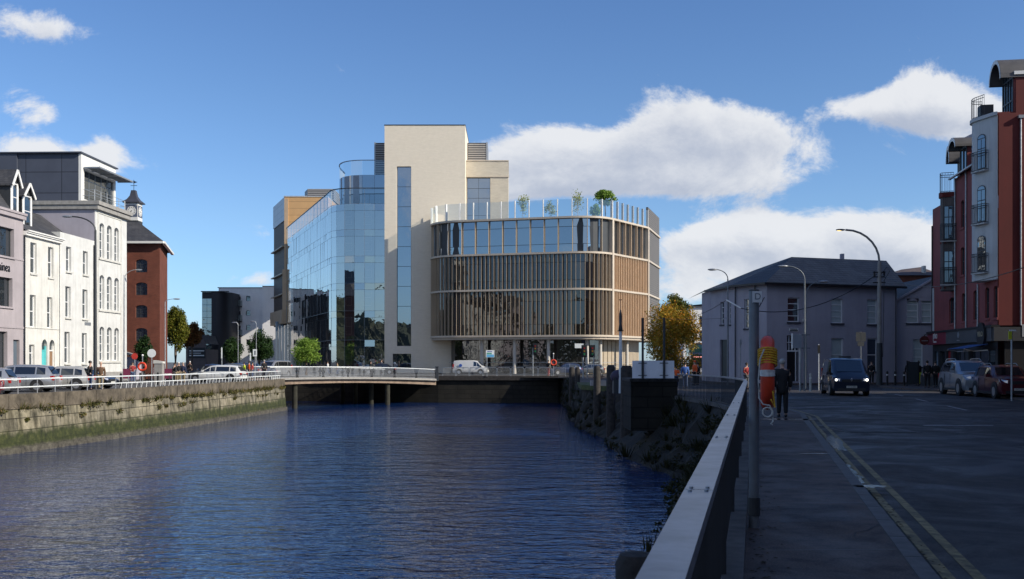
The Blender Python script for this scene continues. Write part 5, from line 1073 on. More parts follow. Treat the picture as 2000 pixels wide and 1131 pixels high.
# round white bay at the corner: outline in local xy
zb0, zb1 = f.z(1935, 547), f.z(1950, 224)
def off_s(px, y):      # local x of the point seen at pixel px on the line y
    n_ = Vector((-f.u.y, f.u.x)); A_ = f.A+n_*y; k = (px-CX)/F; return (k*A_.y-A_.x)/(f.u.x-k*f.u.y)
xq = off_s(1898, -.85); bx0, bx1 = xq-.55, LN-.002
bay = Path2([(bx0, 0)]+bez((bx0, -.5), (bx0+.1, -.88), (xq+.35, -.82), 6)+[(bx1-.05, -.12), (bx1, 0)])
m = MB(); band(m, bay, 0, bay.len, -.1, 0, zb0, zb1, .2); ba = m.build('white_bay', palegrey, b, 30)
m = MB(); m.prism([tuple(bay.at(t, 0)[0]) for t in [i*bay.len/24 for i in range(25)]], zb0-.06, zb0-.002); m.build('bay_underside', palegrey, ba)
m = MB(); m.prism([tuple(bay.at(t, .12)[0]) for t in [i*bay.len/24 for i in range(25)]], zb1+.002, zb1+.2); m.build('bay_cornice', palegrey, ba)
def bayrail(par, pa_, t0, t1, off, z0, h, step=.13, mt=None, nm='balcony_railing'):
    m = MB(); n = int((t1-t0)/step)
    for i in range(n+1): p, _ = pa_.at(t0+(t1-t0)*i/n, off); m.cyl((p.x, p.y, z0+.06), (p.x, p.y, z0+h), .011, n=4, caps=False)
    for z in (.06, h*.88, h): m.tube([tuple(pa_.at(t0+(t1-t0)*i/14, off)[0])+(z0+z,) for i in range(15)], .022, 5)
    m.build(nm, mt or dark, par)
# arched french windows of the bay, on its slanting front
def toW(p): n_ = Vector((-f.u.y, f.u.x)); v_ = f.A+f.u*p[0]+n_*p[1]; return (v_.x, v_.y)
def slant(pL, pR): g_ = Fac(toW(pL), toW(pR)); g_.loc = pL; g_.rl = math.atan2(pR[1]-pL[1], pR[0]-pL[0]); return g_
def frenchwin(par, G, x0, x1, yt, yb, rise, ph=1.15):
    h = (G.s(x0), G.s(x1), G.z((x0+x1)/2, yb), G.z((x0+x1)/2, yt)); xc = (h[0]+h[1])/2; wy = -.02
    fr_ = MB(); A = arcpts(h[0], h[1], h[3]-rise, rise) if rise else [(h[1], h[3]), (h[0], h[3])]; fr_.poly((h[0], wy, h[2]), (h[1], wy, h[2]), *[(q[0], wy, q[1]) for q in A]); w_ = fr_.build('window', dark, par); w_.location = (*G.loc, 0); w_.rotation_euler = (0, 0, G.rl)
    g2 = MB(); tt = h[3]-rise-.05; zm = h[2]+(tt-h[2])*.68; w1 = wy-.012
    for a, c in ((h[0]+.06, xc-.025), (xc+.025, h[1]-.06)): g2.quad((a, w1, h[2]+.08), (c, w1, h[2]+.08), (c, w1, zm-.03), (a, w1, zm-.03)); g2.quad((a, w1, zm+.03), (c, w1, zm+.03), (c, w1, tt), (a, w1, tt))
    if rise: g2.poly((h[0]+.08, w1, tt+.05), (h[1]-.08, w1, tt+.05), *[(q[0], w1, q[1]) for q in arcpts(h[0]+.08, h[1]-.08, tt+.05, rise-.06)])
    g2.build('pane', gl_win, w_); r2 = Path2([(h[0]-.22, -.03), (h[0]-.2, -.32), (h[1]+.2, -.32), (h[1]+.22, -.03)]); bayrail(w_, r2, .01, r2.len-.01, 0, h[2]-.12, ph, .11)
    MB().box(h[0]-.2, h[1]+.2, -.3, -.025, h[2]-.16, h[2]-.09).build('ledge', palegrey, w_)
GB = slant((xq+.35, -.82), (bx1-.05, -.12))
for (yt, yb) in ((262, 331), (362, 434), (460, 530)): frenchwin(ba, GB, 1909, 1926, yt, yb, .25)
bayrail(b, bay, .1, bay.len-1.0, .02, zb1+.2, 1.25, .16); m = MB(); m.box(bx0+.8, bx0+1.5, -.6, .1, zb1+.22, zb1+.9); m.build('balcony_chair', black, b)
MB().box(bx0, LN-.07, 0.02, 9, zEv, zb1+.2).build('attic_wall', darkred, b)
def barrel(par, x0, x1, y0, y1, zs, rise, th, m_, name, front=True):       # roof vault, axis along y
    A = arcpts(x0, x1, zs, rise, 14); B_ = arcpts(x0-th, x1+th, zs-th*.2, rise+th, 14); m = MB()
    for i in range(14):
        (a, az_), (c, cz_) = A[i], A[i+1]; (p, pz_), (q, qz_) = B_[i], B_[i+1]
        m.add([(a, y0, az_), (c, y0, cz_), (q, y0, qz_), (p, y0, pz_), (a, y1, az_), (c, y1, cz_), (q, y1, qz_), (p, y1, pz_)], [(0,1,2,3),(7,6,5,4),(0,4,5,1),(2,6,7,3),(3,7,4,0),(1,5,6,2)])
    return m.build(name, m_, par)
def vault(par, xa, xb, y0, y1, z0, zs, rise, nx=2, rows=(.35,)):
    o = barrel(par, xa, xb, y0-.75, y1, zs, rise, .16, mat('vault_roof', (.09, .085, .085), .6, .2, var=.15) if 'vault_roof' not in MT else MT['vault_roof'], 'vaulted_roof')
    A = arcpts(xa, xb, zs, rise, 14); Bq = arcpts(xa-.14, xb+.14, zs-.03, rise+.14, 14); m = MB()
    for i in range(14):
        (a, az_), (c, cz_) = A[i], A[i+1]; (p, pz_), (q, qz_) = Bq[i], Bq[i+1]; yy = y0-.762
        m.quad((a, yy, az_-.1), (c, yy, cz_-.1), (q, yy, qz_+.02), (p, yy, pz_+.02))
    m.build('vault_edge', cream_trim, o)
    g2 = MB(); g2.poly((xa+.02, y0, z0), (xb-.02, y0, z0), *[(q[0], y0, q[1]) for q in arcpts(xa+.02, xb-.02, zs, rise-.02, 14)]); gw = g2.build('gable_glazing', gl_win, o)
    m = MB(); n = nx*2
    for i in range(n+1): x = xa+.06+(xb-xa-.12)*i/n; k = math.sqrt(max(0, 1-((x-(xa+xb)/2)/((xb-xa)/2))**2)); m.box(x-.04, x+.04, y0-.05, y0-.002, z0, zs+rise*k-.02)
    for r in rows+(1,): z = z0+(zs-z0)*r; m.box(xa+.1, xb-.1, y0-.055, y0-.003, z-.05, z+.05)
    m.build('glazing_bars', dark, gw)
    m = MB(); m.quad((xa, y1, z0), (xa, y0, z0), (xa, y0, zs), (xa, y1, zs)); m.quad((xb, y0, z0), (xb, y1, z0), (xb, y1, zs), (xb, y0, zs)); m.build('cheek_walls', redrend, o)
zv0 = zb1+.2; vault(b, bx0+.6, LN-.1, .9, 14, zv0, f.z(1950, 150), f.z(1950, 112)-f.z(1950, 150), 2)
MB().box(LN-.09, LN+.1, .88, 14, zTop+2.201, zTop+2.4).build('roof_fascia', cream_trim, b)
# roof slope, eaves and dormers over the middle
m = MB(); m.poly((f.s(1866), -.35, zEv), (bx0, -.35, zEv), (bx0, 5, zEv+3.4), (f.s(1866), 5, zEv+3.4)); m.build('roof', slate, b)
gutter(b, galv, f.s(1866), bx0, zEv, -.45)
dx0, dx1 = f.s(1880), f.s(1890); vault(b, dx0-.1, dx1+.25, -.1, 4, zEv+.1, zEv+1.55, .55, 1, ())
# timber clad bay at the far end
tq = off_s(1836, -.85); tx0, tx1 = max(.15, tq-.5), f.s(1866); tz0, tz1 = f.z(1866, 566), f.z(1866, 384)
tb = Path2([(tx0, 0)]+bez((tx0, -.5), (tx0+.1, -.88), (tq+.3, -.82), 6)+[(tx1-.05, -.12), (tx1, 0)])
m = MB(); band(m, tb, 0, tb.len, -.1, 0, tz0, tz1, .25); tbo = m.build('timber_bay', timber, b, 30)
MB().prism([tuple(tb.at(t, 0)[0]) for t in [i*tb.len/20 for i in range(21)]], tz0-.05, tz0-.002).build('bay_soffit', dark, tbo)
for za, zb_ in ((1, 0),):
    m = MB(); band(m, tb, 0, tb.len, .0, .1, tz1+.002, tz1+.28, .25); m.build('red_band', darkred, tbo)
for y in (472, 560): m = MB(); band(m, tb, .8, tb.len-.6, .0, .05, f.z(1866, y+3), f.z(1866, y-3), .3); m.build('red_band', darkred, tbo)
GT_ = slant((tq+.3, -.82), (tx1-.05, -.12))
for yt, yb in ((402, 468), (490, 553)): frenchwin(tbo, GT_, 1843, 1863, yt, yb, 0)
m = MB(); m.prism([tuple(tb.at(t, .1)[0]) for t in [i*tb.len/20 for i in range(21)]], tz1+.282, tz1+.33); m.build('balcony_deck', darkred, tbo); bayrail(b, tb, .1, tb.len-.1, .02, tz1+.33, 1.3, .16)
vault(b, tx0+.5, tx1+.1, .3, 8, tz1+.35, f.z(1866, 316), f.z(1866, 288)-f.z(1866, 316), 2, (.45,))
m = MB(); m.cyl((.08, -.06, zF1), (.08, -.06, zs_-1.2), .05, n=6); m.build('downpipe', black, b)
MB().box(-.05, .45, -.05, -.003, zF1+.1, tz0+.5).build('white_return', palegrey, b)
# shopfronts
sx = [0, f.s(1858), f.s(1912), LN]
shopd = mat('dark_shopfront', (.03, .031, .036), .6, var=.1); burg = mat('burgundy_fascia', (.20, .02, .04), .5, var=.05); gf = mat('grey_fascia', (.075, .075, .08), .6, var=.08)
for i, m_ in enumerate((burg, gf, gf)): MB().box(sx[i]+(.01 if i else -.1), sx[i+1], -.35, -.002, zF0, zF1-.1).build('fascia', m_, b)
MB().box(-.12, LN+.25, -.42, .06, zF1-.097, zF1+.03).build('fascia_top', black, b)
MB().box(LN+.003, LN+.3, -.3, 18, zF0, zF1-.1).build('front_fascia', shopd, b)
MB().box(LN-.05, LN+.1, .35, 18, 0, zF0-.003).build('front_shop_wall', black, b)
m = MB(); cyl_y = .36; m.cyl((f.s(1931.5), -.362, (zF0+zF1)/2-.05), (f.s(1931.5), -.50, (zF0+zF1)/2-.05), .74, n=28); rs = m.build('round_sign', black, b); text('VELO', .42, mat('sign_brass', (.42, .36, .24), .5, var=0), rs, 'sign_letters', (f.s(1931.5), -.512, (zF0+zF1)/2-.02), sx=1.0)
text('pho', .72, cream_trim, b, 'sign_letters', (f.s(1837), -.365, (zF0+zF1)/2+.18), sx=1.0); MB().box(f.s(1837)-.45, f.s(1837)+.3, -.37, -.352, (zF0+zF1)/2-.32, (zF0+zF1)/2-.22).build('sign_underline', cream_trim, b)
m = MB(); m.cyl((f.s(1883), -.352, (zF0+zF1)/2+.08), (f.s(1883), -.37, (zF0+zF1)/2+.08), .2, n=12); m.box(f.s(1883)-.3, f.s(1883)+.3, -.37, -.352, (zF0+zF1)/2-.3, (zF0+zF1)/2-.25); m.build('shop_emblem', galv, b)
ei = text('EI', 1.05, mat('sign_silver', (.45, .46, .48), .4, .3, var=0), b, 'sign_letters', (LN+.31, 1.55, (zF0+zF1)/2+.1), rot=(R(90), 0, R(90)))
ei.rotation_euler = (R(90), 0, R(90))
m = MB(); wall(m, 0, LN, 0, zF0, [(.5, 1.4, .1, 2.4, 0), (1.8, 3.2, .6, 2.4, 0), (3.5, 4.6, .1, 2.4, 0), (5.1, 8, .5, 2.4, 0), (8.6, LN-.4, .3, 2.4, 0)], rec=.25); m.build('shop_wall', shopd, b)
for q in ((1.8, 3.2, .6, 2.4), (5.1, 8, .5, 2.4), (8.6, LN-.4, .3, 2.4)): window(b, (*q, 0), 3, (), black, rec=.25, fw=.05, name='shop_window')
for q, c in (((.5, 1.4), mat('pale_blue_door', (.16, .22, .28), .6)), ((3.5, 4.6), mat('red_shop_door', (.28, .01, .01), .6))): MB().box(q[0], q[1], .15, .22, .1, 2.4).build('door', c, b)
aw = thing('awning', 'folding blue awning over the shop below the round sign', 'awning', (0, 0, 0)); aw.location = (f.A.x, f.A.y, 0); aw.rotation_euler = (0, 0, f.rz)
a0, a1 = f.s(1905), f.s(1944); m = MB(); m.quad((a0, -.36, 2.72), (a1, -.36, 2.72), (a1, -1.7, 2.45), (a0, -1.7, 2.45)); m.quad((a0, -1.7, 2.43), (a1, -1.7, 2.43), (a1, -.36, 2.70), (a0, -.36, 2.70)); m.build('canvas', mat('blue_canvas', (.03, .10, .30), .8, var=.1), aw)
for xx in (a0+.2, a1-.2): MB().tube([(xx, -.36, 2.35), (xx-.5, -1.0, 2.3), (xx, -1.68, 2.42)], .03, 5).build('folding_arm', cream_trim, aw)
hs_ = thing('hanging_sign', 'dark red round hanging sign on the corner by the burgundy shop', 'sign', (gx(1806, 71), 71, 0)); zc = EYE+(HY-665)/F*71
MB().cyl((0, 0, zc), (0, .1, zc), .33, n=24).build('disc', mat('dark_red_disc', (.10, .015, .012), .5), hs_); MB().box(-.22, .22, -.02, -.003, zc-.05, zc+.0).build('lettering_line', galv, hs_); MB().bar((.0, .05, zc+.4), (1.2, .05, zc+.4), .05, .05).box(-.02, .02, .03, .07, zc+.33, zc+.4).build('bracket', black, hs_)
# neighbour beyond the frame, which keeps the street in shade
nb = thing('apartment_building', 'long dark terrace continuing the right side of the street beyond the red building', 'building', (14.6, 0, 0), -math.atan2(.24, 1))
def nbw(y0, y1, h, m_, nm):
    m = MB(); ops = [(0, 0, 0, 0, 0)][:0]; s = -1
    ff = MB(); wall(ff, -y1, -y0, 0, h, [(-y1+1+3*i, -y1+2.2+3*i, 1+3.1*j, 2.8+3.1*j, 0) for i in range(int((y1-y0-1)/3)) for j in range(int(h/3.1)-0)], rec=.2)
    return ff
NB = Matrix.Rotation(R(-90), 4, 'Z')
for y0, y1, h, m_ in ((-60, -30, 15, mauve), (-29.9, 0, 18, redbrick), (.1, 26, 16.5, greyrend), (26.1, 52, 18.5, redbrick)):
    m = MB(NB); wall(m, -y1, -y0, 0, h, [(-y1+1+3*i, -y1+2.2+3*i, 1+3.1*j, 2.8+3.1*j, 0) for i in range(int((y1-y0-1)/3)) for j in range(int(h/3.1))], rec=.2); shell(m, -y1, -y0, 0, h, 12); m.quad((-y1, 0, h), (-y0, 0, h), (-y0, 12, h), (-y1, 12, h)); m.quad((-y1, .19, 0), (-y0, .19, 0), (-y0, .19, h), (-y1, .19, h)); m.build('wall', m_, nb)
sb = thing('apartment_building', 'tall plain block closing the side street behind the red building', 'building', (41, 56, 0)); m = MB(); wall(m, 0, 30, 0, 22, [(1.5+3.2*i, 3.0+3.2*i, 1+3.2*j, 2.8+3.2*j, 0) for i in range(8) for j in range(6)], rec=.2); m.box(0, 30, .25, 35, 0, 22); m.build('wall', greyrend, sb)  # out of view, added to block the sun from the grey corner building
# wooded hill behind the viewer
hm = MB(); ang = [R(a) for a in np.arange(95, 301, .5)]; rh_ = random.Random(4); V = []
for a in ang:
    h = 27+8*math.sin(a*3.1)+6*math.sin(a*7.7+1)+rh_.uniform(-1.6, 1.6)+1.5*math.sin(a*41)
    for r, z in ((230, 0), (260, h*.45), (290, h*.8), (305, h), (360, h*.9), (420, 0)): rr_ = r+rh_.uniform(-4, 4); V.append((math.sin(a)*rr_, math.cos(a)*rr_, z-.3 if z == 0 else z+rh_.uniform(-2, 2)))
hm.add(V, [(i*6+k, i*6+k+1, (i+1)*6+k+1, (i+1)*6+k) for i in range(len(ang)-1) for k in range(5)])
struct(hm.build('hill', mat('wooded_hillside', (.03, .038, .016), .95, var=.5, scale=.08)))
# ------------------------------------------------------------------ trees
def tree_crown(name, par, mt, clumps, n, size, seed, shell_=.55):
    r = np.random.default_rng(seed); cs = np.array([c[:3] for c in clumps], float); rs = np.array([c[3:] for c in clumps], float)
    w_ = (rs[:, 0]*rs[:, 1]*rs[:, 2])**.75; k = r.choice(len(clumps), n, p=w_/w_.sum())
    d = r.normal(size=(n, 3)); d /= np.linalg.norm(d, axis=1)[:, None]; rad = r.random(n)**shell_; rad *= 1+.12*r.normal(size=n)
    p = cs[k]+d*rs[k]*rad[:, None]; a = r.normal(size=(n, 3)); a /= np.linalg.norm(a, axis=1)[:, None]; b = np.cross(a, r.normal(size=(n, 3))); b /= np.linalg.norm(b, axis=1)[:, None]
    s = size*r.uniform(.55, 1.3, n)[:, None]; V = np.stack([p-a*s*.6, p+b*s*.36, p+a*s*.6, p-b*s*.36], 1).reshape(-1, 3)
    me = bpy.data.meshes.new(name); me.vertices.add(4*n); me.vertices.foreach_set('co', V.ravel()); me.loops.add(4*n); me.loops.foreach_set('vertex_index', np.arange(4*n)); me.polygons.add(n)
    me.polygons.foreach_set('loop_start', np.arange(0, 4*n, 4)); me.polygons.foreach_set('loop_total', np.full(n, 4)); me.update(calc_edges=True); me.materials.append(mt)
    o = bpy.data.objects.new(name, me); COL.objects.link(o); o.parent = par; return o
def tree(name, label, x, y, z0, zc0, zc1, rx, mt, n, size, seed, trunk=.16, group=None, cat='tree', bk=None, nclump=26, ry=None, lean=0, cr=.34):
    t = thing(name, label, cat, (x, y, z0), 0, group); rn = random.Random(seed); ry = ry or rx; H_ = (zc1-zc0); cz = (zc0+zc1)/2-z0; cl = []
    for i in range(nclump):
        while True:
            v = Vector((rn.uniform(-1, 1), rn.uniform(-1, 1), rn.uniform(-1, 1)))
            if .25 < v.length < 1: v = v.normalized()*rn.uniform(.62, 1.0) if i > 2 else v*.5; break
        k = rn.uniform(.75, 1.15)*cr; sq = 1-.35*max(0, v.z)
        cl.append((v.x*rx*(1-k*.9)*sq+lean*v.z, v.y*ry*(1-k*.9)*sq, cz+v.z*H_/2*(1-k*.8), rx*k, ry*k, H_/2*k*.95))
    gx_ = rx*1.04/max(abs(c[0])+c[3] for c in cl); gy_ = ry/max(abs(c[1])+c[4] for c in cl); zl_, zh_ = min(c[2]-c[5] for c in cl), max(c[2]+c[5] for c in cl); gz__ = H_*1.0/(zh_-zl_)
    cl = [(c[0]*gx_, c[1]*gy_, cz+(c[2]-(zl_+zh_)/2)*gz__, c[3]*gx_, c[4]*gy_, c[5]*gz__) for c in cl]
    m = MB(); tz = cz-H_*.1; m.tube([(0, 0, -.1), (.03, 0, tz*.5), (-.04, .02, tz), (.02, 0, cz+H_*.25)], [trunk*1.25, trunk, trunk*.75, trunk*.25], 8)
    for c in cl[:9]: m.tube([(0, 0, tz*rn.uniform(.7, 1)), (c[0]*.5, c[1]*.5, (tz+c[2])/2), (c[0], c[1], c[2])], [trunk*.45, trunk*.3, trunk*.1], 5)
    m.build('trunk', bk or bark, t, 60); tree_crown('crown', t, mt, cl, n, size, seed); return t
lf_dark = leafmat('dark_green_leaves', [(.012, .035, .012), (.025, .06, .018), (.04, .085, .02)])
lf_mid = leafmat('mid_green_leaves', [(.03, .07, .012), (.06, .12, .02), (.10, .16, .03)])
lf_bright = leafmat('bright_green_leaves', [(.11, .22, .03), (.2, .33, .05), (.28, .4, .08)])
lf_yel = leafmat('yellow_green_leaves', [(.05, .075, .008), (.11, .13, .012), (.19, .17, .02), (.07, .09, .01)])
lf_aut = leafmat('autumn_leaves', [(.12, .13, .015), (.50, .31, .03), (.52, .22, .02), (.17, .17, .02), (.42, .34, .04)])
lf_grn = leafmat('autumn_green_leaves', [(.04, .07, .015), (.09, .11, .02), (.14, .13, .02)])
lf_red = leafmat('rusty_leaves', [(.13, .045, .015), (.2, .08, .02), (.10, .07, .02)])
def treepx(name, label, px0, px1, pt_, pb, d, mt, n, size, seed, **k):
    xa, xb = gx(px0, d), gx(px1, d); z1 = EYE+(HY-pt_)/F*d; z0 = EYE+(HY-pb)/F*d
    return tree(name, label, (xa+xb)/2, d, k.pop('zg', -.12), z0, z1, (xb-xa)/2, mt, n, size, seed, **k)
treepx('autumn_tree', 'broad orange and yellow autumn tree beside the curved office block', 1248, 1376, 584, 742, 104, lf_aut, 21000, .17, 21, nclump=24, bk=barkpale, zg=0)
treepx('green_autumn_tree', 'green topped tree rising behind the orange autumn tree', 1284, 1352, 573, 640, 110, lf_grn, 7000, .2, 22, zg=0)
treepx('broadleaf_tree', 'tall yellow green tree right of the brick warehouse', 318, 367, 597, 690, 124, lf_yel, 14000, .2, 23, nclump=22)
treepx('broadleaf_tree', 'rusty red tree behind the gabled shed', 356, 394, 628, 680, 182, lf_red, 6000, .3, 24)
treepx('broadleaf_tree', 'dark red tree far left of the black curved block', 384, 402, 640, 690, 196, lf_red, 2500, .3, 25)
treepx('small_tree', 'small dark evergreen in front of the brick warehouse', 262, 300, 655, 712, 99, lf_dark, 7000, .15, 26)
treepx('round_street_tree', 'round green street tree left of its darker twin before the white apartments', 430, 476, 657, 712, 122, lf_dark, 8000, .17, 27, group='street trees by the office')
treepx('round_street_tree', 'dark taller street tree directly before the white apartments', 477, 535, 642, 708, 130, lf_dark, 11000, .18, 28, group='street trees by the office')
treepx('round_street_tree', 'bright green street tree in front of the glass office', 568, 628, 659, 716, 137, lf_bright, 11000, .17, 29, group='street trees by the office')
# roof garden
lf_pale = leafmat('pale_birch_leaves', [(.22, .28, .10), (.32, .38, .16), (.4, .42, .2)])
for px, top, d, s in ((1021, 376, 143, 1), (1074, 386, 146, 2), (1128, 368, 142, 3)):
    treepx('birch_sapling', ['wispy pale birch left of the other two on the roof terrace', 'faint pale birch in the middle of the roof terrace', 'tallest pale birch on the roof terrace'][s-1], px-14, px+14, top, 424, d, lf_pale, 420, .2, 40+s, trunk=.035, group='birches on the roof terrace', zg=21.2, bk=barkpale, nclump=14, cr=.5)
treepx('roof_tree', 'bright green round tree rising over the corner of the roof terrace', 1158, 1206, 370, 402, 143, lf_bright, 4200, .2, 45, trunk=.1, zg=21.2)
treepx('roof_shrub', 'green shrub behind the glass screen of the roof terrace', 1150, 1176, 396, 426, 141, lf_bright, 1600, .2, 46, trunk=.05, zg=21.2, cat='shrub')
# hedge of planters by the red building
for i in range(3):
    x, y = 28.3+.2*i, 63.2+i*2.4; t = thing('planter', ['planter of dark shrubs nearest the parked silver car', 'middle planter of dark shrubs by the burgundy shop', 'last planter of dark shrubs at the street corner'][i], 'planter', (x, y, 0), 0, 'planters outside the shops')
    MB().box(-.35, .35, -1, 1, 0, .75).build('box', dark, t); l = MB(); leafclump(l, (0, 0, .95), .55, 500, .1, random.Random(i)); l.M = None; l.build('plants', lf_dark, t)
# ------------------------------------------------------------------ vehicles
paints = {}
def paint(n, c, metal=.3):
    if n not in paints: paints[n] = mat('paint_'+n, c, .28, metal, var=.03, coat=.8)
    return paints[n]
lampg = mat('headlamp_glass', (.55, .57, .6), .12, .3, var=0, spec=.9); tail = mat('tail_lamp_red', (.35, .008, .006), .2, var=0); platem = mat('number_plate', (.5, .5, .46), .5, var=0); plast = mat('black_plastic', (.018, .018, .02), .6, var=0)
# side profiles: (x, z of bonnet/roof line, belt z, top half width factor); x forward from the rear bumper, fractions of L and H
KIND = dict(
 hatch=[(0,.50,.50,.80),(.02,.60,.58,.82),(.10,.93,.60,.70),(.22,.985,.61,.74),(.42,1.0,.61,.75),(.55,.97,.60,.73),(.75,.635,.60,.80),(.93,.52,.52,.78),(1.0,.40,.40,.72)],
 estate=[(0,.50,.50,.80),(.015,.62,.58,.82),(.09,.95,.61,.70),(.2,.99,.62,.74),(.45,1.0,.62,.75),(.55,.97,.61,.73),(.72,.64,.61,.80),(.92,.54,.54,.78),(1.0,.40,.40,.72)],
 suv=[(0,.50,.50,.84),(.012,.64,.60,.86),(.07,.94,.62,.74),(.2,.985,.63,.78),(.48,.99,.63,.79),(.58,.95,.62,.77),(.71,.66,.62,.84),(.94,.60,.58,.84),(1.0,.46,.46,.78)],
 van=[(0,.50,.50,.88),(.01,.70,.55,.90),(.03,.97,.56,.84),(.2,1.0,.56,.85),(.6,1.0,.56,.85),(.70,.96,.56,.83),(.86,.60,.54,.86),(.96,.50,.50,.84),(1.0,.38,.38,.80)],
 saloon=[(0,.52,.50,.80),(.03,.66,.60,.80),(.14,.68,.62,.78),(.26,.96,.62,.70),(.45,1.0,.62,.72),(.55,.97,.61,.71),(.74,.64,.61,.80),(.93,.54,.54,.78),(1.0,.40,.40,.72)])
def vehicle(name, label, cat, kind, L_, Wd, H_, x, y, ang, pm, z=-.12, group=None, rails=False, nowin=False, lights=None, roof=None, wr=.33, plate=None):
    """ang: heading of the nose, degrees from +X counter-clockwise; x, y = centre"""
    t = thing(name, label, cat, (x, y, z), R(ang), group); S = KIND[kind]; w = Wd/2; zb = .24*H_/1.45*(.9 if kind != 'van' else .75); X = lambda f: (f-.5)*L_
    ext = []
    for (fx, top, belt, wt) in S:
        zt = top*H_; zl = min(belt*H_, zt-.02); taper = 1-.10*(abs(fx-.5)*2)**4; ww = w*taper; wtop = ww*wt if zt > zl+.15 else ww*.86
        ext.append([(0, zb), (ww*.90, zb), (ww*.985, zb+.14), (ww, (zb+zl)/2), (ww*.975, zl), (wtop*1.0+(ww-wtop)*.12*0, max(zt-.07, zl+.01)), (wtop*.86, max(zt-.012, zl+.015)), (0, zt+.01)])
    def ring(i): return [(X(S[i][0]), yy, zz_) for yy, zz_ in ext[i]]+[(X(S[i][0]), -yy, zz_) for yy, zz_ in ext[i][1:-1][::-1]]
    n = len(ring(0)); vs = []; [vs.extend(ring(i)) for i in range(len(S))]; m = MB(); fs = [(i*n+k, (i+1)*n+k, (i+1)*n+(k+1) % n, i*n+(k+1) % n) for i in range(len(S)-1) for k in range(n)]
    fs += [tuple(range(n)), tuple(range((len(S)-1)*n, len(S)*n))[::-1]]; m.add(vs, fs); body = m.build('body', pm, t, 32)
    # glass: windscreen, rear screen and side windows laid a few mm over the body
    def top(i): return ext[i]
    def panel(pts, nrm, nm, mt=None, par=None):
        q = MB(); q.poly(*[tuple(Vector(p)+Vector(nrm)*.012) for p in pts]); return q.build(nm, mt or gl_car, par or body)
    iR = 2; iF = max(i for i in range(len(S)) if S[i][1] > S[i][2]+.2)                       # rear and front roof stations
    if kind == 'saloon': iR = 3
    def scr(i0, i1, nm):        # sloped screen between a low station i0 and roof station i1
        a, b = ext[i0], ext[i1]; xa, xb = X(S[i0][0]), X(S[i1][0]); za = max(a[6][1], a[4][1]); wa = a[6][0]*.98 if i0 > 3 or 1 else 0; zbb = b[6][1]
        f0, f1 = .10, .90; P = []
        for f_ in (f0, f1): P.append((xa+(xb-xa)*f_, wa+(b[6][0]-wa)*f_-.05, za+(zbb-za)*f_))
        (x0, y0, z0), (x1, y1, z1) = P; pts = [(x0, -y0, z0), (x0, y0, z0), (x1, y1, z1), (x1, -y1, z1)]; nn = Vector((z1-z0, 0, -(x1-x0))).normalized(); nn = nn if nn.z > 0 else -nn
        if nm == 'rear_screen' and abs(xb-xa) < .1: nn = Vector((-1, 0, 0))
        if nm == 'windscreen' and nn.x < 0: nn = -nn
        panel(pts if nm == 'windscreen' else pts[::-1], nn*2.2+Vector((0, 0, .004)), nm)
    scr(iF+1, iF, 'windscreen'); scr(iR-1, iR, 'rear_screen')
    segs = [(iR, iR+1), (iR+1, iR+2), (iR+2, iF)] if kind != 'saloon' else [(iR, iR+1), (iR+1, iF)]
    for sy in (1, -1):
        def sp_(i, fr): a, b = ext[i][4], ext[i][5]; return (X(S[i][0]), sy*(a[0]+(b[0]-a[0])*fr+.014), a[1]+(b[1]-a[1])*fr)
        if kind == 'van': cuts = [(iF-1, iF)] if nowin else [(2, 3), (3, 4), (4, 5)]
        else: cuts = [(i, i+1) for i in range(iR, iF)]
        # front quarter light runs down the windscreen pillar
        for i0, i1 in cuts:
            a, b, c, d = sp_(i0, .10), sp_(i1, .10), sp_(i1, .88), sp_(i0, .88); g_ = .045
            a, d = [(p[0]+g_, p[1], p[2]) for p in (a, d)]; b, c = [(p[0]-g_, p[1], p[2]) for p in (b, c)]
            if i0 == iR and kind != 'van': a = (a[0]-.05, a[1], a[2])
            q = MB(); q.poly(*([a, b, c, d] if sy < 0 else [a, d, c, b])); q.build('side_window', gl_car, body)
        a, b, c = sp_(iF, .10), sp_(iF, .85), None; e4, e5 = ext[iF+1][4], ext[iF+1][5]; c = (X(S[iF+1][0])-.12*L_/4, sy*(e4[0]+.012), e4[1]+.04)
        q = MB(); a = (a[0]+.02, a[1], a[2]); b = (b[0]+.03, b[1], b[2]); q.poly(*([a, c, b] if sy < 0 else [a, b, c])); q.build('quarter_light', gl_car, body)
        MB().box(X(S[iF+1][0])-.28, X(S[iF+1][0])-.14, *sorted((sy*w*.97, sy*(w+.16))), S[iF+1][2]*H_+.02, S[iF+1][2]*H_+.17).build('door_mirror', pm if kind != 'van' else plast, t)
        for fx in (.305, .52): 
            q = MB(); zz1 = S[4][2]*H_; q.box(X(fx), X(fx)+.012, *sorted((sy*w*.975, sy*(w*1.003))), zb+.2, zz1-.06); q.build('door_gap', plast, body)
            MB().box(X(fx)+.08, X(fx)+.24, *sorted((sy*w*.98, sy*(w*1.012))), zz1-.15, zz1-.11).build('door_handle', plast if kind == 'van' else pm, body)
        MB().box(X(.2), X(.8), *sorted((sy*w*.9, sy*w*.995)), zb-.02, zb+.09).build('sill', plast, body)
    for fx in (.185, .81):
        for sy in (1, -1):
            m = MB(); m.cyl((X(fx), sy*(w-.24), wr+.06), (X(fx), sy*(w*.985+.012), wr+.06), wr*1.17, n=20); m.build('wheel_arch', plast, body)
            m = MB(); m.cyl((X(fx), sy*(w-.2), wr), (X(fx), sy*(w+.005), wr), wr, n=20); wh = m.build('wheel', rubber, t)
            m = MB(); m.cyl((X(fx), sy*(w-.02), wr), (X(fx), sy*(w+.012), wr), wr*.62, n=14); m.build('rim', alloy, wh)
    # lamps, grille, plates
    zl = S[-2][1]*H_-.10; fw_ = w*.97
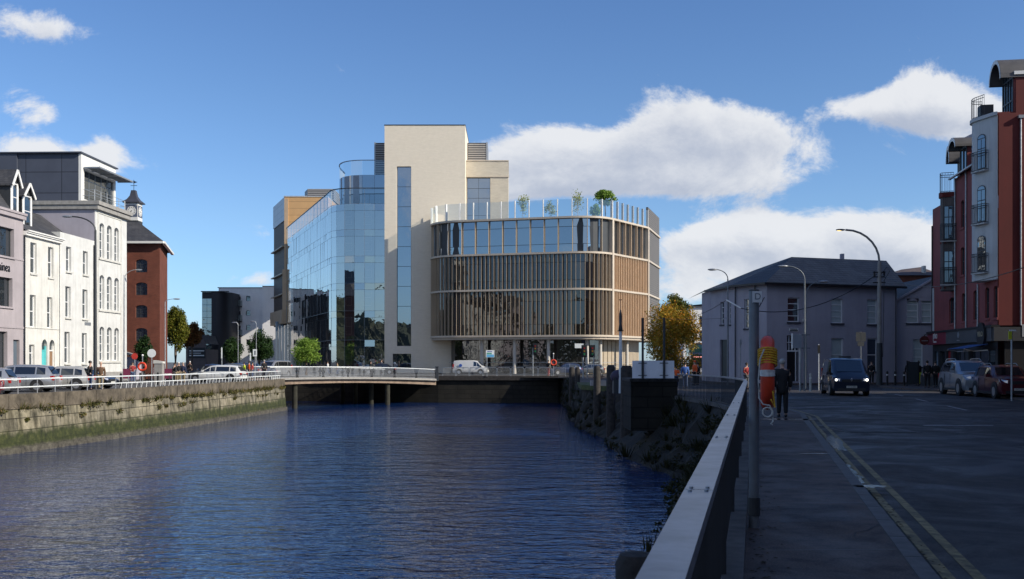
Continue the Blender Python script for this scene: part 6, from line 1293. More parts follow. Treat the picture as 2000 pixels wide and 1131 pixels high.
    for sy in (1, -1):
        m = MB(); m.add([(X(.965), sy*fw_*.94, zl-.10), (X(.998), sy*fw_*.62, zl-.12), (X(.99), sy*fw_*.60, zl+.02), (X(.93), sy*fw_*.97, zl+.07), (X(.93), sy*fw_*.92, zl-.1), (X(.97), sy*fw_*.6, zl+.0)], [(0, 1, 2, 3), (0, 3, 4), (2, 1, 5), (3, 2, 5, 4)]); h = m.build('headlight', lampg, t)
        if lights: lm = MB(); lm.ball((X(.985)+.03, sy*fw_*.80, zl-.05), .07 if sy > 0 else .06, 8, 6); lm.build('lit_bulb', lights, h)
        tl = MB(); zt_ = (S[1][2]*H_); tl.box(X(-.003), X(.035), *sorted((sy*fw_*.66, sy*fw_*.93)), zt_-.25, zt_+.02 if kind != 'van' else zt_+.35); tl.build('tail_light', tail, t)
    MB().box(X(.975), X(1.0)+.012, -w*.5, w*.5, zl-.17, zl-.02).build('grille', plast, t); MB().box(X(.97), X(1.0)+.01, -w*.7, w*.7, zb+.02, zb+.16).build('lower_grille', plast, t)
    p_ = MB().box(X(1.0)+.012, X(1.0)+.03, -.26, .26, zb+.17, zb+.28).build('number_plate', platem, t)
    if plate: text(plate, .1, plast, p_, 'plate_letters', (X(1.0)+.033, 0, zb+.225), (R(90), 0, R(90)), .002)
    MB().box(X(0)-.025, X(0)+.01, -.26, .26, S[0][1]*H_-.02, S[0][1]*H_+.09).build('number_plate', platem, t); MB().box(X(0)-.02, X(.03), -w*.8, w*.8, zb-.02, zb+.12).build('rear_bumper', plast, t)
    if rails:
        for sy in (1, -1): m = MB(); y_ = sy*ext[3][6][0]; m.tube([(X(.12), y_, H_*.96), (X(.17), y_, H_+.05), (X(.48), y_, H_+.06), (X(.54), y_, H_*.97)], .02, 5); m.build('roof_rail', galv, body)
    return t
silver = paint('silver', (.42, .43, .44), .6); whitep_ = paint('white', (.62, .62, .6), 0); redp = paint('red', (.30, .015, .02), .2); blackp = paint('black', (.012, .013, .018), .2); bluep = paint('dark_blue', (.02, .035, .085), .4); greyp = paint('grey', (.16, .17, .18), .5); burgp = paint('burgundy', (.085, .012, .02), .3); palep = paint('pale_champagne', (.50, .49, .46), .4)
PG = 'cars parked along the left quay'
vehicle('parked_car', 'red car tucked behind the rail at the far left edge', 'car', 'hatch', 4.1, 1.75, 1.42, -27.9, 50.0, 200, redp, group=PG)
vehicle('parked_car', 'silver hatchback nearest the camera with its tail to the river', 'car', 'hatch', 4.1, 1.75, 1.5, -29.3, 54.4, 186, silver, group=PG)
vehicle('parked_car', 'long silver estate car with dark side windows on the left quay', 'car', 'estate', 4.8, 1.85, 1.62, -29.4, 58.9, 187, silver, group=PG)
vehicle('parked_car', 'champagne silver hatchback with big red tail lamps', 'car', 'hatch', 4.0, 1.72, 1.5, -28.5, 62.6, 188, palep, group=PG)
vehicle('parked_car', 'black low car with roof bars beyond the silver cars', 'car', 'saloon', 4.4, 1.76, 1.42, -28.6, 66.2, 352, blackp, group=PG, rails=True)
vehicle('parked_car', 'white estate car parked lengthwise behind the white rail near the bridge', 'car', 'estate', 4.9, 1.85, 1.5, -25.6, 86.2, 176, whitep_)
vehicle('parked_car', 'dark blue car behind the white estate near the bridge', 'car', 'saloon', 4.5, 1.8, 1.55, gx(412, 100), 100, 160, bluep, group='cars queueing at the bridge')
vehicle('parked_car', 'dark grey car between the street trees and the white estate', 'car', 'hatch', 4.2, 1.8, 1.6, gx(448, 104), 104, 170, greyp, group='cars queueing at the bridge')
vehicle('parked_car', 'grey blue people carrier left of the pale van by the bridge', 'car', 'suv', 4.4, 1.8, 1.7, gx(468, 108), 108, 185, bluep, group='cars queueing at the bridge')
vehicle('parked_car', 'small dark car in front of the pale van by the bridge', 'car', 'hatch', 4.0, 1.7, 1.45, gx(505, 112), 112, 200, bluep, group='cars queueing at the bridge')
vehicle('delivery_van', 'pale grey van facing the bridge at the foot of the copper block', 'van', 'van', 4.9, 1.95, 1.95, gx(536, 118), 118, 250, silver)
vehicle('black_car', 'black car passing below the brick tower', 'car', 'saloon', 4.3, 1.8, 1.48, gx(742, 132), 132, 180, blackp, z=0)
wv = vehicle('delivery_van', 'small white van with a round blue badge in front of the curved office', 'van', 'van', 4.5, 1.85, 1.86, gx(920, 129), 129, 352, whitep_, z=0, nowin=True)
m = MB(); m.cyl((-1.2, -.93, 1.2), (-1.2, -.955, 1.2), .2, n=14); m.build('side_badge', mat('blue_badge', (.03, .1, .4), .5), wv)
vehicle('parked_car', 'dark blue car at the traffic lights right of the white van', 'car', 'hatch', 4.2, 1.78, 1.5, gx(1103, 124), 124, 200, bluep, z=0)
vehicle('parked_car', 'dark car waiting beyond the lights with a low roof', 'car', 'hatch', 4.2, 1.78, 1.42, gx(1148, 130), 130, 190, greyp, z=0)
lit = bpy.data.materials.new('lit_headlamp'); lit.use_nodes = True; lit.node_tree.nodes['Principled BSDF'].inputs['Emission Color'].default_value = (1, .95, .82, 1); lit.node_tree.nodes['Principled BSDF'].inputs['Emission Strength'].default_value = 3.0
tv = vehicle('dark_van', 'dark blue passenger van with lit headlights driving towards the camera', 'van', 'van', 5.0, 1.95, 1.96, gx(1650, 53.5), 53.6, 260, paint('midnight', (.008, .012, .03), .4), z=-.1, lights=lit, plate='151-C-884')
em = MB(); em.add([(2.51, 0, .93), (2.53, .055, .84), (2.53, 0, .74), (2.53, -.055, .84), (2.52, 0, .89), (2.54, .025, .84), (2.54, 0, .79), (2.54, -.025, .84)], [(0, 1, 5, 4), (1, 2, 6, 5), (2, 3, 7, 6), (3, 0, 4, 7)]); em.build('badge', alloy, tv)
MB().box(-.1, .3, -.3, .3, 1.98, 2.06).build('roof_sign_base', black, tv)
vehicle('parked_suv', 'silver four wheel drive with roof rails parked outside the shops', 'car', 'suv', 4.8, 1.88, 1.86, gx(1897, 52.6), 53.0, 262, paint('silver_blue', (.36, .39, .43), .6), z=-.1, rails=True, wr=.39)
vehicle('parked_suv', 'dark burgundy crossover with roof rails at the right edge', 'car', 'suv', 4.4, 1.8, 1.62, gx(1972, 48.0), 48.6, 262, burgp, z=-.1, rails=True, wr=.35, plate='10-C-2215')
# double decker bus
d = 121; bs = thing('double_decker_bus', 'green and white double decker bus coming out between the autumn tree and the grey building', 'bus', (gx(1378, d), d+5, 0), R(-8)); hw = 1.27; busg = paint('bus_green', (.012, .05, .05), .1); busw = paint('bus_white', (.55, .55, .55), 0)
A_ = [(-5, .3), (-5.02, 2.1), (-4.95, 3.3), (-4.65, 3.95), (5, 4.0), (5, .3)]
m = MB(); m.add([(-hw, p[0], p[1]) for p in A_]+[(hw, p[0], p[1]) for p in A_], [tuple(range(6))[::-1], tuple(range(6, 12))]+[(i, (i+1) % 6, 6+(i+1) % 6, 6+i) for i in range(6)]); bb = m.build('body', busg, bs)
m = MB(); m.quad((-hw*.92, -5.06, .95), (hw*.92, -5.06, .95), (hw*.9, -5.06, 1.95), (-hw*.9, -5.06, 1.95)); m.build('windscreen', gl_car, bb)
m = MB(); m.quad((-hw*.9, -5.04, 2.55), (hw*.9, -5.04, 2.55), (hw*.8, -4.72, 3.85), (-hw*.8, -4.72, 3.85)); m.build('upper_windscreen', gl_car, bb)
m = MB(); m.box(-hw*.8, hw*.8, -5.08, -5.035, 2.08, 2.42); ds = m.build('destination_box', black, bb); ld = bpy.data.materials.new('led_text'); ld.use_nodes = True; q = ld.node_tree.nodes['Principled BSDF'].inputs; q['Emission Color'].default_value = (1, .12, .03, 1); q['Emission Strength'].default_value = .9; m = MB(); [m.box(-.75+i*.17, -.75+i*.17+.12, -5.1, -5.082, 2.2, 2.33) for i in range(9)]; m.build('led_lettering', ld, ds)
for sx in (-1, 1): MB().box(*sorted((sx*hw*1.0, sx*hw*.84)), -5.09, -5.0, 1.9, 2.75).build('corner_panel', busw, bb); MB().box(*sorted((sx*hw*1.02, sx*(hw+.25))), -5.2, -5.1, 1.9, 2.3).build('door_mirror', plast, bs); MB().box(*sorted((sx*hw*.95, sx*hw*.6)), -5.07, -5.0, .55, .75).build('headlight', lampg, bs)
MB().box(-hw*.95, hw*.95, -5.075, -5.0, .4, .9).build('bumper', busw, bb); m = MB(); m.tube([(-hw, -4.9, 3.6), (-hw*.8, -4.7, 3.98), (hw*.8, -4.7, 3.98), (hw, -4.9, 3.6)], .07, 6); m.build('roof_front', busw, bb)
for sx in (-1, 1):
    for y in (-3.4, 3.2): m = MB(); m.cyl((sx*(hw-.25), y, .48), (sx*(hw+.01), y, .48), .48, n=16); m.build('wheel', rubber, bs)
    m = MB(); [m.box(*sorted((sx*hw, sx*(hw+.012))), -4.2+i*1.3, -3.05+i*1.3, z, z+.8) for i in range(7) for z in (1.2, 2.75)]; m.build('side_windows', gl_car, bb)
# ------------------------------------------------------------------ people
def skinobj(name, V, E, m, par, root=0, sub=1):
    me = bpy.data.meshes.new(name); me.from_pydata([v[:3] for v in V], E, []); me.materials.append(m); o = bpy.data.objects.new(name, me); COL.objects.link(o)
    if par: o.parent = par
    md = o.modifiers.new('skin', 'SKIN'); md.use_smooth_shade = True; sv = me.skin_vertices[0].data
    for i, v in enumerate(V): r = v[3]; sv[i].radius = (r, r) if not isinstance(r, tuple) else r; sv[i].use_root = (i == root)
    s = o.modifiers.new('sub', 'SUBSURF'); s.levels = sub; s.render_levels = sub
    return o
def person(label, x, y, z, h, face, top, legs, hair=hairdark, stride=.0, arms=(0, 0), coat=False, group=None, bag=None, hatm=None, shoe=None, bend=(0, 0)):
    """face = heading in degrees (0 = +X); figure faces +x locally; arms = forward swing of left/right hand; bend = elbow lift"""
    k = h/1.75; s = stride
    def v(a, b, c, r): return (a*k, b*k, c*k, tuple(q*k for q in r) if isinstance(r, tuple) else r*k)
    sk_ = [v(0, 0, .95, (.12, .10)), v(0, 0, 1.15, (.12, .09)), v(0, 0, 1.38, (.15, .09)), v(.01, 0, 1.49, .055), v(.015, 0, 1.57, .06), v(.03, 0, 1.66, (.078, .09)), v(.02, 0, 1.73, (.06, .07))]
    E = [(0, 1), (1, 2), (2, 3), (3, 4), (4, 5), (5, 6)]; J = {}
    for sd, sgn in ((0, 1), (1, -1)):
        b0 = len(sk_); st = s*sgn; hp = b0
        sk_ += [v(0, .09*sgn, .88, .085), v(st*.5+.02*abs(st), .095*sgn, .49, .058), v(st, .10*sgn, .09, .042), v(st+.14, .105*sgn, .035, .035)]; E += [(0, b0), (b0, b0+1), (b0+1, b0+2), (b0+2, b0+3)]; J['leg%d' % sd] = b0
        a0 = len(sk_); ar = arms[sd]; bd__ = bend[sd]
        sk_ += [v(0, .19*sgn, 1.40, .055), v(ar*.45-.02, .235*sgn, 1.13, .042), v(ar*1.0+bd__*.18, .235*sgn-bd__*.08*sgn, .90+bd__*.32, .030), v(ar*1.1+bd__*.24, .225*sgn-bd__*.1*sgn, .83+bd__*.36, (.022, .035))]
        E += [(2, a0), (a0, a0+1), (a0+1, a0+2), (a0+2, a0+3)]; J['arm%d' % sd] = a0
        # thumb and finger chains from the hand
        hnd = a0+3; hx, hy, hz = [q/k for q in sk_[hnd][:3]]
        for fi, (ox, ln) in enumerate(((-.028, .07), (-.01, .085), (.01, .08), (.027, .065))):
            f0 = len(sk_); sk_ += [v(hx+ox, hy, hz-.04, .009), v(hx+ox+.012, hy-.01*sgn, hz-.04-ln, .007)]; E += [(hnd, f0), (f0, f0+1)]
        f0 = len(sk_); sk_ += [v(hx+.045, hy-.012*sgn, hz-.045, .009)]; E += [(hnd, f0)]
    o = skinobj('person', sk_, E, skin, None); o.location = (x, y, z); o.rotation_euler = (0, 0, R(face)); tag(o, label, 'person', group)
    # clothing a little outside the body
    T_ = [v(0, 0, .93 if not coat else .66, (.17, .13) if not coat else (.235, .17)), v(0, 0, 1.08, (.155, .125) if not coat else (.20, .155)), v(0, 0, 1.30, (.175, .125) if not coat else (.20, .15)), v(0, 0, 1.43, (.13, .09)), v(0, 0, 1.50, .072)]
    TE = [(0, 1), (1, 2), (2, 3), (3, 4)]
    for sd in (0, 1):
        a = J['arm%d' % sd]; q = sk_[a:a+3]; b0 = len(T_); add = .022 if not coat else .036; T_ += [(p[0], p[1], p[2], (p[3] if not isinstance(p[3], tuple) else p[3][0])+add*k) for p in q]; TE += [(2, b0), (b0, b0+1), (b0+1, b0+2)]
    jk = skinobj('coat' if coat else 'jacket', T_, TE, top, o, 2)
    Lg = [v(0, 0, .94, (.15, .12))]; LE = []
    for sd in (0, 1):
        a = J['leg%d' % sd]; b0 = len(Lg); Lg += [(p[0], p[1], p[2], p[3]+.022*k) for p in sk_[a:a+3]]; LE += [(0, b0), (b0, b0+1), (b0+1, b0+2)]
    skinobj('trousers', Lg, LE, legs, o)
    for sd in (0, 1):
        p = sk_[J['leg%d' % sd]+2]; m = MB(); m.ball((p[0]+.07*k, p[1], .05), (.14*k, .05*k, .055), 10, 6); m.build('shoe', shoe or black, o, 60)
    m = MB(); m.ball((.0*k, 0, 1.685*k), (.105*k, .092*k, .095*k), 12, 8); m.build('hair', hatm or hair, o, 60)
    # face
    m = MB(); [m.ball((.108*k, sg*.032*k, 1.655*k), .012*k, 6, 5) for sg in (1, -1)]; m.build('eyes', black, o); m = MB(); m.ball((.118*k, 0, 1.62*k), (.016*k, .014*k, .02*k), 6, 5); m.ball((.098*k, 0, 1.585*k), (.012*k, .028*k, .007*k), 6, 5); m.build('nose_and_mouth', skin, o)
    if bag:
        m = MB(); m.tube([(.13*k, -.14*k, 1.3*k), (.0, .02*k, 1.5*k), (-.17*k, .12*k, 1.28*k), (-.12*k, .26*k, .98*k)], .012*k, 5); bo_ = m.build('bag_strap', bag, o); MB().box(-.2*k, .1*k, .24*k, .36*k, .72*k, 1.0*k).build('shoulder_bag', bag, bo_)
    return o
cb_ = cloth('black', (.012, .012, .014)); cn = cloth('navy', (.02, .03, .07)); cj = cloth('jeans', (.06, .09, .17)); cr_ = cloth('red', (.28, .03, .03)); chv = cloth('hi_vis_yellow', (.55, .65, .05)); cor = cloth('orange', (.75, .12, .03)); cw = cloth('white', (.6, .6, .58)); cbr = cloth('brown', (.12, .07, .04)); cg = cloth('grey', (.1, .1, .11)); cbl = cloth('blue', (.05, .12, .35)); ctan = cloth('khaki', (.25, .2, .12))
Y_ = 29.7
person('man in a long black coat walking away on the footpath with a strap bag', gx(1528, Y_), Y_, 0.004, 1.72, 78, cb_, cb_, hairgrey, .05, (-.05, .06), True, bag=cb_)
for lab, px, d, h, fc, t_, l_, kw in (
 ('man in dark jacket and jeans beside the grey lamp post on the left quay', 176, 62.5, 1.83, 0, cb_, cj, {}),
 ('bald man in a dark jumper facing the river behind the rail', 197, 62, 1.75, -80, cbr, ctan, dict(hair=skin)),
 ('person in a red jacket by the arched window building', 259, 84, 1.75, -60, cr_, cj, dict(bend=(.8, .8))),
 ('dark haired person left in the group of three at the railing', 341, 84, 1.65, -20, cb_, ctan, {}),
 ('white haired person in the middle of the group of three', 349, 84.5, 1.75, -70, cb_, ctan, dict(hair=cw)),
 ('man in navy on the right of the group of three', 358, 83.5, 1.75, -110, cn, ctan, dict(hair=hairgrey)),
 ('distant person with pale cap beside the gabled shed', 371, 110, 1.72, -90, cb_, cb_, dict(hatm=cw)),
 ('worker in a yellow high visibility vest by the bridge', 477, 98, 1.6, 180, chv, cn, {}),
 ('worker in orange clothing behind the sign post by the bridge', 487, 97.5, 1.7, 200, cor, cn, {}),
 ('person in a pink red top next to the orange worker', 493, 99, 1.62, 0, cr_, cj, {}),
 ('man in black standing on the bridge by the pale van', 516, 100, 1.85, 120, cb_, cb_, dict(hair=hairgrey)),
 ('person in white crossing in front of the glass office', 640, 127, 1.72, 180, cw, cj, dict(stride=.2)),
 ('person in tan top behind the bridge railing', 659, 126, 1.6, 180, ctan, cj, dict(stride=.1)),
 ('person in dark clothes left of the black car below the tower', 724, 128, 1.75, 0, cb_, cb_, {}),
 ('person in grey walking behind the black car', 745, 136, 2.0, 0, cg, cb_, {}),
 ('cyclist like figure in dark top beside the orange life ring', 1071, 113, 1.85, 30, cb_, cr_, {}),
 ('person in blue with white sleeves below the autumn tree', 1338, 62, 1.62, 80, cbl, cj, dict(hair=hairdark)),
 ('person in orange half hidden behind the white board', 1321, 66, 1.35, 80, cor, cn, {}),
 ('person in bright red jacket walking in front of the bus', 1357, 70, 1.75, 200, cor, cb_, dict(hair=cor)),
 ('person in black beside the red jacket in front of the bus', 1363, 71, 1.6, 200, cb_, cb_, {}),
 ('person in a maroon top partly behind the grey post', 1458, 60, 1.6, -60, cr_, cg, dict(bend=(1.2, .6))),
 ('dark figure with a bicycle at the foot of the tall pole', 1702, 73, 1.72, 250, cb_, cb_, dict(stride=.1)),
 ('dark figure by the side street left of the yellow bag', 1775, 73, 1.7, 60, cb_, cb_, {}),
 ('person in black with a bright yellow bag at the street corner', 1794, 70, 1.68, 120, cb_, chv, {}),
 ('person on the left of the couple walking past the shops', 1811, 64, 1.72, 85, cb_, cb_, dict(stride=.08)),
 ('person on the right of the couple walking past the shops', 1827, 64.6, 1.70, 85, cb_, cb_, dict(stride=-.08))):
    person(lab, gx(px, d), d, 0 if (px > 600 or d > 97) else -.12, h, fc, t_, l_, **kw)
# ------------------------------------------------------------------ street furniture
def lamp(name, label, px, d, ztop, arm, head_px, head_py, r=.08, m_=None, z=0, headm=None, lit_=None, r2=None):
    x = gx(px, d); t = thing(name, label, 'street lamp', (x, d, z)); m_ = m_ or gpole; hx = gx(head_px, d)-x; hz = EYE+(HY-head_py)/F*d-z; zt = ztop-z
    MB().cyl((0, 0, 0), (0, 0, zt), r, r2 or r*.6, n=10).build('pole', m_, t, 50); pts = [(0, 0, zt)]; n = 7
    for i in range(1, n+1): a = i/n; pts.append((hx*.92*(1-math.cos(a*math.pi/2)) if arm == 'bow' else hx*.92*a, 0, zt+(hz-zt)*(math.sin(a*math.pi/2) if arm == 'bow' else a**.7)))
    MB().tube(pts, r*.45, 6).build('arm', m_, t, 60); s = 1 if hx > 0 else -1
    h = MB(); h.ball((hx+s*.15, 0, hz), (.36, .14, .075), 12, 6); ho = h.build('lamp_head', headm or galv, t, 60)
    b_ = MB(); b_.ball((hx+s*.22, 0, hz-.035), (.22, .1, .05), 10, 5); b_.build('lens', lit_ or mat('lamp_lens', (.5, .5, .48), .3, var=0) if 'lamp_lens' not in MT or lit_ else MT['lamp_lens'], ho, 60); return t
ZZ = lambda py, d: EYE+(HY-py)/F*d
lamp('street_lamp', 'tall dark lamp post on the left quay, its arm over the white houses', 186.5, 64, ZZ(450, 64), 'bow', 136, 423, .11, dark, -.12)
lamp('street_lamp', 'lamp with slim curved arm in front of the brick warehouse', 243, 96, ZZ(545, 96), 'bow', 268, 527, .07, galv, -.12)
lamp('street_lamp', 'slender lamp post at the edge of the brick warehouse with a leaf shaped head', 322.5, 98, ZZ(590, 98), 'bow', 342, 584, .06, galv, -.12)
lamp('street_lamp', 'thin lamp post standing in front of the dark street tree', 500.5, 118, ZZ(634, 118), 'bow', 497, 628, .05, galv, -.12)
lamp('street_lamp', 'small lamp post between the round street trees', 465, 118, ZZ(636, 118), 'bow', 461, 630, .05, galv, -.12)
lamp('street_lamp', 'grey lamp post at the left end of the grey corner building with wires attached', 1421.5, 70, ZZ(545, 70), 'bow', 1396, 526.5, .075, gpole)
lamp('street_lamp', 'lamp post before the grey building with an arm to the left above its roof', 1571.5, 62, ZZ(545, 62), 'bow', 1534, 520, .075, gpole)
t = lamp('street_lamp', 'short armed lamp reaching right from the pole before the grey building', 1575, 64, ZZ(575, 64), 'bow', 1604, 550, .05, gpole)
# tall pole with cables
d = 71; litl = bpy.data.materials.new('lit_lamp_lens'); litl.use_nodes = True; q = litl.node_tree.nodes['Principled BSDF'].inputs; q['Emission Color'].default_value = (1, .7, .25, 1); q['Emission Strength'].default_value = 1.6
lp = lamp('utility_pole', 'tall concrete pole with cables and a glowing lamp on a long curved arm', 1717.5, d, ZZ(512, d), 'bow', 1646, 449, .17, concrete, 0, dark, litl, r2=.13); lp['category'] = 'utility pole'
m = MB(); m.cyl((0, 0, 0), (0, 0, 3.0), .22, .2, n=12); m.build('base_sleeve', dark, lp)
for z in (ZZ(532, d), ZZ(552, d), ZZ(541, d)): MB().box(-.45, .42, -.06, .06, z-.04, z+.04).build('cross_bracket', black, lp); 
m = MB(); [m.cyl((x, 0, ZZ(540, d)), (x, 0, ZZ(530, d)), .07, n=6) for x in (-.35, .35)]; m.tube([(.1, -.1, ZZ(535, d)), (.5, -.1, ZZ(522, d)), (.7, -.1, ZZ(530, d)), (.3, -.1, ZZ(548, d)), (.2, -.12, 2)], .025, 5); m.build('cable_loops', black, lp)
def wire(label, P, sag, r=.022):
    a, b = Vector(P[0]), Vector(P[1]); t = thing('overhead_cable', label, 'cable', tuple(a)); m = MB(); pts = []
    for i in range(17): f_ = i/16; p = a.lerp(b, f_)-a; p.z -= sag*4*f_*(1-f_); pts.append(tuple(p))
    m.tube(pts, r, 5); m.build('cable', black, t); return t
A1 = pt(1419, 586, 70); wire('thick black cable hanging between the grey lamp post and the tall concrete pole', (pt(1447, 602, 69), pt(1712, 536, 71)), 1.15, .03)
wire('cable running left from the grey lamp post across the autumn tree', (pt(1335, 622, 96), A1), .25)
wire('second thinner cable crossing the autumn tree', (pt(1290, 622, 100), pt(1421, 621, 71)), .1, .015)
wire('cable from the tall concrete pole across the red building', (pt(1721, 536, 71), pt(2060, 500, 30)), .9, .018)
i_ = thing('cable_insulator', 'pale rod insulator holding the thick cable beside the grey lamp post', 'insulator', tuple(A1)); v_ = pt(1447, 602, 69)-A1; MB().cyl((0, 0, 0), tuple(v_), .05, n=8).build('rod', cream_trim, i_)
# pole with letter D plate and the life ring
d = 9.93; x = gx(1472.5, d); t = thing('sign_pole', 'slim grey pole with a white plate marked D at the top beside the railing', 'pole', (x, d, 0)); h = ZZ(569, d)
MB().cyl((0, 0, -.02), (0, 0, h), .05, n=20).build('pole', gpole, t, 50); MB().cyl((0, 0, h), (0, 0, h+.015), .052, n=20).build('cap', dark, t); p_ = MB().box(-.028, .062, -.064, -.054, h-.115, h-.002).build('plate', mat('dull_white_plate', (.62, .63, .63), .6, var=.08), t); text('D', .09, gpole, p_, 'plate_letter', (.022, -.066, h-.058), ext=.001)
MB().tube([(.05, 0, h-.16), (.105, 0, h-.06)], .005, 5).build('wire_hook', black, t); MB().cyl((0, 0, .12), (0, 0, .3), .062, n=12).build('sleeve', dark, t)
ly = 9.93; lx = gx(1499, ly); lz = ZZ(728, ly); t = thing('life_ring', 'orange life ring seen edge on with yellow rope tied to the grey pole', 'life ring', (lx, ly, lz-.37), R(-14.4)); orng = mat('life_ring_orange', (.62, .055, .02), .5, var=.14, scale=7)
def torus(mb, c, R_, r, ax='x', n=40, k=14, sq=1.0):
    vs = []
    for i in range(n):
        a = 2*math.pi*i/n
        for j in range(k): b = 2*math.pi*j/k; rad = R_+r*math.cos(b); o_ = r*sq*math.sin(b); vs.append((c[0]+o_, c[1]+rad*math.cos(a), c[2]+rad*math.sin(a)) if ax == 'x' else (c[0]+rad*math.cos(a), c[1]+o_, c[2]+rad*math.sin(a)))
    mb.add(vs, [(i*k+j, ((i+1) % n)*k+j, ((i+1) % n)*k+(j+1) % k, i*k+(j+1) % k) for i in range(n) for j in range(k)])
m = MB(); torus(m, (0, 0, .37), .30, .072, sq=.95); m.build('ring', orng, t, 60)
for a in (0, 90, 180, 270):
    m = MB(); ca, sa = math.cos(R(a)), math.sin(R(a)); vs = []; k = 14
    for da in (-5, 5):
        for j in range(k+1): b = 2*math.pi*j/k; rad = .30+.076*math.cos(b); aa = R(a+da+180); vs.append((.074*math.sin(b), rad*math.cos(aa), .37+rad*math.sin(aa)))
    m.add(vs, [(j, j+1, k+2+j, k+1+j) for j in range(k)]); m.build('reflective_band', mat('reflective_tape', (.6, .6, .58), .35, var=.2, scale=20) if 'reflective_tape' not in MT else MT['reflective_tape'], t, 60)
yel = mat('yellow_rope', (.62, .36, .02), .7, var=.2, scale=30); m = MB()
for i in range(7):
    a0 = -75-i*3.5; aa = R(a0+360 if 0 else -a0); 
    z = .37+.3*math.sin(R(146+i*4)); y = .3*math.cos(R(146+i*4)); vs = []
    pts = [(.088*math.sin(b), y+.0+.09*math.cos(b)*-.6, z+.085*math.cos(b)*.35+.05-i*.004) for b in [2*math.pi*j/12 for j in range(13)]]; m.tube(pts, .009, 5)
m.build('yellow_rope', yel, t); wr_ = mat('white_rope', (.5, .5, .47), .8, var=.15, scale=40)
m = MB(); m.tube([(-.03, -.38, .6), (-.07, -.39, .5), (-.085, -.39, .3), (-.08, -.39, .13), (-.04, -.39, .07), (.02, -.39, .06), (.05, -.39, .0), (.052, -.39, -.09), (.03, -.39, -.12)], .0075, 6); torus(m, (.0, -.385, -.005), .045, .008, ax='y', n=20, k=6); m.tube([(.052, -.385, -.07), (.045, -.385, -.1), (.035, -.385, -.12), (.05, -.385, -.125)], .006, 5); m.build('white_rope', wr_, t)
m = MB(); m.tube([(.03, -.38, .12), (.07, -.38, .04), (.05, -.38, .2), (.068, -.38, .05)], .008, 5); m.build('rope_end', yel, t)
MB().box(-.085, .0, -.06, .06, .3, .44).build('bracket', dark, t)
def ringpost(label, px, d, zr, grp=None, zg=-.12, hpole=1.9):
    t = thing('life_ring_post', label, 'life ring', (gx(px, d), d, zg), 0, grp); MB().cyl((0, .1, 0), (0, .1, hpole), .04, n=8).build('post', galv, t); m = MB(); torus(m, (0, 0, zr), .29, .085, ax='y', n=24, k=8); m.build('ring', orng, t, 60); MB().ball((0, .1, hpole), .09, 8, 6).build('knob', cream_trim, t)
ringpost('orange life ring on a post on the left quay', 277.5, 79, 1.4, hpole=2.3); ringpost('orange life ring on the far quay by the traffic lights', 1081, 113.5, 1.6, zg=0, hpole=2.6)
def signpost(label, px, d, zt, parts, zg=-.12, r=.04, cat='sign', name='sign_post', m_=None):
    t = thing(name, label, cat, (gx(px, d), d, zg)); MB().cyl((0, .05, 0), (0, .05, zt-zg), r, n=8).build('post', m_ or galv, t)
    for nm, x0, x1, z0, z1, mm, y0 in parts: MB().box(x0, x1, y0, y0+.03, z0-zg, z1-zg).build(nm, mm, t)
    return t
t = signpost('pale round sign back on a post before the brick warehouse', 296, 84, ZZ(684, 84), []); m = MB(); m.cyl((0, 0, ZZ(690, 84)+.12), (0, .03, ZZ(690, 84)+.12), .36, n=20); m.build('round_plate', paleiron, t)
t = signpost('red round no entry sign in the shade of the brick warehouse', 263, 88, ZZ(690, 88), []); m = MB(); m.cyl((0, -.02, ZZ(696, 88)+.12), (0, .0, ZZ(696, 88)+.12), .28, n=20); m.build('round_plate', mat('sign_red', (.45, .03, .02), .5), t)
t = thing('stone_bollard', 'thick pale square bollard with a sloping head on the left quay', 'bollard', (gx(311, 77), 77, -.12)); MB().box(-.3, .3, -.25, .25, 0, 1.65).build('shaft', concrete, t); MB().prism([(-.36, -.3), (.36, -.3), (.36, .3), (-.36, .3)], 1.652, [1.9, 1.8, 1.8, 1.9]).build('head', stonew, t)
signpost('tall slim pale post behind the white estate car', 433, 90, ZZ(678, 90), [('plate', -.05, .05, ZZ(700, 90), ZZ(679, 90), paleiron, 0)])
signpost('dark lower post with pale top at the end of the white rail', 489, 94, ZZ(690, 94), [('plate', -.06, .06, ZZ(705, 94), ZZ(689, 94), paleiron, 0)], m_=dark)
t = signpost('white sign with a black mark on a post at the bridge', 498, 95, ZZ(682, 95), [('board', -.2, .18, ZZ(696, 95), ZZ(682, 95), paleiron, 0)]); MB().box(-.05, .06, -.01, -.002, ZZ(693, 95)+.12, ZZ(685, 95)+.12).build('mark', dark, t)
d = 112.5; t = signpost('small blue and white map sign on a post by the far quay railings', 951, d, ZZ(690, d), [('board', -.12, .84, ZZ(698, d), ZZ(684, d), paleiron, 0)], 0, .035); MB().box(-.02, .55, -.008, -.002, ZZ(692, d), ZZ(689, d)).build('green_stripe', mat('sign_green', (.1, .35, .25), .5), t); MB().box(-.02, .8, -.012, -.004, ZZ(697.5, d), ZZ(692.5, d)).build('blue_field', mat('sign_blue', (.12, .4, .65), .5), t); MB().box(.05, .6, -.01, -.003, ZZ(687.5, d), ZZ(686, d)).build('dark_words', cbl, t)
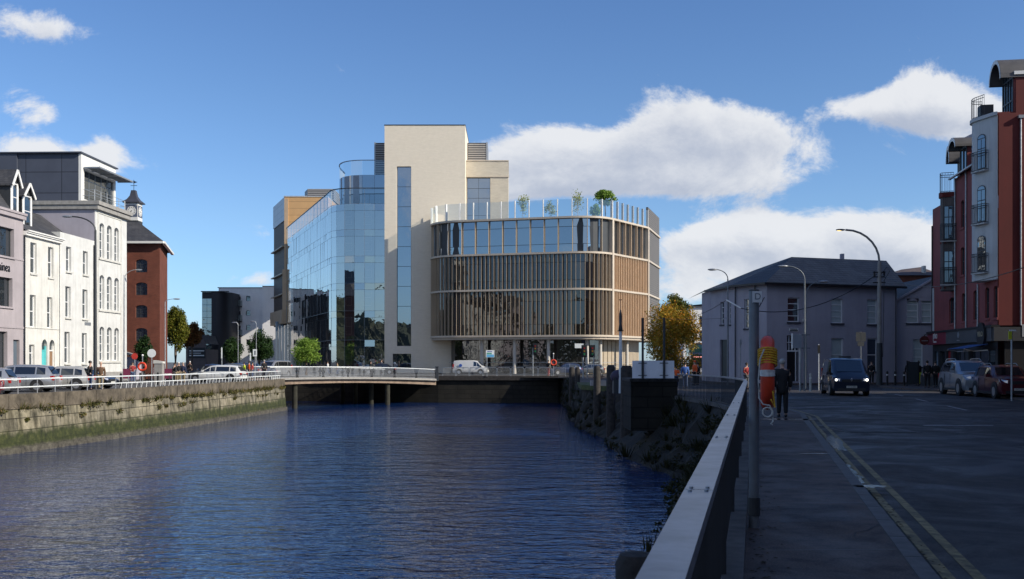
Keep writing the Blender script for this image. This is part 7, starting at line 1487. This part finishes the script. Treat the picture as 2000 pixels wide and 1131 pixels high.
def tlight(label, px, d, zc, grp='traffic lights on the far quay', tilt=0, side=0):
    t = thing('traffic_light', label, 'traffic light', (gx(px, d), d, 0), 0, grp); MB().cyl((0, .1, 0), (0, .1, zc+.1), .055, n=8).build('pole', galv, t); h = MB().box(-.17+side, .17+side, -.12, .12, zc-.5, zc+.5).build('signal_head', black, t)
    MB().box(-.28+side, .28+side, .121, .14, zc-.62, zc+.62).build('backing_board', black, t)
    for i, c in enumerate(((.2, .01, .01), (.2, .1, .01), (.01, .15, .05))): m = MB(); m.cyl((side, -.125, zc+.3-.3*i), (side, -.16, zc+.3-.3*i), .09, n=12); m.build('lens', MT['tl%d' % i] if 'tl%d' % i in MT else mat('tl%d' % i, c, .3, var=0), h); 
tlight('traffic light with a yellow footed pole right of the map sign', 1041, 113, ZZ(681, 113), side=.25); MB()
tlight('paired traffic light left of the white column', 1147, 100, ZZ(686, 100), side=-.3); tlight('paired traffic light right of the white column', 1160, 99, ZZ(686, 99), side=-.15)
signpost('white arrow shaped sign board left of the paired traffic lights', 1139, 101, ZZ(671, 101), [('arrow_board', -.85, .0, ZZ(680, 101), ZZ(671, 101), paleiron, 0)], 0, .07)
d = 55.5; t = thing('mooring_mast', 'slim tapering white mast with a dark wrapped head before the bronze flank', 'mast', (gx(1212, d), d, -.1)); MB().cyl((0, 0, 0), (0, 0, ZZ(643, d)), .11, .075, n=10).build('shaft', paleiron, t); MB().lathe((0, 0, 0), [(.08, ZZ(642, d)), (.13, ZZ(640, d)), (.07, ZZ(630, d)), (.085, ZZ(615, d)), (.04, ZZ(603, d)), (.012, ZZ(600, d)), (.01, ZZ(582, d))], 8).build('head', dark, t, 50); m = MB(); m.box(-.14, .14, -.14, .14, ZZ(643.5, d), ZZ(641.5, d)); m.build('collar', black, t); MB().box(-.09, .09, -.01, .01, ZZ(583, d), ZZ(581.5, d)).build('top_cross', black, t)
t = thing('covered_boat', 'dark tarpaulin heap at the foot of the mast', 'tarpaulin', (gx(1213, 56), 56, -.12)); MB().ball((0, 0, .95), (.62, .6, .42), 12, 8).build('cover', cbl if 0 else mat('purple_tarp', (.04, .03, .06), .7, bump=.5, bscale=4), t, 60); MB().box(-.45, .45, -.45, .45, 0, .9).build('crate', dark, t)
# cabinet and sign frame before the grey door
d = 56; t = thing('street_cabinet', 'pale grey cabinet on two posts before the grey building door', 'cabinet', (gx(1556, d), d, 0)); 
for px, m_ in ((1564, galv), (1572.5, gpole)): x = gx(px, d)-gx(1556, d); MB().cyl((x, .12, 0), (x, .12, ZZ(652, d)), .06, n=8).build('post', m_, t)
MB().box(gx(1547, d)-gx(1556, d), gx(1564.5, d)-gx(1556, d), -.12, .05, ZZ(680, d), ZZ(653, d)).build('cabinet', mat('cabinet_grey', (.25, .28, .32), .5, .2, var=.06), t); MB().box(gx(1547, d)-gx(1556, d)-.03, gx(1547, d)-gx(1556, d), -.16, .06, ZZ(681, d), ZZ(651.5, d)).build('cabinet_edge', cream_trim, t); m = MB(); [m.box(gx(1564, d)-gx(1556, d), gx(1584, d)-gx(1556, d), .15, .18, ZZ(p, d)-.03, ZZ(p, d)+.03) for p in (654, 680)]; m.build('cross_bar', gpole, t)
d = 60; t = thing('double_sign', 'dark square back of a double road sign on a slim post above the van', 'sign', (gx(1681, d), d, 0)); MB().cyl((0, 0, 0), (0, 0, ZZ(648, d)), .035, n=8).build('post', gpole, t); MB().box(-.3, -.01, -.04, -.02, ZZ(667, d), ZZ(649, d)).box(.01, .3, -.04, -.02, ZZ(667, d), ZZ(649, d)).build('upper_plate', dark, t); MB().box(-.2, .2, -.04, -.02, ZZ(676, d), ZZ(667.5, d)).build('lower_plate', dark, t)
signpost('thin speckled pole left of the grey D pole', 1446.5, 48, ZZ(660, 48), [('small_box', -.05, .06, ZZ(674, 48), ZZ(664, 48), galv, 0)], 0, .025, 'pole', 'thin_pole', galv)
signpost('slim post with a small dark signal box left of the dark van', 1599.5, 58, ZZ(672, 58), [('signal_box', -.07, .07, ZZ(690, 58), ZZ(674, 58), black, 0)], 0, .025, 'signal', 'signal_post', paleiron)
d = 42; t = signpost('yellow bus stop style flag sign on a grey post outside the dark shop', 1977, d, ZZ(645, d), [('yellow_panel', -.16, -.02, ZZ(663, d), ZZ(647, d), mat('sign_yellow', (.5, .52, .03), .5, var=0), -.02), ('white_arm', -.12, .16, ZZ(647, d)+.003, ZZ(644, d), paleiron, -.02)], 0, .04)
for px, d, lb, m_ in ((1583, 56, 'pale slim bollard by the grey cabinet', stonew), (1733, 70, 'slim black bollard right of the tall pole', black), (1748.5, 70, 'black bollard with pale band at the corner of the grey building', black), (1766, 69, 'black bollard in front of the grey gable', black)):
    t = thing('bollard', lb, 'bollard', (gx(px, d), d, 0), 0, 'bollards by the grey building'); MB().lathe((0, 0, 0), [(.075, 0), (.07, .85), (.085, .88), (.06, 1.0)], 10).build('shaft', m_, t, 50); MB().cyl((0, 0, .7), (0, 0, .78), .078, n=10).build('band', cream_trim, t)
t = thing('wheelie_bin', 'tall dark windbreak panel between posts by the side street', 'screen', (gx(1783, 68), 68, 0)); t.name = 'windbreak_screen'
for x in (-.4, .4): MB().box(x-.03, x+.03, -.03, .03, 0, 1.75).build('post', black, t)
MB().box(-.365, .365, -.01, .01, .15, 1.65).build('panel', mat('smoked_screen', (.04, .045, .05), .3, var=0), t)
# black bollards on the left street
for i in range(7):
    y = 70+i*3.4; t = thing('bollard', ['first black bollard', 'second black bollard', 'third black bollard', 'fourth black bollard', 'fifth black bollard', 'sixth black bollard', 'last black bollard'][i]+' from the left in the row behind the white rail', 'bollard', (-27.5+.1*i, y, -.12), 0, 'black bollards along the left street'); MB().lathe((0, 0, 0), [(.09, 0), (.08, .8), (.1, .84), (.07, .98)], 8).build('shaft', black, t, 50); MB().cyl((0, 0, .72), (0, 0, .78), .088, n=8).build('band', cream_trim, t)
# cafe tables with pale tops on the left street
for i, px in enumerate((282, 292, 303, 322)):
    d = 86; t = thing('cafe_table', ['pale topped table below the life ring', 'pale topped table next left of the stone bollard', 'pale topped table right behind the stone bollard', 'pale topped table between the bollard and the group of three'][i], 'table', (gx(px, d), d, -.12), 0, 'pale tables on the left quay'); MB().box(-.45, .45, -.4, .4, .7, .76).build('table_top', cream_trim, t)
    for x in (-.38, .38): MB().box(x-.03, x+.03, -.03, .03, 0, .697).build('leg', dark, t)
# low windbreak barriers
for i, (a, c) in enumerate(((240, 262), (300, 313), (318, 338))):
    d = 91; t = thing('windbreak', ['burgundy windbreak left of the life ring', 'burgundy windbreak behind the stone bollard', 'burgundy windbreak behind the group of three'][i], 'windbreak', (gx(a, d), d, -.12), 0, 'burgundy windbreaks'); MB().box(0, gx(c, d)-gx(a, d), -.02, .02, .25, 1.15).build('banner', mat('burgundy_canvas', (.16, .02, .06), .8) if 'burgundy_canvas' not in MT else MT['burgundy_canvas'], t)
    for x in (0, gx(c, d)-gx(a, d)): MB().cyl((x, 0, 0), (x, 0, 1.25), .03, n=6).build('post', galv, t)
